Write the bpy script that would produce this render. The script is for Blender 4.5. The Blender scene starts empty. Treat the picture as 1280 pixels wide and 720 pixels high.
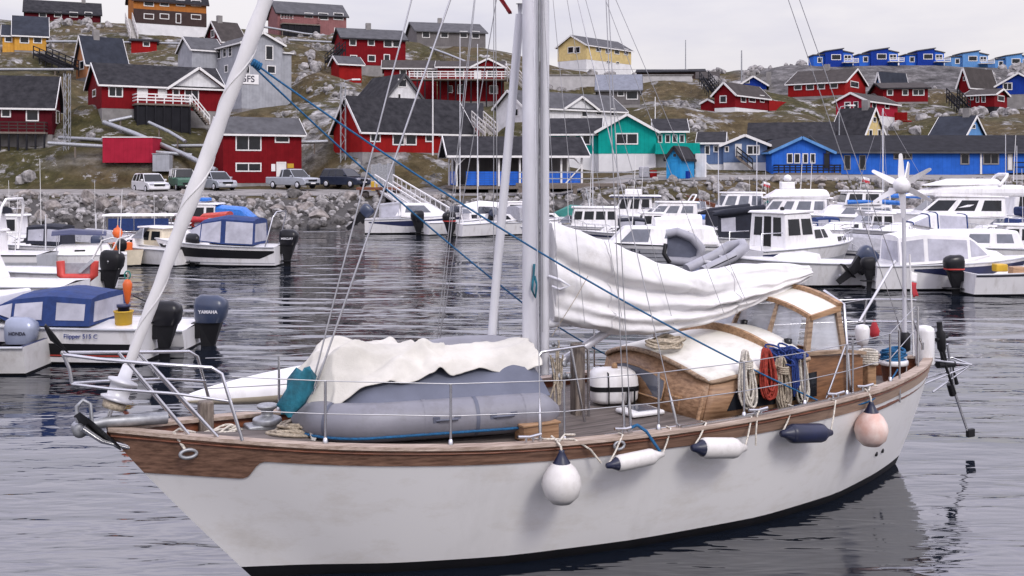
import bpy, math, random
import numpy as np
from mathutils import Vector, Matrix, noise

random.seed(7)
R = math.radians
S = bpy.context.scene
COL = S.collection
F, YH, CZ = 1350.0, 214.0, 4.0          # focal length (px of a 1280 px wide photo), horizon row, eye height over the water

# ------------------------------------------------------------------ camera, sky, sun, exposure
cam_d = bpy.data.cameras.new('camera')
cam = bpy.data.objects.new('camera', cam_d)
COL.objects.link(cam)
cam.location = (0, 0, CZ)
cam.rotation_euler = (R(90), 0, 0)
cam_d.sensor_width = 36
cam_d.lens = 36 * F / 1280
cam_d.shift_y = -(360 - YH) / 1280
cam_d.clip_start = 0.1
cam_d.clip_end = 3000
S.camera = cam

W = bpy.data.worlds.new('World')
S.world = W
W.use_nodes = True
nt = W.node_tree
nt.nodes.clear()
out = nt.nodes.new('ShaderNodeOutputWorld')
bg = nt.nodes.new('ShaderNodeBackground')
bg.inputs['Strength'].default_value = 0.12
sky = nt.nodes.new('ShaderNodeTexSky')
sky.sky_type = 'NISHITA'
sky.sun_disc = False
SUN_EL, SUN_AZ = R(42), R(150)           # azimuth clockwise from +Y: the light comes from behind the camera, to the right
sky.sun_elevation = SUN_EL
sky.sun_rotation = SUN_AZ
sky.dust_density = 4
tc = nt.nodes.new('ShaderNodeTexCoord')
sep = nt.nodes.new('ShaderNodeSeparateXYZ')
nt.links.new(tc.outputs['Generated'], sep.inputs[0])
cr = nt.nodes.new('ShaderNodeValToRGB')   # an overcast sky is brighter overhead than at the horizon
els = cr.color_ramp.elements
els[0].position = 0.0
els[0].color = (5.95, 5.7, 5.85, 1)
els[1].position = 1.0
els[1].color = (11.2, 11.0, 12.8, 1)
e_ = els.new(0.16)
e_.color = (6.6, 6.35, 6.6, 1)
e_ = els.new(0.34)
e_.color = (12.0, 11.5, 13.4, 1)  # unseen band above the view, brightened so the near water reflects more light
nt.links.new(sep.outputs[2], cr.inputs[0])
mp = nt.nodes.new('ShaderNodeMapping')
mp.inputs['Scale'].default_value = (2.2, 2.2, 9)
nt.links.new(tc.outputs['Generated'], mp.inputs[0])
cl = nt.nodes.new('ShaderNodeTexNoise')
cl.inputs['Scale'].default_value = 1.7
cl.inputs['Detail'].default_value = 6
cl.inputs['Roughness'].default_value = .5
nt.links.new(mp.outputs[0], cl.inputs['Vector'])
cr2 = nt.nodes.new('ShaderNodeValToRGB')
cr2.color_ramp.elements[0].position = .38
cr2.color_ramp.elements[0].color = (.83, .835, .91, 1)
cr2.color_ramp.elements[1].position = .6
cr2.color_ramp.elements[1].color = (1.03, 1.02, 1.01, 1)
nt.links.new(cl.outputs[0], cr2.inputs[0])
mul = nt.nodes.new('ShaderNodeMixRGB')
mul.blend_type = 'MULTIPLY'
mul.inputs[0].default_value = 1
nt.links.new(cr.outputs[0], mul.inputs[1])
nt.links.new(cr2.outputs[0], mul.inputs[2])
mixs = nt.nodes.new('ShaderNodeMixRGB')
mixs.inputs[0].default_value = .9
nt.links.new(sky.outputs[0], mixs.inputs[1])
nt.links.new(mul.outputs[0], mixs.inputs[2])
nt.links.new(mixs.outputs[0], bg.inputs[0])
nt.links.new(bg.outputs[0], out.inputs[0])

sun_d = bpy.data.lights.new('sun', 'SUN')
sun_d.energy = 1.3
sun_d.angle = R(14)
sun_d.color = (1, .96, .9)
sun = bpy.data.objects.new('sun', sun_d)
COL.objects.link(sun)
sd = Vector((math.sin(SUN_AZ) * math.cos(SUN_EL), math.cos(SUN_AZ) * math.cos(SUN_EL), math.sin(SUN_EL)))
sun.rotation_euler = sd.to_track_quat('Z', 'Y').to_euler()
sun.location = (40, -60, 80)

S.view_settings.view_transform = 'Standard'
S.view_settings.look = 'None'
S.view_settings.exposure = 0.25
S.view_settings.gamma = 1
S.view_settings.use_curve_mapping = False
S.render.engine = 'CYCLES'
S.cycles.use_denoising = True
S.cycles.max_bounces = 6
S.cycles.transparent_max_bounces = 8
S.cycles.caustics_reflective = False
S.cycles.caustics_refractive = False


# ------------------------------------------------------------------ helpers
def P(px, py, Y):                         # world point seen at a photo pixel, at a known distance
    return Vector(((px - 640) * Y / F, Y, CZ - (py - YH) * Y / F))


def G(px, py, z=0.0):                     # world point seen at a photo pixel, at a known height
    return P(px, py, (CZ - z) * F / (py - YH))


def nz(x, y=0.0, z=0.0):
    return noise.noise(Vector((x, y, z)))


MATS = {}


def mat(n, c, r=.6, m=0.0, var=.12, sc=3.0, c2=None, bump=0.0, bsc=25.0, st=(1, 1, 1), boards=None, spec=.5, pos=(.35, .65), alpha=1.0, gx=None, grime=0.0, gst=(1, 1, 1), gsc=2.0):
    if n in MATS:
        return MATS[n]
    M = bpy.data.materials.new(n)
    M.use_nodes = True
    t = M.node_tree
    b = t.nodes['Principled BSDF']
    L = t.links.new
    tcn = t.nodes.new('ShaderNodeTexCoord')
    mpn = t.nodes.new('ShaderNodeMapping')
    mpn.inputs['Scale'].default_value = st
    L(tcn.outputs['Object'], mpn.inputs[0])
    no = t.nodes.new('ShaderNodeTexNoise')
    no.inputs['Scale'].default_value = sc
    no.inputs['Detail'].default_value = 6
    no.inputs['Roughness'].default_value = .62
    L(mpn.outputs[0], no.inputs['Vector'])
    ramp = t.nodes.new('ShaderNodeValToRGB')
    e = ramp.color_ramp.elements
    ca = tuple(x * (1 - var) for x in c)
    cb = c2 if c2 else tuple(min(1, x * (1 + var)) for x in c)
    e[0].position, e[0].color = pos[0], (*ca, 1)
    e[1].position, e[1].color = pos[1], (*cb, 1)
    L(no.outputs[0], ramp.inputs[0])
    col = ramp.outputs[0]
    hgt = None
    if boards:                            # (axis, boards per metre, depth)
        wv = t.nodes.new('ShaderNodeTexWave')
        wv.wave_type = 'BANDS'
        wv.bands_direction = boards[0]
        wv.wave_profile = 'SAW'
        wv.inputs['Scale'].default_value = boards[1] / 3.1416 * .5
        wv.inputs['Distortion'].default_value = .15
        L(tcn.outputs['Object'], wv.inputs['Vector'])
        rr = t.nodes.new('ShaderNodeValToRGB')
        q = rr.color_ramp.elements
        d = 1 - boards[2]
        q[0].position, q[0].color = .0, (d, d, d, 1)
        q[1].position, q[1].color = .14, (1, 1, 1, 1)
        L(wv.outputs[0], rr.inputs[0])
        mm = t.nodes.new('ShaderNodeMixRGB')
        mm.blend_type = 'MULTIPLY'
        mm.inputs[0].default_value = 1
        L(col, mm.inputs[1])
        L(rr.outputs[0], mm.inputs[2])
        col = mm.outputs[0]
    if gx:                                # weathering that grows along the object's x axis: (x from, x to, colour)
        sx = t.nodes.new('ShaderNodeSeparateXYZ')
        L(tcn.outputs['Object'], sx.inputs[0])
        ad = t.nodes.new('ShaderNodeMath')
        ad.operation = 'MULTIPLY_ADD'
        ad.inputs[1].default_value = 3.0
        L(no.outputs[0], ad.inputs[0])
        L(sx.outputs[0], ad.inputs[2])
        mr = t.nodes.new('ShaderNodeMapRange')
        mr.inputs[1].default_value = gx[0] + 1.5
        mr.inputs[2].default_value = gx[1] + 1.5
        mr.inputs[4].default_value = .85
        L(ad.outputs[0], mr.inputs[0])
        m3 = t.nodes.new('ShaderNodeMixRGB')
        m3.inputs[2].default_value = (*gx[2], 1)
        L(mr.outputs[0], m3.inputs[0])
        L(col, m3.inputs[1])
        col = m3.outputs[0]
    if grime:                             # sparse scuffs and stains
        m4 = t.nodes.new('ShaderNodeMapping')
        m4.inputs['Scale'].default_value = gst
        L(tcn.outputs['Object'], m4.inputs[0])
        n4 = t.nodes.new('ShaderNodeTexNoise')
        n4.inputs['Scale'].default_value = gsc
        n4.inputs['Detail'].default_value = 9
        n4.inputs['Roughness'].default_value = .72
        L(m4.outputs[0], n4.inputs['Vector'])
        r4 = t.nodes.new('ShaderNodeValToRGB')
        d = 1 - grime
        r4.color_ramp.elements[0].position, r4.color_ramp.elements[0].color = .50, (1, 1, 1, 1)
        r4.color_ramp.elements[1].position, r4.color_ramp.elements[1].color = .74, (d, d * .97, d * .92, 1)
        L(n4.outputs[0], r4.inputs[0])
        m5 = t.nodes.new('ShaderNodeMixRGB')
        m5.blend_type = 'MULTIPLY'
        m5.inputs[0].default_value = 1
        L(col, m5.inputs[1])
        L(r4.outputs[0], m5.inputs[2])
        col = m5.outputs[0]
    L(col, b.inputs['Base Color'])
    b.inputs['Roughness'].default_value = r
    b.inputs['Metallic'].default_value = m
    b.inputs['Specular IOR Level'].default_value = spec
    if alpha < 1:
        b.inputs['Alpha'].default_value = alpha
    if bump:
        n2 = t.nodes.new('ShaderNodeTexNoise')
        n2.inputs['Scale'].default_value = bsc
        n2.inputs['Detail'].default_value = 5
        L(mpn.outputs[0], n2.inputs['Vector'])
        bp = t.nodes.new('ShaderNodeBump')
        bp.inputs['Strength'].default_value = bump
        bp.inputs['Distance'].default_value = .03
        L(n2.outputs[0], bp.inputs['Height'])
        L(bp.outputs[0], b.inputs['Normal'])
    MATS[n] = M
    return M


class MB:
    """collects shapes into one mesh"""

    def __init__(s):
        s.v, s.f, s.s = [], [], []

    def add(s, vs, fs, smooth=False):
        o = len(s.v)
        s.v += [tuple(v) for v in vs]
        s.f += [tuple(i + o for i in f) for f in fs]
        s.s += [smooth] * len(fs)
        return s

    def box(s, c, d, rz=0.0, M=None):
        x, y, z = d[0] / 2, d[1] / 2, d[2] / 2
        vs = [Vector(q) for q in ((-x, -y, -z), (x, -y, -z), (x, y, -z), (-x, y, -z), (-x, -y, z), (x, -y, z), (x, y, z), (-x, y, z))]
        if rz:
            Q = Matrix.Rotation(rz, 3, 'Z')
            vs = [Q @ v for v in vs]
        if M is not None:
            vs = [M @ v for v in vs]
        c = Vector(c)
        return s.add([v + c for v in vs], [(0, 3, 2, 1), (4, 5, 6, 7), (0, 1, 5, 4), (1, 2, 6, 5), (2, 3, 7, 6), (3, 0, 4, 7)])

    def bar(s, a, b, w, h=None):           # box beam between two points
        a, b = Vector(a), Vector(b)
        h = h or w
        d = (b - a).normalized()
        up = Vector((0, 0, 1)) if abs(d.z) < .95 else Vector((0, 1, 0))
        sx = d.cross(up).normalized() * w / 2
        sy = sx.cross(d).normalized() * h / 2
        vs = [p + i * sx + j * sy for p in (a, b) for i, j in ((-1, -1), (1, -1), (1, 1), (-1, 1))]
        return s.add(vs, [(3, 2, 1, 0), (4, 5, 6, 7), (0, 1, 5, 4), (1, 2, 6, 5), (2, 3, 7, 6), (3, 0, 4, 7)])

    def hexa(s, vs):                       # 8 corners: bottom loop, top loop
        return s.add(vs, [(0, 3, 2, 1), (4, 5, 6, 7), (0, 1, 5, 4), (1, 2, 6, 5), (2, 3, 7, 6), (3, 0, 4, 7)])

    def plate(s, q, n, th):                # thin plate from a quad (or polygon) along n
        n = Vector(n).normalized() * th
        q = [Vector(p) for p in q]
        k = len(q)
        vs = q + [p + n for p in q]
        fs = [tuple(range(k - 1, -1, -1)), tuple(range(k, 2 * k))]
        fs += [(i, (i + 1) % k, k + (i + 1) % k, k + i) for i in range(k)]
        return s.add(vs, fs)

    def loft(s, secs, closed=True, caps=True, smooth=True):
        n = len(secs[0])
        vs = [p for q in secs for p in q]
        fs = []
        for i in range(len(secs) - 1):
            for j in range(n if closed else n - 1):
                k = (j + 1) % n
                fs.append((i * n + j, i * n + k, (i + 1) * n + k, (i + 1) * n + j))
        s.add(vs, fs, smooth)
        if caps and closed:
            s.add(secs[0], [tuple(range(n - 1, -1, -1))])
            s.add(secs[-1], [tuple(range(n))])
        return s

    def tube(s, path, r, n=8, closed=False, caps=True):
        path = [Vector(p) for p in path]
        k = len(path)
        rs = r if isinstance(r, (list, tuple)) else [r] * k
        secs = []
        up = None
        for i, p in enumerate(path):
            if closed:
                d = path[(i + 1) % k] - path[i - 1]
            else:
                d = path[min(i + 1, k - 1)] - path[max(i - 1, 0)]
            if d.length < 1e-9:
                d = Vector((0, 0, 1))
            d.normalize()
            if up is None:
                up = Vector((0, 0, 1)) if abs(d.z) < .9 else Vector((0, 1, 0))
            sx = d.cross(up)
            if sx.length < 1e-4:
                sx = d.orthogonal()
            sx.normalize()
            up = sx.cross(d).normalized()
            secs.append([p + (sx * math.cos(a) + up * math.sin(a)) * rs[i] for a in (2 * math.pi * j / n for j in range(n))])
        if closed:
            secs.append(secs[0])
        return s.loft(secs, True, caps and not closed)

    def lathe(s, prof, c=(0, 0, 0), n=16, axis=None, smooth=True):   # prof: (radius, height)
        c = Vector(c)
        Q = Matrix.Identity(3) if axis is None else Vector(axis).to_track_quat('Z', 'Y').to_matrix()
        secs = [[c + Q @ Vector((max(r, .0005) * math.cos(2 * math.pi * j / n), max(r, .0005) * math.sin(2 * math.pi * j / n), z)) for j in range(n)] for r, z in prof]
        return s.loft(secs, True, True, smooth)

    def grid(s, fn, nu, nv, smooth=True):
        vs = [fn(i / nu, j / nv) for j in range(nv + 1) for i in range(nu + 1)]
        fs = [(j * (nu + 1) + i, j * (nu + 1) + i + 1, (j + 1) * (nu + 1) + i + 1, (j + 1) * (nu + 1) + i) for j in range(nv) for i in range(nu)]
        return s.add(vs, fs, smooth)

    def build(s, name, m, parent=None, bevel=0.0, solid=0.0, sub=0, seg=2):
        me = bpy.data.meshes.new(name)
        me.from_pydata(s.v, [], s.f)
        me.polygons.foreach_set('use_smooth', s.s)
        me.validate()
        me.materials.append(MATS[m] if isinstance(m, str) else m)
        o = bpy.data.objects.new(name, me)
        COL.objects.link(o)
        if parent is not None:
            o.parent = parent
        if solid:
            q = o.modifiers.new('solid', 'SOLIDIFY')
            q.thickness = solid
            q.offset = 0
        if bevel:
            q = o.modifiers.new('bevel', 'BEVEL')
            q.width = bevel
            q.segments = seg
            q.limit_method = 'ANGLE'
            q.angle_limit = R(40)
        if sub:
            q = o.modifiers.new('sub', 'SUBSURF')
            q.levels = q.render_levels = sub
        return o


def tag(o, label=None, cat=None, group=None, kind=None):
    if label:
        o['label'] = label
    if cat:
        o['category'] = cat
    if group:
        o['group'] = group
    if kind:
        o['kind'] = kind
    return o


def thing(name, label, cat, loc=(0, 0, 0), rz=0.0, group=None, sc=1.0):
    o = bpy.data.objects.new(name, None)
    COL.objects.link(o)
    o.location = loc
    o.rotation_euler = (0, 0, rz)
    o.scale = (sc, sc, sc)
    o.empty_display_size = .2
    return tag(o, label, cat, group)


def kids(o):
    return [c for c in bpy.data.objects if c.parent == o]


def text(s, size, m, parent, org, ux, uy, name='lettering', th=.004, bold=0.0):
    cu = bpy.data.curves.new(name, 'FONT')
    cu.body = s
    cu.size = size
    cu.extrude = th
    cu.offset = bold
    cu.align_x = 'CENTER'
    cu.align_y = 'CENTER'
    tmp = bpy.data.objects.new('t', cu)
    me = bpy.data.meshes.new_from_object(tmp)
    bpy.data.objects.remove(tmp)
    ux, uy = Vector(ux).normalized(), Vector(uy).normalized()
    uz = ux.cross(uy)
    Q = Matrix((ux, uy, uz)).transposed().to_4x4()
    Q.translation = Vector(org)
    me.transform(Q)
    me.materials.clear()
    me.materials.append(MATS[m])
    o = bpy.data.objects.new(name, me)
    COL.objects.link(o)
    o.parent = parent
    return o


# ------------------------------------------------------------------ materials
mat('gel', (.79, .78, .785), .28, var=.05, sc=1.2, grime=.3, gst=(2, 2, .5), gsc=1.6)
mat('gel_old', (.62, .61, .60), .4, var=.1, sc=1.5, grime=.3)
mat('gel_grey', (.42, .43, .46), .35, var=.08, grime=.3)
mat('gel_cream', (.62, .55, .42), .45, var=.1)
mat('hull_white', (.74, .725, .70), .3, var=.16, sc=1.1, c2=(.80, .79, .78), st=(1.2, 1, .45), pos=(.1, .45), grime=.15, gst=(.7, 1, 1.6), gsc=1.9)
mat('bottom_black', (.006, .006, .008), .6, var=.2, spec=.2)
mat('black', (.008, .008, .010), .5, var=.2, spec=.25)
mat('black_gloss', (.007, .007, .010), .28, var=.2, spec=.3)
mat('navy', (.016, .022, .075), .45, var=.15)
mat('navy_cloth', (.012, .034, .135), .85, var=.2, sc=6, bump=.2)
mat('dark_cloth', (.012, .014, .025), .9, var=.25, sc=6, bump=.2)
mat('blue_tarp', (.02, .15, .52), .5, var=.2, sc=6, bump=.3)
mat('red_cloth', (.42, .05, .035), .7, var=.2, sc=5)
mat('green_tarp', (.015, .17, .14), .6, var=.2, sc=5, bump=.3)
mat('grey_cloth', (.33, .33, .36), .85, var=.15, sc=5, bump=.2)
mat('pvc_grey', (.205, .205, .235), .5, var=.08, sc=2.5, bump=.05, grime=.3, gsc=3)
mat('pvc_dark', (.105, .115, .155), .55, var=.12, sc=2.5)
mat('pvc_pale', (.31, .31, .345), .5, var=.1, sc=2.5)
mat('pvc_red', (.55, .06, .05), .5, var=.12)
mat('glass', (.012, .014, .018), .08, var=.3, sc=1.5, spec=.4)
mat('glass_grey', (.13, .14, .17), .1, var=.2, sc=2, spec=.7)
mat('clear_vinyl', (.40, .40, .46), .15, var=.2, sc=1.5, spec=.6)
mat('clear_pane', (.6, .62, .66), .08, var=.2, sc=2, alpha=.42)
mat('steel', (.55, .55, .57), .22, 1.0, var=.1, sc=8)
mat('alu', (.60, .60, .64), .4, .25, var=.1, sc=6, st=(1, 1, .2))
mat('alu_white', (.62, .62, .65), .35, .1, var=.08, sc=4, st=(1, 1, .2))
mat('galv', (.33, .34, .36), .5, .6, var=.25, sc=9)
mat('teak', (.185, .095, .06), .5, var=.45, sc=3, c2=(.29, .165, .11), st=(.35, 5, 12), bump=.15, gx=(-.5, 4.5, (.40, .30, .225)))
mat('cedar', (.20, .095, .045), .45, var=.35, sc=4, c2=(.29, .145, .07), st=(.7, 3, 8))
mat('teak_old', (.27, .17, .105), .6, var=.4, sc=4, c2=(.43, .31, .21), st=(.5, 6, 8), bump=.25)
mat('teak_pale', (.40, .29, .22), .65, var=.35, sc=4, c2=(.52, .42, .35), st=(.5, 6, 8), bump=.25)
mat('mahogany', (.15, .045, .02), .35, var=.35, sc=4, c2=(.23, .08, .04), st=(1, 3, 7))
mat('honey', (.28, .15, .075), .5, var=.35, sc=4, c2=(.40, .24, .135), st=(.7, 3, 8))
mat('oak', (.33, .185, .09), .55, var=.35, sc=4, c2=(.46, .28, .155), st=(.8, 5, 8))
mat('post_wood', (.14, .11, .09), .8, var=.4, sc=5, c2=(.23, .19, .16), st=(8, 8, 1), bump=.3)
mat('deck_teak', (.115, .094, .084), .8, var=.35, sc=3, c2=(.18, .15, .135), st=(.5, 5, 3), boards=('Y', 14, .6), bump=.15)
mat('roof_white', (.74, .72, .66), .55, var=.06, sc=3, grime=.3, gsc=2.5)
mat('canvas', (.70, .69, .69), .85, var=.06, sc=2.2, bump=.12, bsc=60, grime=.3, gsc=1.6)
mat('canvas_cream', (.55, .53, .48), .85, var=.13, sc=2.0, bump=.2, bsc=60)
mat('sail_roll', (.62, .61, .61), .8, var=.10, sc=3, st=(1, 1, .35))
mat('teal_cloth', (.01, .12, .17), .8, var=.35, sc=7, bump=.3)
mat('rope_white', (.56, .52, .45), .9, var=.35, sc=40, bump=.4, bsc=90)
mat('rope_beige', (.40, .34, .26), .9, var=.35, sc=40, bump=.4, bsc=90)
mat('rope_blue', (.012, .10, .23), .85, var=.3, sc=40, bump=.3, bsc=90)
mat('rope_navy', (.012, .035, .17), .85, var=.35, sc=30, bump=.4, bsc=90)
mat('rope_red', (.30, .035, .02), .85, var=.35, sc=30, bump=.4, bsc=90)
mat('wire', (.42, .42, .44), .35, .8, var=.1)
mat('fender_white', (.68, .655, .62), .45, var=.1, sc=5, c2=(.74, .72, .70), grime=.35, gsc=5)
mat('fender_pink', (.68, .40, .32), .5, var=.15, sc=3.5, c2=(.76, .63, .57))
mat('fender_navy', (.008, .012, .04), .4, var=.3)
mat('flag_red', (.42, .03, .04), .8, var=.2)
mat('white', (.76, .75, .75), .5, var=.05)
mat('trim_white', (.72, .71, .70), .6, var=.06)
mat('orange', (.65, .12, .02), .5, var=.15)
mat('yellow', (.52, .32, .02), .55, var=.12)
mat('engine_blue', (.03, .042, .08), .3, var=.1)
mat('engine_silver', (.28, .31, .40), .3, .2, var=.08)
mat('letter_dark', (.03, .03, .05), .5)
mat('letter_blue', (.02, .04, .2), .5)
mat('letter_white', (.65, .65, .68), .4)
mat('rock', (.15, .142, .142), .9, var=.55, sc=1.6, c2=(.42, .40, .395), bump=.6, bsc=7)
mat('rock_warm', (.20, .175, .165), .9, var=.4, sc=1.6, c2=(.36, .325, .305), bump=.6, bsc=7)
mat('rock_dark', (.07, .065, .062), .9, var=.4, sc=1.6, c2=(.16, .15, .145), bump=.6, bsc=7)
mat('concrete', (.22, .21, .205), .9, var=.2, sc=1.2, bump=.3)
mat('concrete_pale', (.42, .41, .41), .9, var=.12, sc=1.2, bump=.2)
mat('foundation', (.66, .66, .67), .85, var=.08, sc=1)
mat('roof_dark', (.022, .022, .026), .85, var=.25, sc=1.5, c2=(.038, .037, .042), boards=('Y', 1.2, .12), spec=.12)
mat('roof_black', (.018, .018, .022), .85, var=.3, sc=1.5, spec=.12)
mat('roof_grey', (.085, .085, .092), .85, var=.2, sc=1.2, spec=.12)
mat('roof_navy', (.03, .034, .046), .85, var=.2, sc=1.2, spec=.12)
mat('roof_brown', (.055, .048, .046), .85, var=.2, sc=1.2, spec=.12)


def paint(n, c):
    mat(n, c, .75, var=.12, sc=1.3, boards=('X', 5, .22), spec=.06)


paint('p_red', (.165, .008, .012))
paint('p_red_dark', (.075, .007, .012))
paint('p_red_bright', (.25, .012, .012))
paint('p_red_pink', (.33, .018, .04))
paint('p_orange', (.36, .135, .035))
paint('p_orange_soft', (.40, .18, .085))
paint('p_brown', (.055, .038, .036))
paint('p_yellow', (.55, .29, .055))
paint('p_yellow_pale', (.60, .47, .22))
paint('p_grey', (.33, .34, .37))
paint('p_grey_dark', (.15, .14, .14))
paint('p_pink', (.25, .115, .115))
paint('p_white', (.68, .68, .69))
paint('p_teal', (.006, .29, .25))
paint('p_blue', (.028, .125, .52))
paint('p_blue_deep', (.012, .04, .26))
paint('p_blue_sky', (.03, .25, .52))
paint('p_blue_steel', (.10, .155, .285))
paint('p_blue_pale', (.11, .26, .52))
paint('p_dark', (.02, .02, .024))
paint('p_pale', (.5, .48, .46))


# ------------------------------------------------------------------ houses: measured from facade rows and columns of the photo, built at their distance
CTRL = []                                  # terrain heights under the houses


class House:
    pass


def volume(root, x0, x1, y0, y1, zb, ze, zr, ridge, wallm, roofm, trimm, oh=.35, gablem=None, th=.16):
    w = MB()
    if ridge == 'x':
        yc = (y0 + y1) / 2
        sec = lambda x: [(x, y0, zb), (x, y1, zb), (x, y1, ze), (x, yc, zr), (x, y0, ze)]
        a, b = sec(x0), sec(x1)
    else:
        xc = (x0 + x1) / 2
        sec = lambda y: [(x0, y, zb), (x0, y, ze), (xc, y, zr), (x1, y, ze), (x1, y, zb)]
        a, b = sec(y0), sec(y1)
    if zr - ze < .12:                      # flat roof
        w.box(((x0 + x1) / 2, (y0 + y1) / 2, (zb + ze) / 2), (x1 - x0, y1 - y0, ze - zb))
        wo = w.build('wall', wallm, root)
        ro = MB().box(((x0 + x1) / 2, (y0 + y1) / 2, ze + th / 2 + .01), (x1 - x0 + 2 * oh, y1 - y0 + 2 * oh, th)).build('roof', roofm, root)
        return wo, ro
    w.add(a + b, [(4, 3, 2, 1, 0), (5, 6, 7, 8, 9)] + [(i, (i + 1) % 5, 5 + (i + 1) % 5, 5 + i) for i in range(5)])
    wo = w.build('wall', wallm, root)
    r, t = MB(), MB()
    if ridge == 'x':
        half = (y1 - y0) / 2
        yc = (y0 + y1) / 2
        k = (zr - ze) / half
        for s in (-1, 1):
            ya, za = yc + s * (half + oh), ze - k * oh
            q = [(x0 - oh, yc, zr + .03), (x1 + oh, yc, zr + .03), (x1 + oh, ya, za + .03), (x0 - oh, ya, za + .03)]
            r.hexa(q + [(p[0], p[1], p[2] + th) for p in q])
            t.bar((x0 - oh - .02, yc, zr + .06), (x0 - oh - .02, ya, za + .06), .05, .24)
            t.bar((x1 + oh + .02, yc, zr + .06), (x1 + oh + .02, ya, za + .06), .05, .24)
            t.bar((x0 - oh, ya + s * .03, za + .06), (x1 + oh, ya + s * .03, za + .06), .05, .17)
    else:
        half = (x1 - x0) / 2
        xc = (x0 + x1) / 2
        k = (zr - ze) / half
        for s in (-1, 1):
            xa, za = xc + s * (half + oh), ze - k * oh
            q = [(xc, y0 - oh, zr + .03), (xc, y1 + oh, zr + .03), (xa, y1 + oh, za + .03), (xa, y0 - oh, za + .03)]
            r.hexa(q + [(p[0], p[1], p[2] + th) for p in q])
            t.bar((xc, y0 - oh - .02, zr + .06), (xa, y0 - oh - .02, za + .06), .05, .24)
            t.bar((xc, y1 + oh + .02, zr + .06), (xa, y1 + oh + .02, za + .06), .05, .24)
            t.bar((xa + s * .03, y0 - oh, za + .06), (xa + s * .03, y1 + oh, za + .06), .05, .17)
    ro = r.build('roof', roofm, root)
    if trimm:
        t.build('bargeboard', trimm, root)
    if gablem:
        g = MB()
        if ridge == 'y':
            g.plate([(x0 + .1, y0 - .03, ze - .05), (x1 - .1, y0 - .03, ze - .05), ((x0 + x1) / 2, y0 - .03, zr - .08)], (0, 1, 0), .02)
        g.build('gable_panel', gablem, root)
    return wo, ro


def opening(root, face, cx, cz, w, h, pos, frm='trim_white', pane='glass', door=False, cols=1):
    """a window or a door on a wall; face 'f' looks along -y, 'l' along -x, 'r' along +x; pos is the wall plane"""
    fw = .11 if min(w, h) > .5 else .07
    fr, pn = MB(), MB()

    def put(mb, a, b, dz0, dz1, o0, o1):
        lo, hi = sorted((o0, o1))
        if face == 'f':
            mb.box(((a + b) / 2, pos - (lo + hi) / 2, (dz0 + dz1) / 2), (b - a, hi - lo, dz1 - dz0))
        else:
            s = -1 if face == 'l' else 1
            mb.box((pos + s * (lo + hi) / 2, (a + b) / 2, (dz0 + dz1) / 2), (hi - lo, b - a, dz1 - dz0))
    a, b, c, d = cx - w / 2, cx + w / 2, cz - h / 2, cz + h / 2
    put(fr, a - fw, a, c - fw, d + fw, -.02, .05)
    put(fr, b, b + fw, c - fw, d + fw, -.02, .05)
    put(fr, a, b, d, d + fw, -.02, .05)
    put(fr, a, b, c - fw, c, -.02, .06)
    for k in range(1, cols):
        xm = a + w * k / cols
        put(fr, xm - .04, xm + .04, c, d, -.02, .04)
    put(pn, a, b, c, d, -.02, .018)
    o = fr.build('door' if door else 'window', frm, root)
    pn.build('door_leaf' if door else 'pane', pane, o)
    return o


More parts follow.
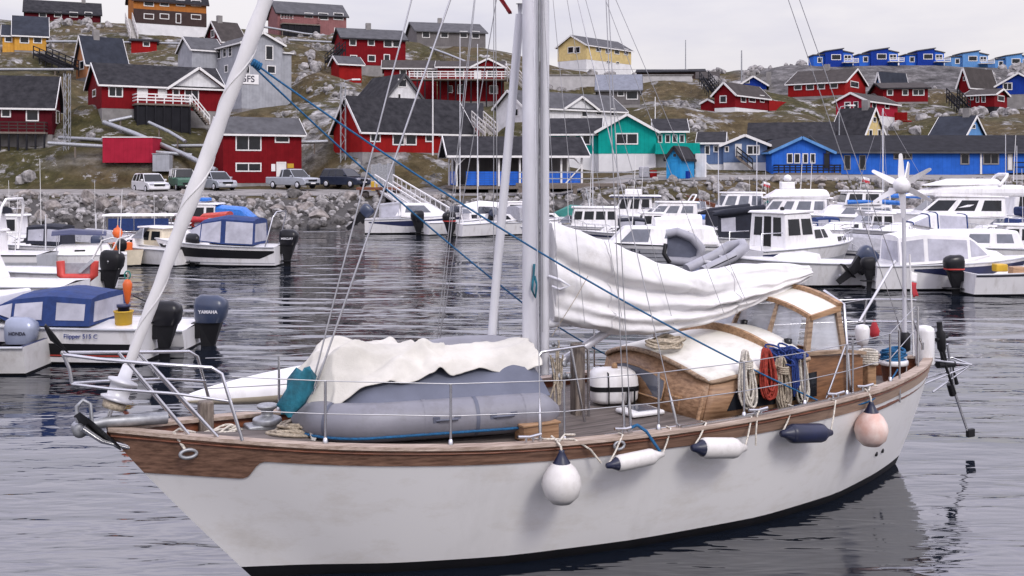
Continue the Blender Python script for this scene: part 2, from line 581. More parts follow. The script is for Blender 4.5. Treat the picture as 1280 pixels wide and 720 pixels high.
def house(name, label, px0, pxc, px1, yb, ye, yr, Y, a=0.0, D=6.0, ridge='x', wall='p_red', roof='roof_dark', trim='trim_white',
          wins=(), doors=(), base=None, basem='concrete', chim=(), oh=.35, gablem=None, cat='house', pane='glass', frm='trim_white', doorm='trim_white', group=None, side=None, par=False):
    h = House()
    if a == 0 and not par:                 # turned to face the harbour mouth
        a = -math.degrees(math.atan(((px0 + px1) / 2 - 640) / F)) or .01
        pxc = px0 if a > 0 else px1
    side = side or ('l' if a >= 0 else 'r')
    a = R(a)
    ca, sa = math.cos(a), math.sin(a)
    near = P(pxc, yb, Y)
    Xc, z0 = near.x, near.z
    u0, u1 = (px0 - 640) / F, (px1 - 640) / F
    if side == 'l':
        L = (u1 * Y - Xc) / (ca - u1 * sa)
        D = (u0 * Y - Xc) / (-sa - u0 * ca) if pxc - px0 > 1 else D
        cen = near + Vector((ca, sa, 0)) * L / 2 + Vector((-sa, ca, 0)) * D / 2
    else:
        L = (u0 * Y - Xc) / (-ca + u0 * sa)
        D = (u1 * Y - Xc) / (-sa - u1 * ca) if px1 - pxc > 1 else D
        cen = near - Vector((ca, sa, 0)) * L / 2 + Vector((-sa, ca, 0)) * D / 2
    if D < 2 or D > 15 or L < 2:
        print('HOUSE', label, 'L %.1f D %.1f' % (L, D))
    h.L, h.D, h.z0, h.Y = L, D, z0, Y

    def f(px, py):                          # a photo pixel on the front facade -> local x, z
        u = (px - 640) / F
        if side == 'l':
            s = (u * Y - Xc) / (ca - u * sa)
            return -L / 2 + s, CZ - (py - YH) * (Y + s * sa) / F - z0
        s = (u * Y - Xc) / (-ca + u * sa)
        return L / 2 - s, CZ - (py - YH) * (Y - s * sa) / F - z0

    def sd(px, py):                         # a photo pixel on the visible end wall -> local y, z
        u = (px - 640) / F
        s = (u * Y - Xc) / (-sa - u * ca)
        return -D / 2 + s, CZ - (py - YH) * (Y + s * ca) / F - z0
    h.f, h.s = f, sd
    h.root = thing(name, label, cat, cen, a, group)
    ze = (yb - ye) * Y / F
    Yr = cen.y if ridge == 'x' else (Y + (L / 2 * abs(sa)))
    zr = CZ - (yr - YH) * Yr / F - z0
    zb = (yb - base) * Y / F if base else .05
    h.ze, h.zr = ze, zr
    MB().box((0, 0, (zb - 2.2) / 2), (L - .04, D - .04, zb + 2.2)).build('foundation', basem, h.root)
    h.wall, h.roof = volume(h.root, -L / 2, L / 2, -D / 2, D / 2, zb, ze, zr, ridge, wall, roof, trim, oh, gablem)
    for q in list(wins) + [tuple(d) + ('D',) for d in doors]:
        isd = q[-1] == 'D'
        if isd:
            q = q[:-1]
        x0, y0, x1, y1 = q[:4]
        face = 's' if 's' in q[4:] else 'f'
        cols = [k for k in q[4:] if isinstance(k, int)]
        fn = sd if face == 's' else f
        A, B = fn(x0, y0), fn(x1, y1)
        w_, h_ = abs(B[0] - A[0]) - .12, abs(A[1] - B[1]) - .12
        fc = 'f' if face == 'f' else side
        pos = -D / 2 if face == 'f' else (-L / 2 if side == 'l' else L / 2)
        opening(h.root, fc, (A[0] + B[0]) / 2, (A[1] + B[1]) / 2, max(.25, w_), max(.25, h_), pos, frm, doorm if isd else pane, isd, cols[0] if cols else 1)
    for cp in chim:
        x, z = f(cp, yr)
        x = max(-L / 2 + .5, min(L / 2 - .5, x))
        MB().box((x if ridge == 'x' else 0, 0, zr + .35), (.7, .6, 1.3)).build('chimney', 'concrete', h.roof)
    for sx in (-1, 1):
        for sy in (-1, 1):
            q = h.root.matrix_basis @ Vector((sx * L / 2, sy * D / 2, 0))
            CTRL.append((cen.x + (ca * sx * L - sa * sy * D) / 2, cen.y + (sa * sx * L + ca * sy * D) / 2, z0 - .25 + (.5 if sy > 0 else 0)))
    return h


def deck(h, px0, px1, ytop, outw, rail='trim_white', under='p_dark', rh=.95, posts=7, skirt=True):
    """a raised wooden deck with a railing along the front of a house"""
    (x0, z), (x1, _) = h.f(px0, ytop), h.f(px1, ytop)
    x0, x1 = min(x0, x1), max(x0, x1)
    y = -h.D / 2
    MB().box(((x0 + x1) / 2, y - outw / 2 - .03, z - .09), (x1 - x0, outw - .06, .18)).build('deck', 'post_wood', h.root)
    s, r = MB(), MB()
    for k in range(posts):
        x = x0 + .1 + (x1 - x0 - .2) * k / (posts - 1)
        s.box((x, y - outw + .12, z / 2 - 1.3), (.16, .16, z + 2.2))
        r.box((x, y - outw + .06, z + rh / 2), (.09, .09, rh))
    if skirt:
        s.box(((x0 + x1) / 2, y - outw / 2, z / 2 - .7), (x1 - x0 - .3, outw - .4, z + .9))
    for k in (.32, .62, .95):
        r.box(((x0 + x1) / 2, y - outw + .03, z + rh * k), (x1 - x0, .04, .12))
    for xx in (x0 + .03, x1 - .03):
        for k in (.32, .62, .95):
            r.box((xx, y - outw / 2, z + rh * k), (.04, outw - .1, .12))
    s.build('deck_frame', under, h.root)
    r.build('railing', rail, h.root)


def stair(h, a, b, w, m='trim_white'):
    """an outside stair from a to b (local), with handrails"""
    a, b = Vector(a), Vector(b)
    t, r = MB(), MB()
    n = max(4, int(abs(a.z - b.z) / .2))
    for k in range(n + 1):
        p = a.lerp(b, k / n)
        t.box(p, (.3, w, .05))
    up = Vector((0, 0, .9))
    for s in (-1, 1):
        o = Vector((0, s * w / 2, 0))
        t.bar(a + o, b + o, .06, .22)
        r.bar(a + o + up, b + o + up, .06, .1)
        r.bar(a + o + up * .55, b + o + up * .55, .06, .1)
        for k in range(4):
            p = a.lerp(b, k / 3) + o
            r.bar(p, p + up, .07)
    t.build('stair', 'post_wood', h.root)
    r.build('stair_rail', m, h.root)


HR = 'houses of the harbour town on the hillside'
# --- top rows on the left
h = house('house', 'long low dark red house with four windows on the skyline, furthest left', 31, 31, 125, 26, 14, 3, 190, wall='p_red_dark', D=8, chim=(105,),
          wins=[(49, 15, 58, 21.5), (68, 15, 77, 21.5), (87, 15, 97, 21.5), (106, 15, 115, 21.5)], trim='roof_dark', group=HR)
h = house('apartment_house', 'two storey orange and brown house on a white foundation, on the hilltop', 160, 167, 258, 40, -3, -24, 170, a=30, wall='p_orange', roof='roof_dark', base=28, basem='foundation', trim='p_brown',
          wins=[(180, 0, 192, 8), (200, 0, 211, 8), (220, 0, 231, 8), (239, 0, 251, 8), (180, 17, 192, 24), (200, 17, 211, 24), (239, 18, 251, 24.5)], doors=[(220, 17, 226, 29)], group=HR, doorm='glass')
(xa, za), (xb, zb_) = h.f(167, 28), h.f(258, 17)
MB().box((0, -h.D / 2 - .01, (za + zb_) / 2), (h.L + .06, .05, zb_ - za)).build('cladding', 'p_brown', h.root)
h = house('house', 'small yellow house with a dark blue roof and a lower wing, left edge', 18, 18, 58, 63, 43, 22, 140, wall='p_yellow', roof='roof_navy', D=7, wins=[(25, 44, 36, 54), (42, 44, 52, 54)], group=HR)
x0, z1 = h.f(3, 44)
volume(h.root, x0, -h.L / 2, -h.D / 2 + .5, h.D / 2 - 1, -.5, z1, z1 + 1.6, 'x', 'p_yellow', 'roof_navy', 'trim_white', .2)
opening(h.root, 'f', (x0 - h.L / 2) / 2, h.f(11, 48)[1], .7, .7, -h.D / 2 + .5)
h = house('house', 'orange house with a steep blue grey roof and a plain gable end', 95, 109, 157, 101, 77, 48, 128, a=40, wall='p_orange_soft', roof='roof_navy',
          wins=[(136, 78, 147, 83), (100, 77, 105, 86, 's')], chim=(127,), base=96, group=HR)
h = house('shed', 'flat roofed red shed with one white window below the orange house', 164, 164, 196, 67, 51, 50.2, 150, wall='p_red_bright', D=4, wins=[(179, 52, 187, 58)], trim=None, group=HR, cat='shed')
h = house('house', 'red house with white gable, big white windows and a black and white deck stair', 110, 127, 278, 150, 105, 84, 105, a=31, wall='p_red', base=135,
          wins=[(136, 108, 153, 121, 2), (216, 107, 224, 120), (231, 107, 248, 125, 2), (116, 113, 120, 120, 's')], doors=[(172, 108, 184, 122), (198, 108, 208, 122)], group=HR)
xl, xr = h.f(213, 100)[0], h.f(278, 100)[0]
volume(h.root, xl, xr + .2, -h.D / 2 - .12, h.D / 2 - .6, h.ze - .3, h.ze, h.f(246, 86)[1], 'y', 'p_red', 'roof_dark', 'trim_white', .45, gablem='p_white')
deck(h, 165, 232, 130, 2.2)
zt = h.f(232, 130)[1]
stair(h, (h.f(232, 130)[0] + .1, -h.D / 2 - 1.6, zt), (h.f(255, 130)[0], -h.D / 2 - 1.6, -.3), 1.1)
h = house('house', 'dark red house with a black slate roof and a brown railing at the left edge', -22, 65, 76, 178, 133, 97, 103, a=15, side='r', wall='p_red_dark', roof='roof_dark', base=168,
          wins=[(2, 136, 13, 146), (33, 136, 48, 151), (70, 138, 74, 155, 's')], group=HR)
deck(h, -20, 60, 165, 1.6, rail='p_brown', posts=8, skirt=False)
h = house('warehouse', 'tall grey gabled building with a row of small windows and a white sign', 262, 302, 353, 136, 53, 42, 125, a=36, ridge='y', wall='p_grey', roof='roof_grey', cat='building',
          wins=[(265, 64, 270, 74, 's'), (272, 62, 276, 73, 's'), (279, 61, 283, 71, 's'), (286, 58, 290, 70, 's'), (332, 57, 341, 75), (334, 82, 344, 92), (306, 82, 312, 92), (281, 82, 285, 90, 's')], group=HR)
(xa, za), (xb, zb_) = h.f(298, 104.5), h.f(323, 93.5)
MB().box(((xa + xb) / 2, -h.D / 2 - .05, (za + zb_) / 2), (xb - xa, .06, zb_ - za)).build('sign_board', 'white', h.root)
text('GFS', 1.05, 'letter_dark', h.root, ((xa + xb) / 2 - .15, -h.D / 2 - .085, (za + zb_) / 2), (1, 0, 0), (0, 0, 1), bold=.02)
xs, zs = h.f(362, 66)
volume(h.root, h.L / 2, h.L / 2 + 1.6, -h.D / 2 + 1, h.D / 2, -1, zs, zs + .3, 'x', 'p_grey', 'roof_grey', 'trim_white', .2)
ya, zs = h.s(263, 62)
volume(h.root, -h.L / 2 - 3.2, -h.L / 2 + .5, ya - 2.5, ya + 2.5, -.5, zs - .4, zs + 1.2, 'x', 'p_grey', 'roof_grey', 'trim_white', .25)
h = house('house', 'dark red house with a steep white edged gable behind the grey building', 255, 278, 306, 56, 51, 29, 150, a=38, wall='p_red_dark', roof='roof_brown', chim=(286,), wins=[(264, 38, 268, 46, 's')], group=HR)
h = house('house', 'plain two storey deep red house by the quay road beside the silver pickup', 266, 279, 377, 231, 166, 149, 97, a=28, wall='p_red', roof='roof_grey', base=229,
          wins=[(295, 169, 326, 188, 2), (344, 167, 361, 178), (295, 204, 326, 214, 2)], doors=[(346, 203, 357, 226)], group=HR)
(xa, za), (xb, zb_) = h.f(339, 214), h.f(344, 205)
MB().box(((xa + xb) / 2, -h.D / 2 - .03, (za + zb_) / 2), (xb - xa, .05, zb_ - za)).build('notice', 'white', h.root)
(xa, za), (xb, zb_) = h.f(359, 210), h.f(367, 204.5)
MB().box(((xa + xb) / 2, -h.D / 2 - .03, (za + zb_) / 2), (xb - xa, .05, zb_ - za)).build('notice', 'yellow', h.root)
# --- middle of the hill
h = house('house', 'dusty pink house with a long veranda window row on the skyline', 335, 347, 433, 45, 16, 5, 180, a=24, wall='p_pink', roof='roof_grey', trim='roof_dark', wins=[(351, 16, 366, 24, 4), (381, 16, 391, 23), (398, 16, 410, 25), (417, 16, 429, 25), (418, 35, 428, 42)], group=HR)
deck(h, 350, 397, 30, 2.0, rail='p_pink', rh=1.0)
h = house('house', 'two storey red house with small white windows and a dark grey roof', 418, 428, 507, 81, 47, 38, 150, a=20, wall='p_red', roof='roof_grey', trim='roof_dark', chim=(466,),
          wins=[(437, 49, 445, 57), (460, 49, 468, 57), (480, 50, 490, 59), (491, 50, 500, 59), (438, 69, 446, 76), (460, 69, 469, 77)], doors=[(480, 68, 487, 80)], doorm='glass', group=HR)
h = house('shed', 'bright red annex with a plain grey roof below the two storey red house', 414, 424, 452, 103, 79, 72, 140, a=30, wall='p_red_bright', roof='roof_grey', group=HR, cat='shed')
h = house('house', 'grey brown house with four white windows on the skyline', 507, 521, 607, 57, 39, 30, 185, a=14, wall='p_grey_dark', roof='roof_grey', trim='roof_grey', chim=(558,), wins=[(528, 39, 537, 47), (551, 39, 560, 47), (575, 39, 584, 47), (590, 39, 599, 48)], group=HR)
h = house('house', 'low red cottage with white windows at the left end of the raised deck', 480, 480, 546, 124, 85, 77, 142, wall='p_red', roof='roof_brown', D=6, wins=[(500, 87, 508, 94), (518, 86, 527, 96, 2), (534, 87, 546, 97, 2)], group=HR)
h = house('house', 'red cottage with a white edged gable over the raised deck on stilts', 547, 547, 630, 127, 84, 78, 139, wall='p_red', roof='roof_brown', D=7, wins=[(560, 107, 566, 116), (572, 106, 580, 117), (612, 107, 622, 117), (569, 85, 580, 95, 2), (609, 85, 621, 96, 2)], doors=[(593, 84, 601, 98)], group=HR)
xl, xr = h.f(590, 84)[0], h.f(630, 84)[0]
volume(h.root, xl, xr, -h.D / 2 - .1, h.D / 2 - .3, h.ze - .35, h.ze, h.f(610, 74)[1], 'y', 'p_red', 'roof_brown', 'trim_white', .3)
deck(h, 512, 637, 100, 2.2, posts=14, skirt=False)
h = house('house', 'small white house with a steep dark roof above the big red house', 447, 483, 526, 126, 121, 94, 115, a=36, ridge='y', wall='p_white', roof='roof_dark', wins=[(498, 99, 508, 109), (497, 117, 501, 124)], group=HR, trim='roof_grey')
h = house('house', 'large red house with a broad dark slate roof in the middle of the shore row', 417, 453, 590, 193, 162, 125, 98, a=36, wall='p_red_bright', roof='roof_dark', base=190,
          wins=[(463, 164, 475, 177), (491, 164, 505, 181), (507, 164, 520, 181), (532, 164, 541, 177), (548, 164, 557, 171)], group=HR)
h = house('house', 'red side wing with one window against the large red house', 566, 566, 600, 192, 150, 131, 108, wall='p_red', roof='roof_dark', D=7, trim='roof_dark', wins=[(580, 152, 590, 163)], group=HR)
h = house('house', 'pale yellow house with a white foundation on the bare skyline', 697, 733, 789, 88, 56, 45, 185, a=-42, ridge='y', wall='p_yellow_pale', roof='roof_grey', base=74, basem='foundation',
          wins=[(710, 59, 717, 66), (718, 59, 725, 66), (745, 58, 751, 65, 's'), (757, 59, 762, 67, 's'), (768, 60, 774, 68, 's'), (780, 61, 785, 69, 's'), (758, 76, 763, 79, 's'), (770, 77, 774, 80, 's')], group=HR)
h = house('house', 'long white house with a grey roof and a small cross gable behind the mast', 620, 655, 780, 166, 133, 118, 116, a=38, wall='p_white', roof='roof_grey', wins=[(643, 136, 648, 145, 's'), (727, 134, 734, 146), (745, 136, 752, 144), (763, 136, 769, 145)], group=HR)
xl, xr = h.f(705, 130)[0], h.f(744, 130)[0]
volume(h.root, xl, xr, -h.D / 2 - .15, 0, h.ze - .3, h.ze, h.f(725, 122)[1], 'y', 'p_white', 'roof_grey', 'trim_white', .3)
h = house('glass_shed', 'dark glazed lean-to with sloping sides above the long white house', 747, 747, 800, 131, 112, 95, 136, ridge='x', wall='p_grey_dark', roof='glass_grey', D=6, trim='roof_grey', wins=[(772, 113, 780, 120), (783, 113, 797, 124)], group=HR, cat='shed')
h = house('house', 'teal house with a wide white framed gable and a glazed balcony wing', 748, 748, 820, 212, 164, 144, 100, ridge='y', wall='p_teal', roof='roof_dark', D=9, base=192, basem='foundation', wins=[(770, 167, 797, 180, 2)], group=HR)
y0 = -h.D / 2
(xa, za), (xb, zb_) = h.f(687, 192), h.f(748, 167)
volume(h.root, xa, xb, y0 + 1.2, h.D / 2 - .6, za, zb_, zb_ + 1.5, 'x', 'p_teal', 'roof_dark', 'trim_white', .3)
MB().box(((xa + xb) / 2, .3, za / 2 - 1), (xb - xa - .05, h.D - 1.9, za + 2)).build('foundation', 'foundation', h.root)
for q in ((711, 170, 719, 180), (728, 168, 737, 180)):
    A, B = h.f(q[0], q[1]), h.f(q[2], q[3])
    opening(h.root, 'f', (A[0] + B[0]) / 2, (A[1] + B[1]) / 2, B[0] - A[0] - .1, A[1] - B[1] - .1, y0 + 1.2)
(xa, za), (xb, zb_) = h.f(820, 192), h.f(858, 164)
volume(h.root, xa, xb, y0 + .8, h.D / 2 - .6, za, zb_, zb_ + 1.2, 'x', 'p_teal', 'roof_dark', 'trim_white', .3)
MB().box(((xa + xb) / 2, .1, za / 2 - 1), (xb - xa - .05, h.D - 1.5, za + 2)).build('foundation', 'foundation', h.root)
for q in ((823, 168, 828, 178), (832, 168, 838, 178), (841, 168, 847, 178), (850, 168, 856, 178)):
    A, B = h.f(q[0], q[1]), h.f(q[2], q[3])
    opening(h.root, 'f', (A[0] + B[0]) / 2, (A[1] + B[1]) / 2, B[0] - A[0] - .1, A[1] - B[1] - .1, y0 + .8)
(xa, za), (xb, zb_) = h.f(819, 190), h.f(874, 179)
MB().box(((xa + xb) / 2, y0 - .1, (za + zb_) / 2), (xb - xa, 1.7, zb_ - za)).box(((xa + xb) / 2, y0 - .1, za - .1), (xb - xa + .1, 1.8, .2)).build('balcony', 'p_teal', h.root)
MB().bar((xb - .3, y0 - .5, za - .2), (xb + 1.5, y0 - .5, -.2), .25, .12).build('stair', 'trim_white', h.root)
h = house('hut', 'small bright blue hut with a double door beside the dock', 833, 852, 868, 224, 198, 185, 86, a=-24, ridge='y', wall='p_blue_sky', roof='roof_dark', oh=.15, doors=[(839, 201, 848, 221)], doorm='p_blue_sky', frm='p_blue_sky', wins=[(842, 192, 845, 196)], trim='roof_dark', cat='hut', group=HR)
(xa, za) = h.s(860, 218)
MB().box((h.L / 2 + .5, h.D / 2 + .2, 1.0), (.8, .5, 2.2)).build('side_panel', 'p_white', h.root)
MB().box((h.L / 2 + .02, -.4, .3), (.3, .8, .7)).build('bin', 'p_blue_deep', h.root)
h = house('house', 'steel blue house with a low gable behind the blue hut', 904, 904, 959, 209, 181, 170, 98, ridge='y', wall='p_blue_steel', roof='roof_dark', D=8, base=203, basem='foundation', wins=[(934, 182, 949, 193, 2), (906, 183, 911, 190)], doors=[(919, 180, 927, 195)], group=HR)
(xa, za), (xb, zb_) = h.f(873, 205), h.f(904, 179)
volume(h.root, xa, xb, -h.D / 2 + .3, h.D / 2 - .5, za, zb_, zb_ + 1.0, 'x', 'p_blue_steel', 'roof_dark', 'trim_white', .25)
MB().box(((xa + xb) / 2, -.1, za / 2 - 1), (xb - xa - .05, h.D - .9, za + 2)).build('foundation', 'foundation', h.root)
for q in ((881, 182, 887, 193), (892, 182, 898, 190)):
    A, B = h.f(q[0], q[1]), h.f(q[2], q[3])
    opening(h.root, 'f', (A[0] + B[0]) / 2, (A[1] + B[1]) / 2, B[0] - A[0] - .1, A[1] - B[1] - .1, -h.D / 2 + .3)
xa = h.f(921, 196)
stair(h, (xa[0], -h.D / 2 - .7, xa[1]), (xa[0] + 1.4, -h.D / 2 - .9, -.2), .9, 'p_dark')
# --- right of the hill
h = house('house', 'red house with a white gable edge and a white foundation on the green slope', 893, 919, 960, 145, 117, 104, 135, a=-38, ridge='y', wall='p_red', roof='roof_brown', base=134, basem='foundation',
          wins=[(900, 120, 908, 128), (926, 119, 932, 128, 's'), (936, 119, 944, 128, 's'), (950, 119, 955, 128, 's')], group=HR)
volume(h.root, -h.L / 2 - 2.1, -h.L / 2, -h.D / 2 + .3, 0, .2, 1.7, 2.2, 'y', 'p_red', 'roof_brown', 'trim_white', .15)
(xa, za), (xb, zb_) = h.s(962, 141), h.s(988, 128)
MB().box((h.L / 2 - 1.5, (xa + xb) / 2, zb_ * .72), (2.8, abs(xb - xa), zb_ * .55)).build('annex', 'p_red_bright', h.root)
MB().box((h.L / 2 - 1.5, (xa + xb) / 2, zb_ * .2 - .4), (2.75, abs(xb - xa) - .05, zb_ * .4 + .8)).build('annex_base', 'foundation', h.root)
h = house('house', 'small dark gabled house with two chimneys behind the red house on the slope', 925, 925, 958, 112, 106, 96, 152, ridge='y', wall='p_blue_deep', roof='roof_dark', D=7, chim=(940,), wins=[(932, 100, 937, 104)], group=HR)
MB().box((2.2, 1.5, h.zr + .1), (.7, .6, 2.0)).build('chimney', 'concrete', h.roof)
h = house('storehouse', 'long low brown building with a flat dark roof on the crest', 797, 797, 880, 104, 90, 88, 172, wall='p_brown', roof='roof_black', D=9, trim=None, cat='building', group=HR)
h = house('storehouse', 'brown shed with a sloping end beside the long low building', 872, 872, 897, 108, 98, 91, 166, wall='p_brown', roof='roof_brown', D=5, trim=None, cat='building', group=HR)
h = house('house', 'long low house with dark roof and red brown wall behind the blue buildings', 938, 938, 1040, 186, 174, 155, 112, wall='p_red_dark', roof='roof_dark', D=7, trim='roof_dark', wins=[(960, 176, 967, 183), (975, 176, 982, 183)], group=HR)
h = house('community_hall', 'very long bright blue building with a black roof along the right shore', 1037, 1037, 1330, 222, 190, 171.5, 96, par=True, wall='p_blue', roof='roof_black', D=10, base=219, basem='p_dark', trim='roof_grey', cat='building', frm='concrete',
          wins=[(1055, 194, 1063, 212), (1074, 194, 1082, 212), (1117, 192, 1140, 199, 3), (1201, 192, 1211, 205), (1229, 192, 1248, 205, 2)], doors=[(1259, 192, 1266, 213)], group=HR)
(xa, za), (xb, zb_) = h.f(964, 219), h.f(1038, 190)
y0 = -h.D / 2
volume(h.root, xa, xb, y0 - .2, h.D / 2, za, zb_, h.f(994, 173)[1], 'y', 'p_blue', 'roof_black', 'p_blue_pale', .35)
MB().box(((xa + xb) / 2, .1, za / 2 - 1), (xb - xa - .1, h.D - .2, za + 2)).build('foundation', 'p_dark', h.root)
for q in ((983, 192, 990, 204), (992, 192, 999, 204), (1003, 192, 1009, 204), (1012, 192, 1018, 204)):
    A, B = h.f(q[0], q[1]), h.f(q[2], q[3])
    opening(h.root, 'f', (A[0] + B[0]) / 2, (A[1] + B[1]) / 2, B[0] - A[0] - .1, A[1] - B[1] - .1, y0 - .2)
A, B = h.f(1029, 192), h.f(1036, 210)
opening(h.root, 'f', (A[0] + B[0]) / 2, (A[1] + B[1]) / 2, B[0] - A[0], A[1] - B[1], y0 - .2, 'p_blue_deep', 'glass', True)
deck(h, 966, 1044, 216, 1.8, rail='p_dark', rh=.7, posts=12)
xa, za = h.f(1226, 205)
MB().box((xa, y0 - .03, za), (.16, .08, 2.2)).build('corner_board', 'trim_white', h.root)
A = h.f(1275, 216)
MB().box((A[0], y0 - .8, A[1] - .1), (2.6, 1.6, .2)).box((A[0], y0 - 1.5, A[1] + .5), (2.6, .08, .1)).box((A[0], y0 - 1.5, A[1] + .9), (2.6, .08, .1)).box((A[0] - 1.2, y0 - 1.5, A[1] + .5), (.1, .1, .9)).box((A[0] + 1.2, y0 - 1.5, A[1] + .5), (.1, .1, .9)).build('porch', 'p_dark', h.root)
h = house('house', 'steep roofed yellow gabled house rising behind the long blue building', 1038, 1078, 1106, 176, 172, 137, 115, a=-42, wall='p_yellow_pale', roof='roof_dark', chim=(1068,), wins=[(1086, 162, 1090, 170, 's'), (1097, 162, 1101, 170, 's'), (1091, 146, 1095, 153, 's')], oh=.25, group=HR)
h = house('house', 'steep roofed light blue gabled house rising behind the long blue building', 1163, 1205, 1231, 176, 171, 147, 115, a=-42, wall='p_blue_pale', roof='roof_navy', chim=(1195,), wins=[(1214, 155, 1219, 161, 's')], oh=.25, group=HR)
h = house('house', 'bright pinkish red house with a tall white foundation on the right slope', 1045, 1084, 1122, 160, 126, 117, 130, a=-40, ridge='y', wall='p_red_pink', roof='roof_brown', base=143, basem='foundation',
          wins=[(1056, 128, 1063, 136), (1067, 127, 1073, 136), (1090, 127, 1095, 135, 's'), (1106, 128, 1111, 136, 's')], group=HR)
MB().box((h.L / 2 + 1.0, h.D / 2 - .8, 1.1), (1.6, 1.6, .15)).box((h.L / 2 + 1.0, h.D / 2 - 1.6, 1.7), (1.6, .06, 1)).build('porch', 'p_red_bright', h.root)
h = house('house', 'long red house with a white edged gable below the rocky ridge', 985, 1056, 1082, 119, 102, 89, 150, a=-36, wall='p_red_bright', roof='roof_brown', chim=(1020,),
          wins=[(993, 104, 1002, 112), (1008, 104, 1017, 112), (1022, 103, 1031, 111), (1038, 102, 1047, 110), (1063, 101, 1073, 110, 's')], group=HR)
h = house('house', 'dull red house with three windows under the rocky ridge', 1088, 1104, 1160, 128, 111, 105, 150, a=-8, side='l', D=6, wall='p_red', roof='roof_brown', trim='roof_dark', wins=[(1109, 112, 1116, 119), (1128, 112, 1135, 119), (1141, 112, 1155, 119, 2)], group=HR)
h = house('house', 'small blue gable showing over the dull red house', 1096, 1102, 1133, 108, 104, 92, 158, a=30, wall='p_blue_pale', roof='roof_navy', group=HR)
h = house('house', 'dark red house with a tall narrow white trimmed gable under the ridge', 1199, 1211, 1244, 116, 103, 87, 160, a=36, wall='p_red', roof='roof_brown', wins=[(1224, 105, 1235, 111), (1204, 96, 1207, 101, 's')], group=HR)
h = house('house', 'low red house with a white edged roof above a dark base, far right', 1208, 1243, 1259, 139, 118, 113, 140, a=-42, wall='p_red', roof='roof_brown', base=133, basem='p_dark', wins=[(1213, 119, 1217, 125), (1220, 119, 1224, 128), (1227, 119, 1232, 128), (1247, 119, 1255, 127, 's')], group=HR)
h = house('house', 'deep blue gabled house with a grey lower floor at the right edge', 1246, 1246, 1300, 136, 106, 92, 150, ridge='y', wall='p_blue_deep', roof='roof_brown', D=8, base=117, basem='concrete', wins=[(1254, 104, 1265, 112, 2)], group=HR)
# --- the five flat roofed cabins on the ridge: one built, four copies
cabin = thing('ridge_cabin', 'x', 'house', (0, 0, 0), 0, 'flat roofed blue cabins on the rocky ridge')


def wedge(root, x0, x1, y0, y1, zb, z0, z1, m):
    MB().hexa([(x0, y0, zb), (x1, y0, zb), (x1, y1, zb), (x0, y1, zb), (x0, y0, z0), (x1, y0, z1), (x1, y1, z1), (x0, y1, z0)]).build('wall', m, root)
    MB().hexa([(x0 - .2, y0 - .2, z0 + .02), (x1 + .2, y0 - .2, z1 + .02), (x1 + .2, y1 + .2, z1 + .02), (x0 - .2, y1 + .2, z0 + .02), (x0 - .2, y0 - .2, z0 + .2), (x1 + .2, y0 - .2, z1 + .2), (x1 + .2, y1 + .2, z1 + .2), (x0 - .2, y1 + .2, z0 + .2)]).build('roof', 'roof_grey', root)


wedge(cabin, -3.5, -1.6, .6, 4, -1.5, 1.7, 1.75, 'p_blue')
wedge(cabin, -1.6, 1.5, 0, 4.4, -1.5, 2.3, 2.8, 'p_blue_deep')
wedge(cabin, 1.5, 3.4, .5, 4, -1.5, 2.5, 2.0, 'p_blue')
opening(cabin, 'f', .3, 1.35, 1.5, .8, 0)
opening(cabin, 'f', 2.5, 1.3, 1.1, .8, .5, cols=2)
opening(cabin, 'f', -2.4, .9, .7, .8, .6)
MB().box((2.6, -.5, .35), (2.6, 1.8, .15)).box((2.6, -1.35, .95), (2.6, .06, .12)).box((2.6, -1.35, .7), (2.6, .06, .12)).box((1.35, -1.35, .7), (.08, .08, .7)).box((3.85, -1.35, .7), (.08, .08, .7)).build('balcony', 'trim_white', cabin)
MB().box((0, 2.2, -2), (6.6, 3.4, 1.4)).build('foundation', 'concrete', cabin)
cl_ = ['leftmost of the five flat roofed blue cabins on the rocky ridge', 'second flat roofed blue cabin from the left on the ridge', 'middle one of the five flat roofed blue cabins on the ridge',
       'fourth cabin from the left on the ridge, lighter blue', 'rightmost light blue cabin on the ridge, cut by the photo edge']
for i, (px, yb, Y) in enumerate([(1043, 81, 182), (1100, 80, 184), (1158, 80, 187), (1214, 82, 196), (1268, 85, 200)]):
    if i == 0:
        o = cabin
    else:
        o = cabin.copy()
        COL.objects.link(o)
        for c in kids(cabin):
            d = c.copy()
            COL.objects.link(d)
            d.parent = o
            if i > 2 and d.name.startswith('wall'):
                d.data = d.data.copy()
                d.data.materials[0] = MATS['p_blue_pale']
            for e in kids(c):
                g = e.copy()
                COL.objects.link(g)
                g.parent = d
    o.location = P(px, yb, Y)
    o.scale = (.95, .95, .95)
    o['label'] = cl_[i]
    p = o.location
    CTRL += [(p.x - 3, p.y, p.z - .3), (p.x + 3, p.y, p.z - .3), (p.x, p.y + 5, p.z)]


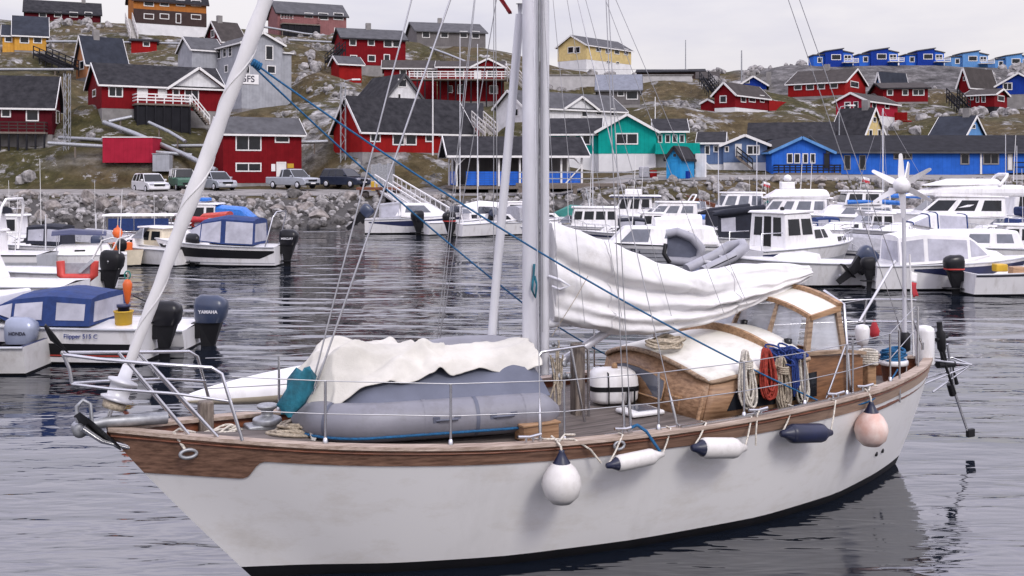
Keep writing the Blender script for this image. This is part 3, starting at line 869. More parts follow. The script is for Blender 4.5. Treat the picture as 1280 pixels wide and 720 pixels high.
# ------------------------------------------------------------------ open pavilion with blue planks
def pavilion():
    c = P(570, 233, 88)
    t = thing('pavilion', 'open sided pavilion with white posts, blue plank walls and a grey roof by the quay', 'pavilion', c, R(10))
    Lp, Dp = 10.6, 5.4
    ze, zr = 2.65, 4.05
    volume_roof = MB()
    y0, y1, yc = 0, Dp, Dp / 2
    k = (zr - ze) / (Dp / 2)
    tr = MB()
    for s in (-1, 1):
        ya, za = yc + s * (Dp / 2 + .5), ze - k * .5
        q = [(-.8, yc, zr), (Lp + .5, yc, zr), (Lp + .5, ya, za), (-.8, ya, za)]
        volume_roof.hexa(q + [(p[0], p[1], p[2] + .14) for p in q])
        tr.bar((-.83, yc, zr + .05), (-.83, ya, za + .05), .06, .26)
        tr.bar((Lp + .53, yc, zr + .05), (Lp + .53, ya, za + .05), .06, .26)
        tr.bar((-.8, ya + s * .03, za + .04), (Lp + .5, ya + s * .03, za + .04), .06, .18)
    volume_roof.build('roof', 'roof_dark', t)
    tr.build('bargeboard', 'trim_white', t)
    for x in np.linspace(.06, Lp - .06, 7):
        for y in (.08, Dp - .08):
            MB().box((x, y, ze / 2), (.15, .15, ze)).build('post', 'trim_white', t)
    b = MB()
    for x in (.1, Lp * .6, Lp - .1):
        b.bar((x, .02, 1.7), (x + (1.0 if x < 1 else -1.0), .02, ze), .09)
    b.bar((.02, .1, 2.0), (.02, yc, ze), .1).bar((.02, Dp - .1, 2.0), (.02, yc, ze), .1).bar((.02, 0, ze), (.02, Dp, ze), .14).bar((.02, yc, 0.2), (.02, yc, zr - .1), .14)
    b.bar((Lp * .55, -.02, .2), (Lp * .68, -.02, 1.6), .09).bar((Lp * .86, -.02, .2), (Lp, -.02, 1.8), .09)
    b.build('brace', 'trim_white', t)
    w = MB()
    for z in np.arange(.1, 1.2, .19):
        w.box((Lp / 2 + .4, .18, z + .08), (Lp - .9, .04, .17))
        w.box((.18, Dp / 2 + .6, z + .08), (.04, Dp - 1.4, .17))
    w.build('plank_wall', 'p_blue', t)
    MB().box((Lp / 2, Dp - .3, 1.3), (Lp - .4, .1, 2.4)).build('back_wall', 'p_grey_dark', t)
    MB().box((6.6, .3, 1.3), (1.1, .05, 2.2)).build('door', 'p_white', t)
    MB().box((Lp / 2, Dp / 2, -.1), (Lp + .4, Dp + .3, .22)).build('floor', 'post_wood', t)
    for x in np.linspace(.5, Lp - .5, 5):
        MB().box((x, .3, -.9), (.4, .4, 1.4)).build('pier', 'concrete', t)
    CTRL.extend([(c.x, c.y + 3, c.z - .5), (c.x + 10, c.y + 4, c.z - .5)])


pavilion()


# ------------------------------------------------------------------ terrain
def P_ctrl(px, py, Y):
    v = P(px, py, Y)
    CTRL.append((v.x, v.y, v.z))


for q in [(0, 24, 195), (20, 27, 188), (140, 30, 185), (300, 36, 180), (330, 40, 178), (470, 44, 178), (620, 64, 183), (660, 72, 183), (690, 82, 180), (820, 96, 175), (870, 100, 165), (910, 110, 150), (945, 114, 150),
          (960, 104, 174), (975, 86, 181), (1010, 82, 183), (1240, 86, 190), (1290, 86, 200), (970, 116, 168), (1050, 112, 169), (1130, 112, 169), (1190, 112, 169), (1000, 140, 133), (1000, 152, 122),
          (200, 80, 138), (60, 75, 145), (60, 95, 120), (0, 90, 125), (90, 130, 108), (300, 145, 112), (390, 130, 115), (390, 90, 135), (390, 60, 155), (410, 170, 104), (660, 110, 140), (640, 150, 112),
          (870, 140, 128), (870, 165, 112), (830, 135, 128), (1180, 150, 125), (1280, 150, 128), (1150, 170, 113), (1280, 170, 114), (820, 205, 98), (880, 212, 95), (650, 215, 95),
          (30, 192, 99.5), (100, 215, 94), (150, 222, 94.5), (300, 226, 95.5), (400, 222, 96), (480, 222, 95), (-60, 190, 100), (-60, 60, 160), (100, 190, 97), (230, 190, 99)]:
    P_ctrl(*q)
for x in np.linspace(-110, 150, 14):
    CTRL += [(x, 85.5, 1.95), (x, 94, 2.4)]
for x in np.linspace(-130, 170, 9):
    CTRL += [(x, 240, 26 if x < 10 else (18 if x < 50 else 21)), (x, 300, 18)]
for y in (110, 150, 190):
    CTRL += [(-125, y, 4 + (y - 90) * .27), (165, y, 4 + (y - 95) * .19)]
C = np.array(CTRL)
CXY, CZv = C[:, :2], C[:, 2]


def phi(r2):
    return np.where(r2 > 1e-9, .5 * r2 * np.log(np.maximum(r2, 1e-9)), 0)


n_ = len(C)
K_ = phi(((CXY[:, None] - CXY[None]) ** 2).sum(-1)) + np.eye(n_) * 2.0
Pm = np.hstack([np.ones((n_, 1)), CXY])
A_ = np.block([[K_, Pm], [Pm.T, np.zeros((3, 3))]])
sol = np.linalg.solve(A_, np.concatenate([CZv, np.zeros(3)]))
GX = np.arange(-150, 190.1, 1.0)
GY = np.concatenate([np.arange(66, 128, .8), np.arange(128, 215, 1.1), np.arange(215, 420, 6)])
XX, YY = np.meshgrid(GX, GY)
pts = np.stack([XX.ravel(), YY.ravel()], 1)
Z = np.empty(len(pts))
for i in range(0, len(pts), 20000):
    q = pts[i:i + 20000]
    Z[i:i + 20000] = phi(((q[:, None] - CXY[None]) ** 2).sum(-1)) @ sol[:n_] + sol[n_] + q @ sol[n_ + 1:]
Z = Z.reshape(XX.shape)
kx = np.clip((XX - 4) / 6.0, 0, 1)
shore = (2.0 + 1.25 * kx) * np.clip((YY - 75.0) / 9.5, -1.4, 1.0)                  # the rubble slope below the quay road
roadz = 1.98 + (YY - 84.5) * .045 + 1.25 * kx
tt = np.clip((YY - 95) / 4.0, 0, 1)
Z = np.where(YY < 84.5, shore, np.where(YY < 99, roadz * (1 - tt) + np.maximum(Z, roadz) * tt, Z))
hd = np.full(XX.shape, 99.0)                                         # distance to the nearest house corner keeps the noise away from walls
for c in CTRL:
    hd = np.minimum(hd, np.hypot(XX - c[0], YY - c[1]))
Nz = np.zeros(XX.shape)
for j in range(XX.shape[0]):
    for i in range(XX.shape[1]):
        x, y = XX[j, i], YY[j, i]
        if 84 < y < 94.5 or y < 70 or y > 230:
            continue
        a = noise.ridged_multi_fractal(Vector((x * .055, y * .075, 1.3)), .9, 2.1, 4, 1.0, 2.0) - 1.0
        Nz[j, i] = a * .9 + nz(x * .3, y * .35, 4) * .45
damp = np.clip((hd - 1) / 7, .12, 1) * np.clip((YY - 94.5) / 8, 0, 1)
Zt = Z + np.where(YY > 94.5, Nz * damp, 0) + np.where(YY < 84, Nz * .12, 0)
Zt = np.where(YY > 200, Zt - (YY - 200) * .12, Zt)
ny_, nx_ = XX.shape
vs = np.stack([XX.ravel(), YY.ravel(), Zt.ravel()], 1)
fs = [(j * nx_ + i, j * nx_ + i + 1, (j + 1) * nx_ + i + 1, (j + 1) * nx_ + i) for j in range(ny_ - 1) for i in range(nx_ - 1)]
me = bpy.data.meshes.new('hillside')
me.from_pydata(vs.tolist(), [], fs)
me.polygons.foreach_set('use_smooth', [True] * len(fs))
ground = bpy.data.objects.new('hillside', me)
COL.objects.link(ground)
tag(ground, 'grassy granite hillside with bare rock outcrops rising behind the harbour', 'hillside', kind='structure')


def tz(x, y):
    j = int(np.clip(np.searchsorted(GY, y) - 1, 0, len(GY) - 2))
    i = int(np.clip(x - GX[0], 0, len(GX) - 2))
    u, v = (x - GX[i]), (y - GY[j]) / (GY[j + 1] - GY[j])
    u = min(max(u, 0), 1)
    return float((Zt[j, i] * (1 - u) + Zt[j, i + 1] * u) * (1 - v) + (Zt[j + 1, i] * (1 - u) + Zt[j + 1, i + 1] * u) * v)


gm = bpy.data.materials.new('hillside')
gm.use_nodes = True
t = gm.node_tree
L = t.links.new
b = t.nodes['Principled BSDF']
b.inputs['Roughness'].default_value = .95
b.inputs['Specular IOR Level'].default_value = .2
g = t.nodes.new('ShaderNodeNewGeometry')


def gnoise(sc, det=6, rough=.6, st=(1, 1, 1)):
    m = t.nodes.new('ShaderNodeMapping')
    m.inputs['Scale'].default_value = st
    L(g.outputs['Position'], m.inputs[0])
    n = t.nodes.new('ShaderNodeTexNoise')
    n.inputs['Scale'].default_value = sc
    n.inputs['Detail'].default_value = det
    n.inputs['Roughness'].default_value = rough
    L(m.outputs[0], n.inputs['Vector'])
    return n.outputs[0]


def gramp(src, stops):
    r = t.nodes.new('ShaderNodeValToRGB')
    e = r.color_ramp.elements
    for k, (p_, c_) in enumerate(stops):
        q = e[k] if k < 2 else e.new(p_)
        q.position = p_
        q.color = (*c_, 1) if len(c_) == 3 else c_
    L(src, r.inputs[0])
    return r.outputs[0]


def gmix(f_, a_, b_, bt='MIX'):
    m = t.nodes.new('ShaderNodeMixRGB')
    m.blend_type = bt
    if isinstance(f_, float):
        m.inputs[0].default_value = f_
    else:
        L(f_, m.inputs[0])
    for k, q in ((1, a_), (2, b_)):
        if isinstance(q, tuple):
            m.inputs[k].default_value = (*q, 1)
        else:
            L(q, m.inputs[k])
    return m.outputs[0]


grass = gmix(gramp(gnoise(.09, 5), [(.40, (0, 0, 0)), (.58, (1, 1, 1))]), gramp(gnoise(.8, 8, .7), [(.3, (.030, .021, .010)), (.5, (.082, .061, .030)), (.7, (.15, .115, .062))]),
             gramp(gnoise(.9, 8, .7), [(.3, (.018, .018, .007)), (.52, (.055, .050, .019)), (.72, (.12, .10, .045))]))
rockc = gramp(gnoise(.5, 9, .72, (1, 1, 2.5)), [(.36, (.045, .042, .04)), (.46, (.15, .143, .138)), (.55, (.28, .27, .265)), (.65, (.48, .47, .465))])
sepn = t.nodes.new('ShaderNodeSeparateXYZ')
L(g.outputs['Normal'], sepn.inputs[0])
slope = gramp(sepn.outputs[2], [(.5, (1, 1, 1)), (.74, (0, 0, 0))])
patch = gramp(gnoise(.13, 9, .72), [(.55, (0, 0, 0)), (.585, (1, 1, 1))])
patch2 = gramp(gnoise(.45, 8, .75, (1, 1, 1)), [(.575, (0, 0, 0)), (.605, (1, 1, 1))])
mx = gmix(1.0, patch, patch2, 'LIGHTEN')
mx = gmix(1.0, mx, slope, 'LIGHTEN')
sp = t.nodes.new('ShaderNodeSeparateXYZ')
L(g.outputs['Position'], sp.inputs[0])
lowm = t.nodes.new('ShaderNodeMapRange')
lowm.inputs[1].default_value = 1.75
lowm.inputs[2].default_value = 1.95
lowm.inputs[3].default_value = 1
lowm.inputs[4].default_value = 0
L(sp.outputs[2], lowm.inputs[0])
col = gmix(mx, grass, rockc)
col = gmix(lowm.outputs[0], col, (.085, .08, .077))
# the granite ridge on the right is bare and dark
ridge = t.nodes.new('ShaderNodeMapRange')
ridge.inputs[1].default_value = 160
ridge.inputs[2].default_value = 166
L(sp.outputs[1], ridge.inputs[0])
rx = t.nodes.new('ShaderNodeMapRange')
rx.inputs[1].default_value = 38
rx.inputs[2].default_value = 42
L(sp.outputs[0], rx.inputs[0])
rm = t.nodes.new('ShaderNodeMath')
rm.operation = 'MULTIPLY'
L(ridge.outputs[0], rm.inputs[0])
L(rx.outputs[0], rm.inputs[1])
col = gmix(rm.outputs[0], col, gramp(gnoise(.4, 9, .75, (1, 1, 2)), [(.36, (.035, .033, .033)), (.5, (.10, .095, .095)), (.66, (.22, .21, .21))]))
L(col, b.inputs['Base Color'])
bp = t.nodes.new('ShaderNodeBump')
bp.inputs['Strength'].default_value = .9
bp.inputs['Distance'].default_value = .5
L(gnoise(.9, 9, .7), bp.inputs['Height'])
L(bp.outputs[0], b.inputs['Normal'])
me.materials.append(gm)

# quay road: a gravel strip 4 cm over the ground
mat('road', (.20, .185, .175), .95, var=.25, sc=.8, c2=(.27, .255, .245), bump=.3, bsc=6)
rd = MB()


def road_p(u, v):
    x = -140 + 190 * u
    y = 85.4 + 8.2 * v
    return (x, y, tz(x, y) + .05)


rd.grid(road_p, 190, 8)
tag(rd.build('road', 'road'), 'dusty gravel quay road above the rubble embankment', 'road', kind='structure')

# ------------------------------------------------------------------ water
wm = bpy.data.materials.new('water')
wm.use_nodes = True
t = wm.node_tree
L = t.links.new
b = t.nodes['Principled BSDF']
b.inputs['Base Color'].default_value = (.006, .009, .016, 1)
b.inputs['Roughness'].default_value = .03
b.inputs['IOR'].default_value = 1.95
b.inputs['Specular IOR Level'].default_value = .62
g = t.nodes.new('ShaderNodeNewGeometry')


def wnoise(sc, st, det=3, rough=.5, dist=0.0, rot=0.0):
    m = t.nodes.new('ShaderNodeMapping')
    m.inputs['Scale'].default_value = st
    m.inputs['Rotation'].default_value = (0, 0, rot)
    L(g.outputs['Position'], m.inputs[0])
    n = t.nodes.new('ShaderNodeTexNoise')
    n.inputs['Scale'].default_value = sc
    n.inputs['Detail'].default_value = det
    n.inputs['Roughness'].default_value = rough
    n.inputs['Distortion'].default_value = dist
    L(m.outputs[0], n.inputs['Vector'])
    return n.outputs[0]


def bump(h, s, d, prev=None):
    q = t.nodes.new('ShaderNodeBump')
    q.inputs['Distance'].default_value = d
    if isinstance(s, float):
        q.inputs['Strength'].default_value = s
    else:
        L(s, q.inputs['Strength'])
    L(h, q.inputs['Height'])
    if prev is not None:
        L(prev, q.inputs['Normal'])
    return q.outputs[0]


pm = t.nodes.new('ShaderNodeMapRange')       # patches of breeze and patches of calm water
pm.inputs[1].default_value = .4
pm.inputs[2].default_value = .6
pm.inputs[3].default_value = .3
pm.inputs[4].default_value = 1.0
L(wnoise(.12, (.6, 1, 1), 3), pm.inputs[0])
sp = t.nodes.new('ShaderNodeSeparateXYZ')
L(g.outputs['Position'], sp.inputs[0])
yr_m = t.nodes.new('ShaderNodeMapRange')       # sheltered, smoother water close to the yacht and the near quay
yr_m.inputs[1].default_value = 13
yr_m.inputs[2].default_value = 21
yr_m.inputs[3].default_value = .16
yr_m.inputs[4].default_value = 1.0
L(sp.outputs[1], yr_m.inputs[0])
mm = t.nodes.new('ShaderNodeMath')
mm.operation = 'MULTIPLY'
pm0 = pm
L(pm.outputs[0], mm.inputs[0])
L(yr_m.outputs[0], mm.inputs[1])
pm = mm
def crest(h, p):
    q = t.nodes.new('ShaderNodeMath')
    q.operation = 'POWER'
    q.inputs[1].default_value = p
    L(h, q.inputs[0])
    return q.outputs[0]


n1 = bump(crest(wnoise(.5, (.62, 1.45, 1), 1.5, .45, .5, .10), 3.0), pm.outputs[0], .36)
n2 = bump(crest(wnoise(1.9, (.5, 1.6, 1), 2.5, .55, .3, -.08), 2.5), pm0.outputs[0], .045, n1)
L(n2, b.inputs['Normal'])
wme = MB()
wme.add([(-700, -60, 0), (700, -60, 0), (700, 90, 0), (-700, 90, 0)], [(0, 1, 2, 3)])
tag(wme.build('water', wm), 'rippled grey harbour water reflecting the cloudy sky', 'water', kind='structure')


# ------------------------------------------------------------------ boulders of the embankment
def rock_mesh(seed, sub=2):
    import bmesh
    bm = bmesh.new()
    bmesh.ops.create_icosphere(bm, subdivisions=sub, radius=1)
    rr = random.Random(seed)
    cuts = [Vector((rr.gauss(0, 1), rr.gauss(0, 1), rr.gauss(0, .8))).normalized() for _ in range(11)]
    ds = [rr.uniform(.55, .85) for _ in cuts]
    for v in bm.verts:
        p = v.co.copy()
        for c_, d_ in zip(cuts, ds):
            e = p.dot(c_) - d_
            if e > 0:
                p -= c_ * e
        p *= 1 + .06 * noise.noise(p * 3 + Vector((seed, 0, 0)))
        v.co = p
    m_ = bpy.data.meshes.new('boulder')
    bm.to_mesh(m_)
    bm.free()
    return m_


RM = []
for k in range(9):
    q = rock_mesh(k * 7 + 1)
    q.materials.append(MATS['rock' if k % 3 else 'rock_warm'])
    RM.append(q)
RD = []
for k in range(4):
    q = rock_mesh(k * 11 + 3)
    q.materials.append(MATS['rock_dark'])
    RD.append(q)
rr = random.Random(3)
spots = []
tries = 0
while len(spots) < 296 and tries < 60000:
    tries += 1
    y = rr.uniform(75.2, 85.0)
    px = rr.uniform(-10, 500) if rr.random() < .68 else rr.uniform(500, 1290)
    x = (px - 640) * y / F
    s = rr.choice((.28, .36, .42, .5, .6, .72)) * rr.uniform(.9, 1.1) * (1.15 if y < 81 else .9)
    if all((x - a) ** 2 + (1.15 * (y - b_)) ** 2 > (.92 * (s + c_)) ** 2 for a, b_, c_ in spots):
        spots.append((x, y, s))
for x, y, s in spots:
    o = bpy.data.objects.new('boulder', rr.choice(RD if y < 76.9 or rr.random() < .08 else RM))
    COL.objects.link(o)
    o.location = (x, y, tz(x, y) + s * .35)
    o.scale = (s * rr.uniform(.9, 1.35), s * rr.uniform(.8, 1.1), s * rr.uniform(.6, .95))
    o.rotation_euler = (rr.uniform(-.5, .5), rr.uniform(-.5, .5), rr.uniform(0, 6.3))
    tag(o, 'grey granite boulder in the rubble embankment below the quay road', 'boulder', 'granite boulders of the embankment')


def rock_heap(name, label, n, fn, m):
    mb = MB()
    for _ in range(n):
        q = fn()
        if q is None:
            continue
        x, y, s = q
        me_ = rr.choice(RM)
        Q = Matrix.Rotation(rr.uniform(0, 6.3), 3, 'Z') @ Matrix.Rotation(rr.uniform(-.6, .6), 3, 'X')
        fl = rr.uniform(.55, 1)
        c_ = Vector((x, y, tz(x, y) + s * .2))
        mb.add([c_ + (Q @ v.co) * s * fl for v in me_.vertices], [tuple(p_.vertices) for p_ in me_.polygons])
    return tag(mb.build(name, m), label, name.replace('_', ' '), kind='stuff')


rock_heap('rubble', 'small stones filling the gaps of the embankment', 1500, lambda: (rr.uniform(-48, 52), rr.uniform(75, 85.3), rr.uniform(.15, .4)), 'rock')


def hill_rock():
    y = 96 + 100 * rr.random() ** 1.6
    x = rr.uniform(-.5, .5) * y
    v = nz(x * .05, y * .07, 9.1) + (.3 if y < 103 and x < -18 else 0)
    if v < .12 or min((x - a) ** 2 + (y - b_) ** 2 for a, b_, _ in CTRL) < 12:
        return None
    return x, y, rr.uniform(.25, .95) * (1 + .005 * (y - 96))


rock_heap('hill_rocks', 'loose pale rocks strewn over the grassy hillside', 3200, hill_rock, 'rock')

# ------------------------------------------------------------------ walls, pipes, poles, boxes on the hill
t = thing('retaining_wall', 'pale concrete retaining wall below the yellow house', 'wall', P(775, 120, 158))
MB().box((0, 0, .8), (21, .5, 4.4)).build('wall', 'concrete_pale', t)
MB().box((0, -.05, 3.06), (21.4, .7, .12)).build('coping', 'concrete', t)
MB().box((0, .1, 3.9), (20, .05, .06)).build('rail', 'galv', t)
t = thing('container', 'plain red corrugated container shed standing on the slope', 'container', P(159.5, 203, 97))
MB().box((0, 1.2, 1.1), (4.5, 2.4, 2.25)).build('body', 'p_red_pink', t)
MB().box((0, 1.2, 2.27), (4.6, 2.5, .09)).build('roof', 'trim_white', t)
CTRL
t = thing('utility_box', 'grey steel utility cabinet beside the parked cars', 'cabinet', P(201, 214, 96.5))
MB().box((0, .5, .75), (1.5, 1.0, 1.55)).build('cabinet', 'p_grey', t, .03)
MB().box((0, .5, 1.56), (1.6, 1.1, .08)).build('lid', 'galv', t)
t = thing('skip', 'grey metal skip container at the top of the gangway', 'skip', P(477, 234, 89))
MB().box((0, .9, .95), (1.8, 1.6, 1.85)).build('body', 'galv', t)
MB().box((.5, .9, 1.0), (.1, 1.7, 1.95)).box((-.3, .9, 1.0), (.08, 1.7, 1.95)).build('rib', 'p_grey', t)
t = thing('bollard', 'yellow concrete block beside the gangway', 'block', P(468, 238, 86.5))
MB().box((0, 0, .35), (.5, .5, .75)).build('block', 'yellow', t, .05)
t = thing('winch_box', 'small red box on the shore beside the blue hut', 'box', P(817, 222, 88))
MB().box((0, .2, .3), (.55, .5, .6)).build('body', 'p_red_bright', t, .04)
MB().box((-.75, .25, .45), (.8, .6, .9)).build('cover', 'grey_cloth', t, .1)


def pipe(label, pts, Y0, Y1=None, r=.17):
    Y1 = Y1 or Y0
    q = []
    for k, (x, y) in enumerate(pts):
        q.append(P(x, y, Y0 + (Y1 - Y0) * k / (len(pts) - 1)))
    c = q[0].copy()
    t = thing('utility_pipe', label, 'pipe', c, 0, 'insulated utility pipes across the hillside')
    MB().tube([p - c for p in q], r, 8).build('pipe', 'galv', t)
    for a, b_ in zip(q, q[1:]):
        n = max(1, int((b_ - a).length / 4))
        for k in range(n):
            p = a.lerp(b_, (k + .5) / n) - c
            MB().box(p - Vector((0, 0, .6)), (.12, .12, 1.1)).build('support', 'post_wood', t)


pipe('grey pipe running down from the red house deck to the silver car', [(130, 153), (168, 167), (232, 194), (270, 213)], 103, 95.6, .24)
pipe('grey pipe joining the deck foot of the red house', [(136, 152), (165, 146)], 102.6, 103.5)
pipe('upper grey pipe leaving the dark red house at the left edge', [(74, 172), (128, 175)], 101.5, 99)
pipe('lower grey pipe passing behind the red container shed', [(60, 179), (128, 183), (192, 190), (240, 194)], 97, 98.5)
pipe('grey pipe curving from below the deck stair', [(186, 153), (212, 165), (232, 177)], 103, 100)
pipe('grey pipe running level behind the deep red house', [(192, 183), (268, 182), (376, 178), (410, 177)], 101, 103)
pipe('high grey pipe between the yellow house and the red shed', [(58, 52), (100, 52)], 141)
pipe('high grey pipe from the red shed to the grey warehouse', [(152, 53), (164, 53), (240, 55)], 152)
pipe('grey pipe crossing the slope below the yellow house', [(0, 87), (92, 87)], 126)
pipe('thin grey pipe below the dusty pink house', [(326, 33), (380, 42), (418, 46)], 174)
pipe('thin grey pipe beside the two storey red house', [(360, 50), (418, 53)], 160)
pipe('grey pipe slanting down from the grey brown house', [(538, 60), (560, 68), (582, 77)], 172, 150)


def stairs(label, a, b_, Y0, Y1, w=1.2, m='p_dark'):
    a, b_ = P(*a, Y0), P(*b_, Y1)
    t = thing('hill_stair', label, 'stairs', (a + b_) / 2, 0, 'wooden stairways on the hillside')
    c = (a + b_) / 2
    a, b_ = a - c, b_ - c
    h_ = House()
    h_.root = t
    d = (b_ - a)
    q, r = MB(), MB()
    sd_ = Vector((-d.y, d.x, 0)).normalized() * w / 2
    n = max(5, int(d.length / .35))
    for k in range(n + 1):
        q.box(a.lerp(b_, k / n), (.4, w, .06))
    for s in (-1, 1):
        q.bar(a + sd_ * s, b_ + sd_ * s, .1, .3)
        for z in (.5, 1.0):
            r.bar(a + sd_ * s + Vector((0, 0, z)), b_ + sd_ * s + Vector((0, 0, z)), .08, .1)
        for k in range(6):
            p = a.lerp(b_, k / 5) + sd_ * s
            r.bar(p - Vector((0, 0, .9)), p + Vector((0, 0, 1.05)), .1)
    q.build('tread', m, t)
    r.build('handrail', m, t)


stairs('black wooden stair sloping down below the small yellow house', (50, 68), (90, 86), 136, 128, 1.6)
stairs('steep white railed stair beside the white foundation house', (161, 24), (168, 48), 168, 156, 1.0, 'p_pale')
stairs('dark stair at the corner of the two storey red house', (428, 62), (410, 78), 147, 145)
stairs('dark stair climbing to the red house on the slope', (880, 98), (892, 115), 150, 137, 1.2)
stairs('pale stair with handrails beside the deck on stilts', (637, 90), (652, 108), 138, 134, 1.2, 'p_pale')
stairs('grey stair running down beside the large red house', (597, 152), (614, 168), 106, 102, 1.2, 'p_pale')
stairs('dark stair in front of the low red house at far right', (1190, 120), (1206, 136), 142, 138, 1.4)


def mast(name, label, px, yb, yt, Y, r=.06, lattice=False, lamp=False, cat='pole', group=None, m='galv'):
    p = P(px, yb, Y)
    h_ = (yb - yt) * Y / F
    t = thing(name, label, cat, p, 0, group)
    q = MB()
    if lattice:
        w = .22
        n = int(h_ / .7)
        for sx, sy in ((-w, -w), (w, -w), (w, w), (-w, w)):
            q.bar((sx, sy, -.3), (sx, sy, h_), .05)
        for k in range(n):
            z0_, z1_ = h_ * k / n, h_ * (k + 1) / n
            s = 1 if k % 2 else -1
            q.bar((-w * s, -w, z0_), (w * s, -w, z1_), .035).bar((-w, -w * s, z0_), (-w, w * s, z1_), .035).bar((w, -w * s, z0_), (w, w * s, z1_), .035)
    else:
        q.tube([(0, 0, -.3), (0, 0, h_)], [r, r * .7], 8)
    q.build('pole', m, t)
    if lamp:
        MB().tube([(0, 0, h_), (.15, 0, h_ + .35), (.9, 0, h_ + .5)], .05, 6).build('arm', m, t)
        MB().box((1.2, 0, h_ + .48), (.8, .28, .16)).build('lamp_head', 'trim_white', t, .05)
    return t


mast('street_lamp', 'street lamp on a lattice mast left of the large red house', 429, 212, 106, 100, lattice=True, lamp=True, cat='street lamp')
mast('street_lamp', 'bent street lamp in front of the steep roofed yellow house', 1049, 190, 138, 108, .08, lamp=True, cat='street lamp')
mast('lattice_mast', 'slim lattice mast standing on the slope at left', 84, 212, 92, 99, lattice=True, cat='mast')
mast('flagpole', 'white flagpole on the green slope behind the teal house', 819, 158, 121, 112, .06, m='trim_white', cat='flagpole')
mast('antenna_mast', 'tall thin mast on the crest right of the yellow house', 857, 98, 50, 176, .1, cat='mast')
mast('antenna_mast', 'tall thin mast behind the house with two chimneys', 927, 104, 63, 155, .12, cat='mast')
mast('utility_pole', 'slim white pole left of the large red house roof', 541, 190, 96, 96, .07, m='trim_white', cat='pole')


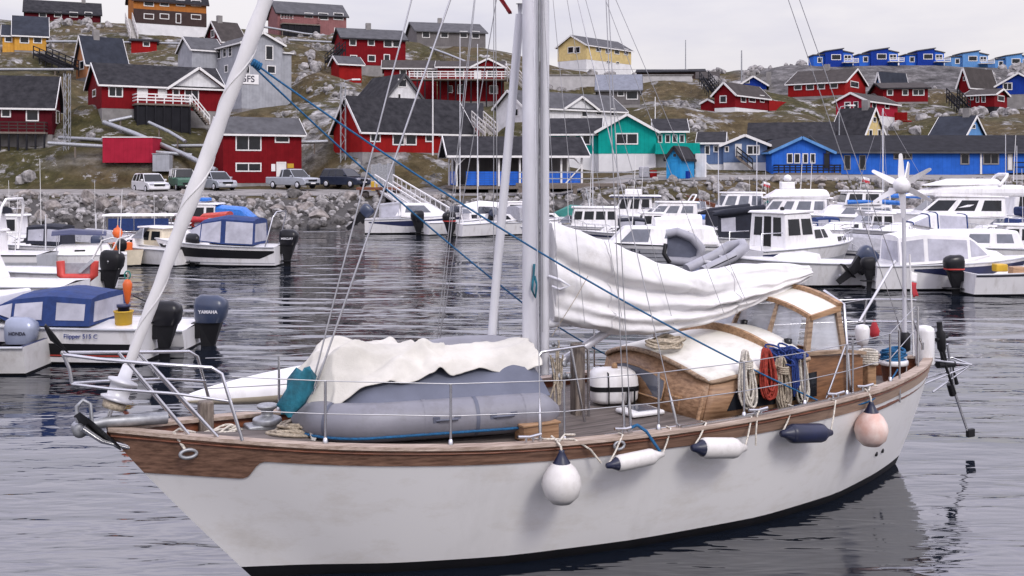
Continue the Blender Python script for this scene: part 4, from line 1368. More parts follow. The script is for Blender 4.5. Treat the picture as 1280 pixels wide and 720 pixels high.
# ------------------------------------------------------------------ cars on the quay road
def car(name, label, px, py, Y, head, kind, paint_m):
    t = thing(name, label, 'car', P(px, py, Y), R(head), 'vehicles parked along the quay road')
    Lc, Wc = {'suv': (4.4, 1.8), 'pickup': (5.1, 1.8), 'jeep': (4.3, 1.72)}[kind]
    a = Lc / 2
    h = Wc / 2
    if kind == 'suv':
        low = [(-a, .4), (-a + .03, .95), (-a + .1, 1.02), (a * .42, .98), (a * .86, .86), (a * .99, .66), (a, .35), (a - .2, .25), (-a + .2, .25)]
        cab = [(-a + .12, 1.0), (-a + .42, 1.55), (-.3, 1.64), (.35, 1.58), (a * .48, .98)]
    elif kind == 'pickup':
        low = [(-a, .5), (-a + .02, 1.02), (-.35, 1.02), (a * .42, 1.04), (a * .88, .95), (a * .99, .75), (a, .42), (a - .2, .32), (-a + .2, .36)]
        cab = [(-.75, 1.02), (-.62, 1.62), (.1, 1.7), (.5, 1.64), (a * .46, 1.04)]
    else:
        low = [(-a, .5), (-a, 1.2), (a * .3, 1.2), (a * .96, 1.14), (a, 1.0), (a, .5), (a - .2, .45), (-a + .2, .45)]
        cab = [(-a + .02, 1.2), (-a + .08, 1.92), (.45, 1.92), (a * .34, 1.2)]
    q = MB()
    n = len(low)
    def side(y, k):
        return [(x, y * (1 - .04 * (z < .5)), z) for x, z in low]
    q.add(side(-h, 0) + side(h, 0), [tuple(range(n - 1, -1, -1)), tuple(range(n, 2 * n))] + [(i, (i + 1) % n, n + (i + 1) % n, n + i) for i in range(n)])
    body = q.build('body', paint_m, t, .06, seg=3)
    k = len(cab)
    zs0, zs1 = min(z for _, z in cab), max(z for _, z in cab)
    q = MB()
    wd = lambda z: h * (.96 - .16 * (z - zs0) / (zs1 - zs0))
    A = [(x, -wd(z), z) for x, z in cab]
    B_ = [(x, wd(z), z) for x, z in cab]
    q.add(A + B_, [tuple(range(k - 1, -1, -1)), tuple(range(k, 2 * k))] + [(i, (i + 1) % k, k + (i + 1) % k, k + i) for i in range(k)])
    q.build('window', 'glass', t, .03)
    r = MB()                                # roof skin and pillars
    top = [(x, z) for x, z in cab if z > zs0 + .35]
    zt_ = zs1
    xr0, xr1 = top[0][0], top[-1][0]
    r.hexa([(xr0 - .04, -wd(zt_) - .02, zt_ - .08), (xr1 + .04, -wd(zt_) - .02, zt_ - .1), (xr1 + .04, wd(zt_) + .02, zt_ - .1), (xr0 - .04, wd(zt_) + .02, zt_ - .08),
            (xr0 + .03, -wd(zt_) + .06, zt_ + .03), (xr1 - .1, -wd(zt_) + .06, zt_ + .01), (xr1 - .1, wd(zt_) - .06, zt_ + .01), (xr0 + .03, wd(zt_) - .06, zt_ + .03)])
    for s in (-1, 1):
        for xa_, xb_ in ((cab[0][0], xr0), (cab[-1][0], xr1), (-.35, -.35), (cab[0][0] * .55, cab[0][0] * .5)):
            if kind == 'pickup' and xa_ < -.7 and xa_ != cab[0][0]:
                continue
            r.bar((xa_, s * (wd(zs0) + .01), zs0 - .02), (xb_, s * (wd(zt_) + .01), zt_ - .06), .06, .05)
    if kind == 'jeep':
        for s in (-1, 1):
            r.box((-a + .65, s * (h * .9), 1.56), (1.15, .06, .62))
        r.box((-a + .06, 0, 1.56), (.06, 1.5, .62))
    r.build('roof', 'trim_white' if kind == 'jeep' else paint_m, t, .03)
    if kind == 'pickup':
        MB().box((-a + .92, 0, 1.03), (1.55, 1.45, .02)).build('load_bed', 'black', t)
    for xw in (-a * .62, a * .62):
        for s in (-1, 1):
            w = MB().lathe([(.02, -.11), (.3, -.11), (.345, -.07), (.345, .07), (.3, .11), (.02, .11)], (xw, s * (h - .09), .345), 18, (0, 1, 0)).build('wheel', 'black', t)
            MB().lathe([(.02, -.01), (.2, -.01), (.21, .02), (.14, .03), (.02, .035)], (xw, s * (h + .01), .345), 14, (0, s, 0)).build('rim', 'alu', w)
    for s in (-1, 1):
        MB().box((a - .1, s * h * .72, .74 if kind != 'pickup' else .82), (.2, .34, .17)).build('headlight', 'clear_vinyl', t, .04)
        MB().box((a * .36, s * (h + .1), 1.1), (.12, .2, .15)).build('mirror', paint_m, t, .03)
        MB().box((-a + .01, s * h * .8, .85), (.06, .18, .25)).build('tail_light', 'pvc_red', t)
    MB().box((a - .02, 0, .68 if kind != 'pickup' else .74), (.1, .9, .17)).build('grille', 'black', t)
    MB().box((a - .02, 0, .42), (.14, 1.5, .2)).build('bumper', paint_m if kind == 'suv' else 'black', t, .04)
    MB().box((a + .055, 0, .5), (.02, .5, .11)).build('number_plate', 'white', t)
    return t


mat('car_white', (.66, .66, .68), .2, var=.03)
mat('car_silver', (.40, .42, .46), .22, .3, var=.05)
mat('car_green', (.045, .115, .08), .4, var=.15)
mat('car_dark', (.018, .024, .045), .18, var=.1)
car('parked_car', 'white crossover car at the left end of the parked row', 188, 241, 92, -52, 'suv', 'car_white')
car('parked_car', 'green off-road car with a white hardtop', 229, 239, 93.5, -62, 'jeep', 'car_green')
car('parked_car', 'silver estate car right of the green off-road car', 270, 238, 93, -48, 'suv', 'car_silver')
car('parked_car', 'silver pickup truck in front of the deep red house', 366, 236, 93, -38, 'pickup', 'car_silver')
car('parked_car', 'dark blue van-like car near the gangway', 431, 234.5, 94, -32, 'suv', 'car_dark')

# ------------------------------------------------------------------ gangway, pontoons and the wooden dock
t = thing('gangway', 'sloping aluminium gangway with railings from the quay to the pontoon', 'gangway', P(480, 236, 85))
c = P(480, 236, 85)
a_, b_ = Vector((0, 0, 0)), P(552, 282, 74) - c
d = b_ - a_
sdv = Vector((-d.y, d.x, 0)).normalized() * .75
MB().plate([a_ - sdv, b_ - sdv, b_ + sdv, a_ + sdv], (0, 0, -1), .1).build('walkway', 'concrete_pale', t)
for s in (-1, 1):
    r = MB()
    for z in (.12, .55, 1.1):
        r.bar(a_ + sdv * s + Vector((0, 0, z)), b_ + sdv * s + Vector((0, 0, z)), .09, .09)
    for k in range(13):
        p = a_.lerp(b_, k / 12) + sdv * s
        r.bar(p, p + Vector((0, 0, 1.1)), .06)
    r.build('handrail', 'trim_white', t)
t = thing('steel_crib', 'rusty steel crib under the head of the gangway', 'dock', P(474, 250, 84))
q = MB()
for x in (-1.4, 0, 1.4):
    q.box((x, 0, 0), (.25, .25, 2.0))
q.box((0, 0, .9), (3.4, 1.2, .2)).box((0, -.1, -.3), (3.4, .2, .2))
q.build('frame', 'mahogany', t)


def pontoon(label, pa, pb, w):
    a, b_ = G(*pa, .45), G(*pb, .45)
    c = (a + b_) / 2
    d = b_ - a
    t = thing('pontoon', label, 'pontoon', (c.x, c.y, 0), math.atan2(d.y, d.x))
    MB().box((0, 0, .38), (d.length, w, .14)).build('deck', 'concrete_pale', t)
    MB().box((0, 0, .1), (d.length - .1, w - .1, .4)).build('float', 'concrete', t)
    q = MB()
    for k in range(int(d.length / 3)):
        for s in (-1, 1):
            q.box((-d.length / 2 + 1.5 + 3 * k, s * (w / 2 - .12), .53), (.3, .12, .14))
    q.build('cleat', 'galv', t)


pontoon('floating pontoon in front of the embankment at the foot of the gangway', (540, 283), (760, 283), 2.2)
pontoon('long floating pontoon running out among the boats on the right', (905, 292), (1330, 314), 2.0)
pontoon('floating pontoon among the boats at the left edge', (-60, 330), (215, 306), 2.0)
t = thing('dock', 'low wooden dock on piles beside the blue hut', 'dock', P(735, 231, 86))
MB().box((0, 0, 0), (11.5, 2.2, .25)).build('deck', 'post_wood', t)
for x in np.linspace(-5.4, 5.4, 6):
    MB().box((x, -.9, -1.4), (.3, .3, 2.7)).build('pile', 'post_wood', t)
MB().bar((-5.5, -1, 1.0), (5.5, -1, 1.0), .1).bar((-5.5, -1, .5), (5.5, -1, .5), .08).build('rail', 'galv', t)
t = thing('ramp', 'dark wooden ramp leading down from the shore to the boats', 'ramp', P(852, 240, 84))
q = MB()
a_, b_ = P(818, 232, 86) - P(852, 240, 84), P(890, 253, 79) - P(852, 240, 84)
q.plate([a_ + Vector((0, -.8, 0)), b_ + Vector((0, -.8, 0)), b_ + Vector((0, .8, 0)), a_ + Vector((0, .8, 0))], (0, 0, -1), .3)
q.build('deck', 'post_wood', t)
MB().bar(a_ + Vector((0, -.85, -.2)), b_ + Vector((0, -.85, -.2)), .2, .3).build('beam', 'mahogany', t)


# ------------------------------------------------------------------ motor boats
class Hull:
    def __init__(s, L, B, fb, fs, rake=.13, full=2.3, flare=.35):
        s.L, s.B, s.fb, s.fs, s.rake, s.full, s.flare = L, B, fb, fs, rake, full, flare

    def sheer(s, u):
        return s.fs + (s.fb - s.fs) * max(0, u) ** 1.8

    def half(s, u):
        u = min(max(u, 0), 1)
        return s.B / 2 * ((.9 + .2 * u) if u < .5 else 1 - ((u - .5) / .5) ** s.full) + .015

    def pt(s, u, v, side, off=0.0):
        w = s.half(u)
        z = v * s.sheer(u) if v >= 0 else v * .35
        vv = max(v, 0)
        w *= (.82 + .18 * vv) * (1 - s.flare * (1 - vv) * u * u)
        if v < 0:
            w *= max(0.0, 1 + v) ** .7
        x = -s.L / 2 + u * (s.L * (1 - s.rake * (1 - v)))
        return Vector((x, side * (w + off), z))


US = [0, .1, .2, .32, .44, .56, .66, .75, .83, .89, .94, .975, 1.0]


def build_hull(root, H, hullm, bottomm=None, deckm='gel', open_=False, floor=.25, fl_m='gel_grey', dz=.02):
    vs_ = [1, .8, .55, .3, .08]
    lo = [.08, -.05, -.5, -1]
    m1, m2 = MB(), MB()
    for mb, lv in ((m1, vs_), (m2, lo)):
        for s in (-1, 1):
            secs = [[H.pt(u, v, s) for v in lv] for u in US]
            if s > 0:
                secs = [q[::-1] for q in secs]
            mb.loft(secs, closed=False, caps=False)
    q = [H.pt(0, v, 1) for v in vs_] + [H.pt(0, v, -1) for v in vs_[::-1]]
    m1.add(q, [tuple(range(len(q)))])
    q = [H.pt(0, v, 1) for v in lo] + [H.pt(0, v, -1) for v in lo[::-1]]
    m2.add(q, [tuple(range(len(q)))])
    ho = m1.build('hull', hullm, root)
    m2.build('bottom', bottomm or 'bottom_black', root)
    r = MB()                                # rubbing strake
    for s in (-1, 1):
        r.tube([H.pt(u, .97, s, .012) for u in US], .028, 5)
    r.build('rubbing_strake', 'gel_grey' if hullm != 'gel_grey' else 'black', root)
    if not open_:
        d = MB()
        d.loft([[H.pt(u, 1, -1) - Vector((0, 0, dz)), Vector((H.pt(u, 1, 0).x, 0, H.sheer(u) + .05 * H.half(u))), H.pt(u, 1, 1) - Vector((0, 0, dz))] for u in US], closed=False, caps=False)
        d.build('deck', deckm, root)
    else:
        d = MB()
        w = .09
        U2 = US[:-2]
        for s in (-1, 1):
            secs = [[H.pt(u, 1, s, 0), H.pt(u, 1, s, -min(w, H.half(u) * .5)), H.pt(u, 1, s, -min(w, H.half(u) * .5)) - Vector((0, 0, .05)), Vector((H.pt(u, .5, s).x, s * max(.01, H.half(u) * .8 - w), floor)), Vector((H.pt(u, .5, s).x, 0, floor))] for u in U2]
            d.loft(secs, closed=False, caps=False, smooth=False)
        u = U2[-1]
        d.loft([[H.pt(k, 1, -1), H.pt(k, 1, 1)] for k in (.83, .89, .94, .975, 1)], closed=False, caps=False)
        d.box((-H.L / 2 + .05, 0, H.fs - .12), (.08, H.half(0) * 1.8, .24))
        d.build('interior', fl_m, root)
    return ho


def stripe(root, H, m, v0, v1, u0=0.0, u1=.99, name='stripe', off=.008, taper=0):
    q = MB()
    us = [u0 + (u1 - u0) * k / 24 for k in range(25)]
    for s in (-1, 1):
        secs = []
        for k, u in enumerate(us):
            f_ = 1
            if taper:
                f_ = min(1, k / taper / 24 + .02, 1)
            vm = v1
            secs.append([H.pt(u, v0 + (v1 - v0) * (1 - f_) * .8, s, off), H.pt(u, vm, s, off)])
        q.loft(secs, closed=False, caps=False)
    return q.build(name, m, root)


class Fr:
    """a tapered cabin block: bottom x0..x1 and half width w0 at z0, top x2..x3 and half width w1 at z1"""

    def __init__(s, x0, x1, w0, z0, x2, x3, w1, z1, w0f=None, w1f=None, z1f=None):
        w0f = w0f or w0
        w1f = w1f or w1
        z1f = z1f or z1
        s.c = [Vector(p) for p in ((x0, -w0, z0), (x1, -w0f, z0), (x1, w0f, z0), (x0, w0, z0), (x2, -w1, z1), (x3, -w1f, z1f), (x3, w1f, z1f), (x2, w1, z1))]

    def mesh(s, mb, bottom=True):
        return mb.hexa(s.c)

    def face(s, k):
        c = s.c
        return {'R': (c[0], c[1], c[5], c[4]), 'L': (c[3], c[2], c[6], c[7]), 'F': (c[1], c[2], c[6], c[5]), 'A': (c[3], c[0], c[4], c[7]), 'T': (c[4], c[5], c[6], c[7])}[k]

    def pane(s, mb, k, u0, u1, v0, v1, off=.012, u0t=None, u1t=None):
        a, b_, c, d = s.face(k)
        n = (b_ - a).cross(d - a).normalized()
        if k == 'L':
            n = -n
        if k in 'L' and n.y < 0 or k == 'R' and n.y > 0 or k == 'F' and n.x < 0 or k == 'A' and n.x > 0:
            n = -n
        g_ = lambda u, v: (a.lerp(b_, u)).lerp(d.lerp(c, u), v)
        u0t = u0 if u0t is None else u0t
        u1t = u1 if u1t is None else u1t
        q = [g_(u0, v0), g_(u1, v0), g_(u1t, v1), g_(u0t, v1)]
        mb.plate([p - n * .01 for p in q], n, off + .01)

    def windows(s, root, spec, m='glass', name='window', off=.012):
        for q in spec:
            for k in q[0]:
                mb = MB()
                s.pane(mb, k, *q[1:5], off, *q[5:])
                mb.build(name, m, root)


def outboard(root, x, z, y=0.0, m='black', tilt=0.0, sc=1.0, txt=None, txtm='letter_white', band=None, turn=0.0):
    """outboard motor hanging on a transom at x; z is the transom top"""
    Q = Matrix.Translation((x, y, z)) @ Matrix.Rotation(turn, 4, 'Z') @ Matrix.Rotation(R(tilt), 4, 'Y') @ Matrix.Scale(sc, 4)
    tr = lambda p: Q @ Vector(p)

    def ring(zc, xf, xa, w, k=4, zsl=0.0):
        q = []
        for i in range(16):
            a = 2 * math.pi * i / 16
            ca, sa_ = math.cos(a), math.sin(a)
            ex = math.copysign(abs(ca) ** .55, ca)
            ey = math.copysign(abs(sa_) ** .6, sa_)
            xx = (xf + xa) / 2 + (xf - xa) / 2 * ex
            q.append(tr((xx, w * ey, zc + zsl * ex)))
        return q
    o = MB().box((0, 0, 0), (.001, .001, .001))
    b = MB()
    b.loft([[tr(p) for p in ((-.1, -.11, -.5), (-.34, -.05, -.5), (-.34, .05, -.5), (-.1, .11, -.5))],
            [tr(p) for p in ((-.06, -.17, .03), (-.5, -.13, .03), (-.5, .13, .03), (-.06, .17, .03))]], smooth=False)
    b.loft([[tr(p) for p in ((-.14, -.04, -1.05), (-.34, -.02, -1.05), (-.34, .02, -1.05), (-.14, .04, -1.05))],
            [tr(p) for p in ((-.1, -.1, -.5), (-.34, -.05, -.5), (-.34, .05, -.5), (-.1, .1, -.5))]], smooth=False)
    b.add([tr(p) for p in ((-.03, -.22, -.52), (-.6, -.2, -.52), (-.6, .2, -.52), (-.03, .22, -.52), (-.03, -.22, -.56), (-.6, -.2, -.56), (-.6, .2, -.56), (-.03, .22, -.56))], [(0, 3, 2, 1), (4, 5, 6, 7), (0, 1, 5, 4), (1, 2, 6, 5), (2, 3, 7, 6), (3, 0, 4, 7)])
    b.hexa([tr(p) for p in ((.08, -.15, -.3), (-.1, -.15, -.3), (-.1, .15, -.3), (.08, .15, -.3), (.1, -.15, .02), (-.1, -.15, .02), (-.1, .15, .02), (.1, .15, .02))])
    mo = b.build('outboard_motor', 'black', root, .015 * sc)
    c_ = MB().loft([ring(.02, .02, -.52, .2), ring(.12, .05, -.58, .225), ring(.34, .06, -.62, .23, zsl=.02), ring(.48, .03, -.6, .205, zsl=.035), ring(.55, -.06, -.52, .13, zsl=.03), ring(.57, -.15, -.42, .04)])
    c_.build('cowling', m, mo)
    if band:
        MB().loft([ring(.085, .05, -.585, .23), ring(.13, .058, -.592, .234)]).build('band', band, mo)
    if txt:
        for s in (-1, 1):
            text(txt, .095 * sc, txtm, mo, tr((-.28, s * .236, .25)), (Q.to_3x3() @ Vector((-s, 0, 0))), (Q.to_3x3() @ Vector((0, 0, 1))), th=.003, bold=.003)
    pr = MB()
    for k in range(3):
        a = 2 * math.pi * k / 3
        pr.add([tr((-.4, 0, -.95)), tr((-.38, .15 * math.cos(a) - .04 * math.sin(a), -.95 + .15 * math.sin(a) + .04 * math.cos(a))), tr((-.42, .15 * math.cos(a) + .04 * math.sin(a), -.95 + .15 * math.sin(a) - .04 * math.cos(a)))], [(0, 1, 2)])
    pr.build('propeller', 'galv', mo)
    return mo


def canopy(root, st, m, win='clear_vinyl', panes=(), name='canopy', aft=None, fore=None):
    """canvas cover: stations (x, w0, z0, w1, z1, crown) from bow to stern, side windows between station pairs"""
    mb = MB()

    def sec(q):
        x, w0, z0, w1, z1, cr_ = q
        return [(x, -w0, z0), (x, -w1, z1), (x, -w1 * .6, z1 + cr_ * .75), (x, 0, z1 + cr_), (x, w1 * .6, z1 + cr_ * .75), (x, w1, z1), (x, w0, z0)]
    secs = [[Vector(p) for p in sec(q)] for q in st]
    mb.loft(secs, closed=False, caps=False, smooth=False)
    for k in (0, -1):
        mb.add(secs[k], [tuple(range(7))])
    o = mb.build(name, m, root)
    for (i, v0, v1, ua, ub) in panes:
        for s in (0, 1):
            a, d = (secs[i][0], secs[i][1]) if s == 0 else (secs[i][6], secs[i][5])
            b_, c = (secs[i + 1][0], secs[i + 1][1]) if s == 0 else (secs[i + 1][6], secs[i + 1][5])
            g_ = lambda u, v: a.lerp(b_, u).lerp(d.lerp(c, u), v)
            q = [g_(ua, v0), g_(ub, v0), g_(ub, v1), g_(ua, v1)]
            n = (q[1] - q[0]).cross(q[3] - q[0]).normalized()
            if (n.y > 0) != (s == 1):
                n = -n
            MB().plate([p - n * .006 for p in q], n, .018).build('canopy_window', win, o)
    for k, sgn, spec in ((-1, -1, aft), (0, 1, fore)):
        if spec:
            S_ = secs[k]
            a, b_, c, d = S_[0], S_[6], S_[5], S_[1]
            g_ = lambda u, v: a.lerp(b_, u).lerp(d.lerp(c, u), v)
            for (u0, u1) in spec:
                q = [g_(u0, .12), g_(u1, .12), g_(u1, .88), g_(u0, .88)]
                n = (q[1] - q[0]).cross(q[3] - q[0]).normalized()
                if n.x * sgn < 0:
                    n = -n
                MB().plate([p - n * .006 for p in q], n, .018).build('canopy_window', win, o)
    return o


def bow_rail(root, H, u0=.55, h=.4, m='steel', n=5):
    q = MB()
    for s in (-1, 1):
        top = [H.pt(u0 + (.985 - u0) * k / 8, 1, s, -.06) + Vector((0, 0, h * (.3 + .7 * min(1, k / 1.5)))) for k in range(9)]
        q.tube(top + [Vector((top[-1].x + .06, 0, top[-1].z))], .018, 5)
        for k in range(1, 9, 2):
            p = H.pt(u0 + (.985 - u0) * k / 8, 1, s, -.06)
            q.tube([p, p + Vector((0, 0, h * (.3 + .7 * min(1, k / 1.5))))], .015, 5)
    return q.build('bow_rail', m, root)


def antenna(root, x, y, z, h, r=.018, rake=-.05):
    MB().tube([(x, y, z), (x + rake * h, y, z + h)], [r, r * .6], 5).build('antenna', 'trim_white', root)


def arch(root, x, w, z, h, m='gel', r=.05, dx=-.35):
    MB().tube([(x, -w, z), (x + dx * .8, -w * .95, z + h * .85), (x + dx, -w * .7, z + h), (x + dx, w * .7, z + h), (x + dx * .8, w * .95, z + h * .85), (x, w, z)], r, 6).build('targa_arch', m, root)


def flag(root, x, y, z, h=1.0, two=True, sc=1.0):
    s_ = MB().tube([(x, y, z), (x - .15 * h, y, z + h)], .014, 5).build('flagstaff', 'trim_white', root)

    def fn(k0, k1):
        def g_(u, v):
            vv = k0 + (k1 - k0) * v
            return (x - .15 * h - .02 - .5 * sc * u, y + .06 * math.sin(u * 7 + vv * 2), z + h - .02 - .36 * sc * (1 - vv) - .16 * sc * u)
        return g_
    MB().grid(fn(0, .5), 8, 3).build('flag_red_half', 'flag_red', s_, solid=.006)
    MB().grid(fn(.5, 1), 8, 3).build('flag_white_half', 'white', s_, solid=.006)


def boat(name, label, px, py, head, L, B, fb, fs, hull='gel', deck_='gel', cat='motorboat', group=None, open_=False, bottom=None, Y=None, rake=.13, full=2.3, fl_m='gel_grey', floor=.25, z=0.0, sc=1.0):
    p = G(px, py, 0) if Y is None else Vector(((px - 640) * Y / F, Y, 0))
    p.z = z
    t = thing(name, label, cat, p, R(head), group, sc)
    H = Hull(L, B, fb, fs, rake, full)
    build_hull(t, H, hull, bottom, deck_, open_, floor, fl_m)
    return t, H


def cuddy(t, H, x0, x1, z1, wf=.6, m='gel', win=True, winm='glass', ws=True, frm='steel', sill=0.0):
    """low cabin trunk with a raked windscreen on its aft end"""
    zb = H.sheer(.5) - .08
    w = H.half(.45) * .82
    f = Fr(x0, x1, w, zb, x0 + .05, x1 - (x1 - x0) * .35, w * .86, z1, w0f=w * wf, w1f=w * .55, z1f=z1 - .06)
    o = f.mesh(MB()).build('cabin', m, t, .05)
    if win:
        f.windows(o, [('LR', .12, .72, .35, .8, .12, .62)], winm)
    if ws:
        g_ = Fr(x0 - .55, x0 + .25, w * .95, z1 - .04, x0 - .5, x0 - .25, w * .8, z1 + .42, w0f=w * .8, w1f=w * .66)
        so = MB()
        for k in 'LR':
            g_.pane(so, k, .0, 1, 0, 1, .01)
        g_.pane(so, 'F', 0, 1, 0, 1, .01)
        so = so.build('windscreen', 'glass_grey', t)
        fr = MB()
        c = g_.c
        for a, b_ in ((4, 5), (5, 6), (6, 7), (1, 5), (2, 6), (0, 4), (3, 7)):
            fr.bar(c[a], c[b_], .035)
        fr.build('windscreen_frame', frm, so)
    return f


def wheelhouse(t, x0, x1, w, zb, zt, panes, roof_over=.2, m='gel', rake=.25, roofm='gel', winm='glass', taper=.9, aft=()):
    f = Fr(x0, x1, w, zb, x0 + .05, x1 - rake, w * taper, zt, w0f=w * .92, w1f=w * taper * .9)
    o = f.mesh(MB()).build('wheelhouse', m, t, .06)
    for q in panes:
        f.windows(o, [q], winm)
    for q in aft:
        f.windows(o, [q], winm)
    r = Fr(x0 - roof_over, x1 - rake + roof_over * 1.3, w * taper + .1, zt + .01, x0 - roof_over + .05, x1 - rake + roof_over, w * taper, zt + .12, w0f=w * taper * .95)
    r.mesh(MB()).build('roof', roofm, t, .04)
    return f


LB = 'motor boats moored at the left'
RB = 'motor boats moored at the right'
# ---- left cluster
t, H = boat('open_boat', 'small white open boat with a pale silver outboard, cut by the left edge', -80, 462, 180, 4.2, 1.7, .62, .58, 'gel_old', open_=True, cat='open boat', rake=.06, full=4, group=LB, fl_m='navy')
outboard(t, -1.42, .5, -.1, 'engine_silver', 0, .95, 'HONDA', 'letter_dark')
t, H = boat('cabin_boat', 'white cabin boat with a bright blue canvas canopy and a yellow tub on its stern', 40, 447, 176, 5.4, 2.1, .95, .78, group=LB, cat='cabin boat')
stripe(t, H, 'black', .22, .58, 0, .97)
stripe(t, H, 'red_cloth', .24, .28, .02, .4, off=.014)
f = cuddy(t, H, .35, 2.0, 1.42, m='gel', ws=False, win=False)
f.windows(t, [('LR', .0, .8, .2, .75, .0, .65)])
canopy(t, [(.5, .82, 1.08, .7, 1.16, .02), (-.05, .92, .85, .8, 1.34, .10), (-.75, .95, .82, .86, 1.42, .12), (-.95, .95, .82, .86, 1.42, .12), (-1.7, .93, .82, .82, 1.36, .07)], 'navy_cloth', panes=[(0, .2, .85, .35, .93), (1, .2, .82, .05, .92), (3, .2, .8, .06, .85)], aft=[(.1, .9)])
text('Flipper 515 C', .13, 'letter_blue', t, H.pt(.22, .78, 1, .02), (-1, 0, 0), (0, 0, 1))
outboard(t, -2.72, .72, 0, 'black_gloss', 0, .92, txt=None)
yt = thing('tub', 'yellow plastic tub on the stern of the blue canopied boat', 'tub', t.matrix_basis @ Vector((-2.22, .45, .76)))
MB().lathe([(.15, 0), (.19, .3), (.205, .3), (.205, .33), (.185, .33), (.17, .05), (.01, .05)], n=18).build('tub', 'yellow', yt)
MB().lathe([(.1, .05), (.12, .4), (.14, .4), (.14, .46), (.01, .46)], n=16).build('bucket', 'navy', yt)
bu = thing('net_float', 'orange float with a green rope loop above the yellow tub', 'float', t.matrix_basis @ Vector((-2.28, .4, 1.22)))
MB().lathe([(.02, 0), (.05, .05), (.09, .32), (.1, .42), (.06, .5), (.02, .52)], n=12).build('float', 'orange', bu)
MB().tube([(.06 * math.cos(a), 0, .6 + .09 * math.sin(a)) for a in np.linspace(0, 6.28, 14)], .015, 5).build('rope_loop', 'green_tarp', bu)
t, H = boat('motorboat', 'white motorboat with a large blue grey outboard beside the furled headsail', 96, 431, 178, 5.6, 2.2, .8, .48, group=LB)
stripe(t, H, 'black', .9, .96, 0, .9)
f = cuddy(t, H, .3, 1.9, .82, ws=False, win=False)
text('Capoca 55', .15, 'letter_dark', t, H.pt(.12, .62, 1, .02), (-1, 0, 0), (0, 0, 1), bold=.004)
outboard(t, -2.82, .52, .0, 'engine_blue', 0, 1.12, 'YAMAHA')
MB().tube([(-2.3, .5, .9), (-2.0, .2, 1.05), (-1.6, -.2, .95), (-1.2, -.3, 1.1)], .018, 5).build('cable', 'black', t)
t, H = boat('cabin_cruiser', 'white cabin cruiser with one smoked side window behind the blue canopy', -58, 397, 182, 6.6, 2.4, 1.2, .95, group=LB)
f = Fr(-1.2, 2.2, 1.0, .95, -.9, 1.5, .82, 1.78, w0f=.8, w1f=.6)
o = f.mesh(MB()).build('cabin', 'gel', t, .12)
f.windows(o, [('LR', .1, .62, .3, .82, .18, .55)], 'glass_grey')
bow_rail(t, H)
t, H = boat('motor_yacht', 'large white and grey motor yacht with a dark window band, left edge', -38, 350, 180, 7.0, 2.9, 1.35, 1.2, 'gel_grey', group=LB, cat='motor yacht', sc=.84)
stripe(t, H, 'white', .72, .98, 0, .98)
f = wheelhouse(t, -1.2, 2.6, 1.15, 1.15, 2.1, [('LR', .06, .94, .3, .8)], .1, rake=.9)
f = wheelhouse(t, -1.2, 1.6, 1.05, 2.1, 2.85, [('LR', .05, .95, .2, .85)], .1, rake=.6, winm='glass_grey')
arch(t, -1.6, 1.1, 1.3, 2.25, 'white', .06)
canopy(t, [(1.2, 1.0, 2.9, .95, 2.98, .1), (-1.4, 1.0, 2.9, .95, 3.1, .12)], 'dark_cloth')
antenna(t, -2.4, .9, 1.2, 2.6)
t, H = boat('motorboat', 'white yacht stern with a navy rolled canvas roof beside a red dinghy', 94, 345, 200, 6.0, 2.5, 1.5, 1.35, group=LB, sc=.62)
f = Fr(-2.2, 1.6, 1.1, 1.3, -1.9, .9, .9, 1.95, w1f=.6)
f.mesh(MB()).build('cabin', 'gel', t, .15)
MB().box((-.3, .98, 1.62), (.6, .04, .1)).build('vent', 'black', t)
canopy(t, [(1.3, 1.05, 2.55, 1.0, 2.6, .22), (.2, 1.1, 2.6, 1.05, 2.68, .26), (-1.8, 1.05, 2.5, 1.0, 2.56, .2)], 'navy')
for x in (1.0, -1.5):
    for s in (-1, 1):
        MB().tube([(x, s * 1.0, 1.5), (x, s * 1.0, 2.6)], .025, 5).build('canopy_pole', 'steel', t)
antenna(t, -1.6, .9, 2.5, 1.6)
# red inflatable on the stern platform
rb = thing('inflatable_dinghy', 'red inflatable dinghy standing on edge at the stern of the white yacht', 'dinghy', P(97, 352, 33.4), sc=.85)
q = MB().tube([(-.62, 0, .75), (-.6, 0, .25), (-.45, 0, .14), (.45, 0, .14), (.6, 0, .25), (.62, 0, .75)], .15, 10)
q.build('tube', 'pvc_red', rb)
MB().box((0, .06, .42), (1.0, .05, .5)).build('floor', 'grey_cloth', rb)
MB().bar((.1, -.1, .35), (.62, -.12, .8), .05, .12).build('seat', 'gel_grey', rb)
t, H = boat('motorboat', 'white boat behind the red dinghy with a black outboard marked 9', 52, 364, 170, 4.6, 2.0, .8, .7, group=LB)
outboard(t, -2.3, .75, .1, 'black', 0, 1.15, '9', 'letter_white')
for s in (-.5, .5):
    MB().tube([(-1.9, s, .7), (-2.5, s, 1.75), (-2.9, s, 1.85)], .03, 6).build('stern_rail', 'trim_white', t)
antenna(t, -2.9, .2, .8, 2.6)
t, H = boat('rowing_boat', 'tan wooden boat loaded with orange crates at the rubble shore', 148, 329, 120, 4.6, 1.9, 1.0, .85, 'gel_cream', cat='rowing boat', open_=True, group=LB, fl_m='honey', sc=.8)
MB().box((-1.2, 0, .95), (.7, .9, .5)).build('crate', 'orange', t, .03)
outboard(t, -2.4, .9, .3, 'black', 0, 1.0)
t, H = boat('cabin_boat', 'tan hulled wooden cabin boat crossing behind the furled headsail', 196, 328, 155, 6.2, 2.3, 1.35, 1.0, 'gel_cream', cat='cabin boat', group=LB, sc=.74)
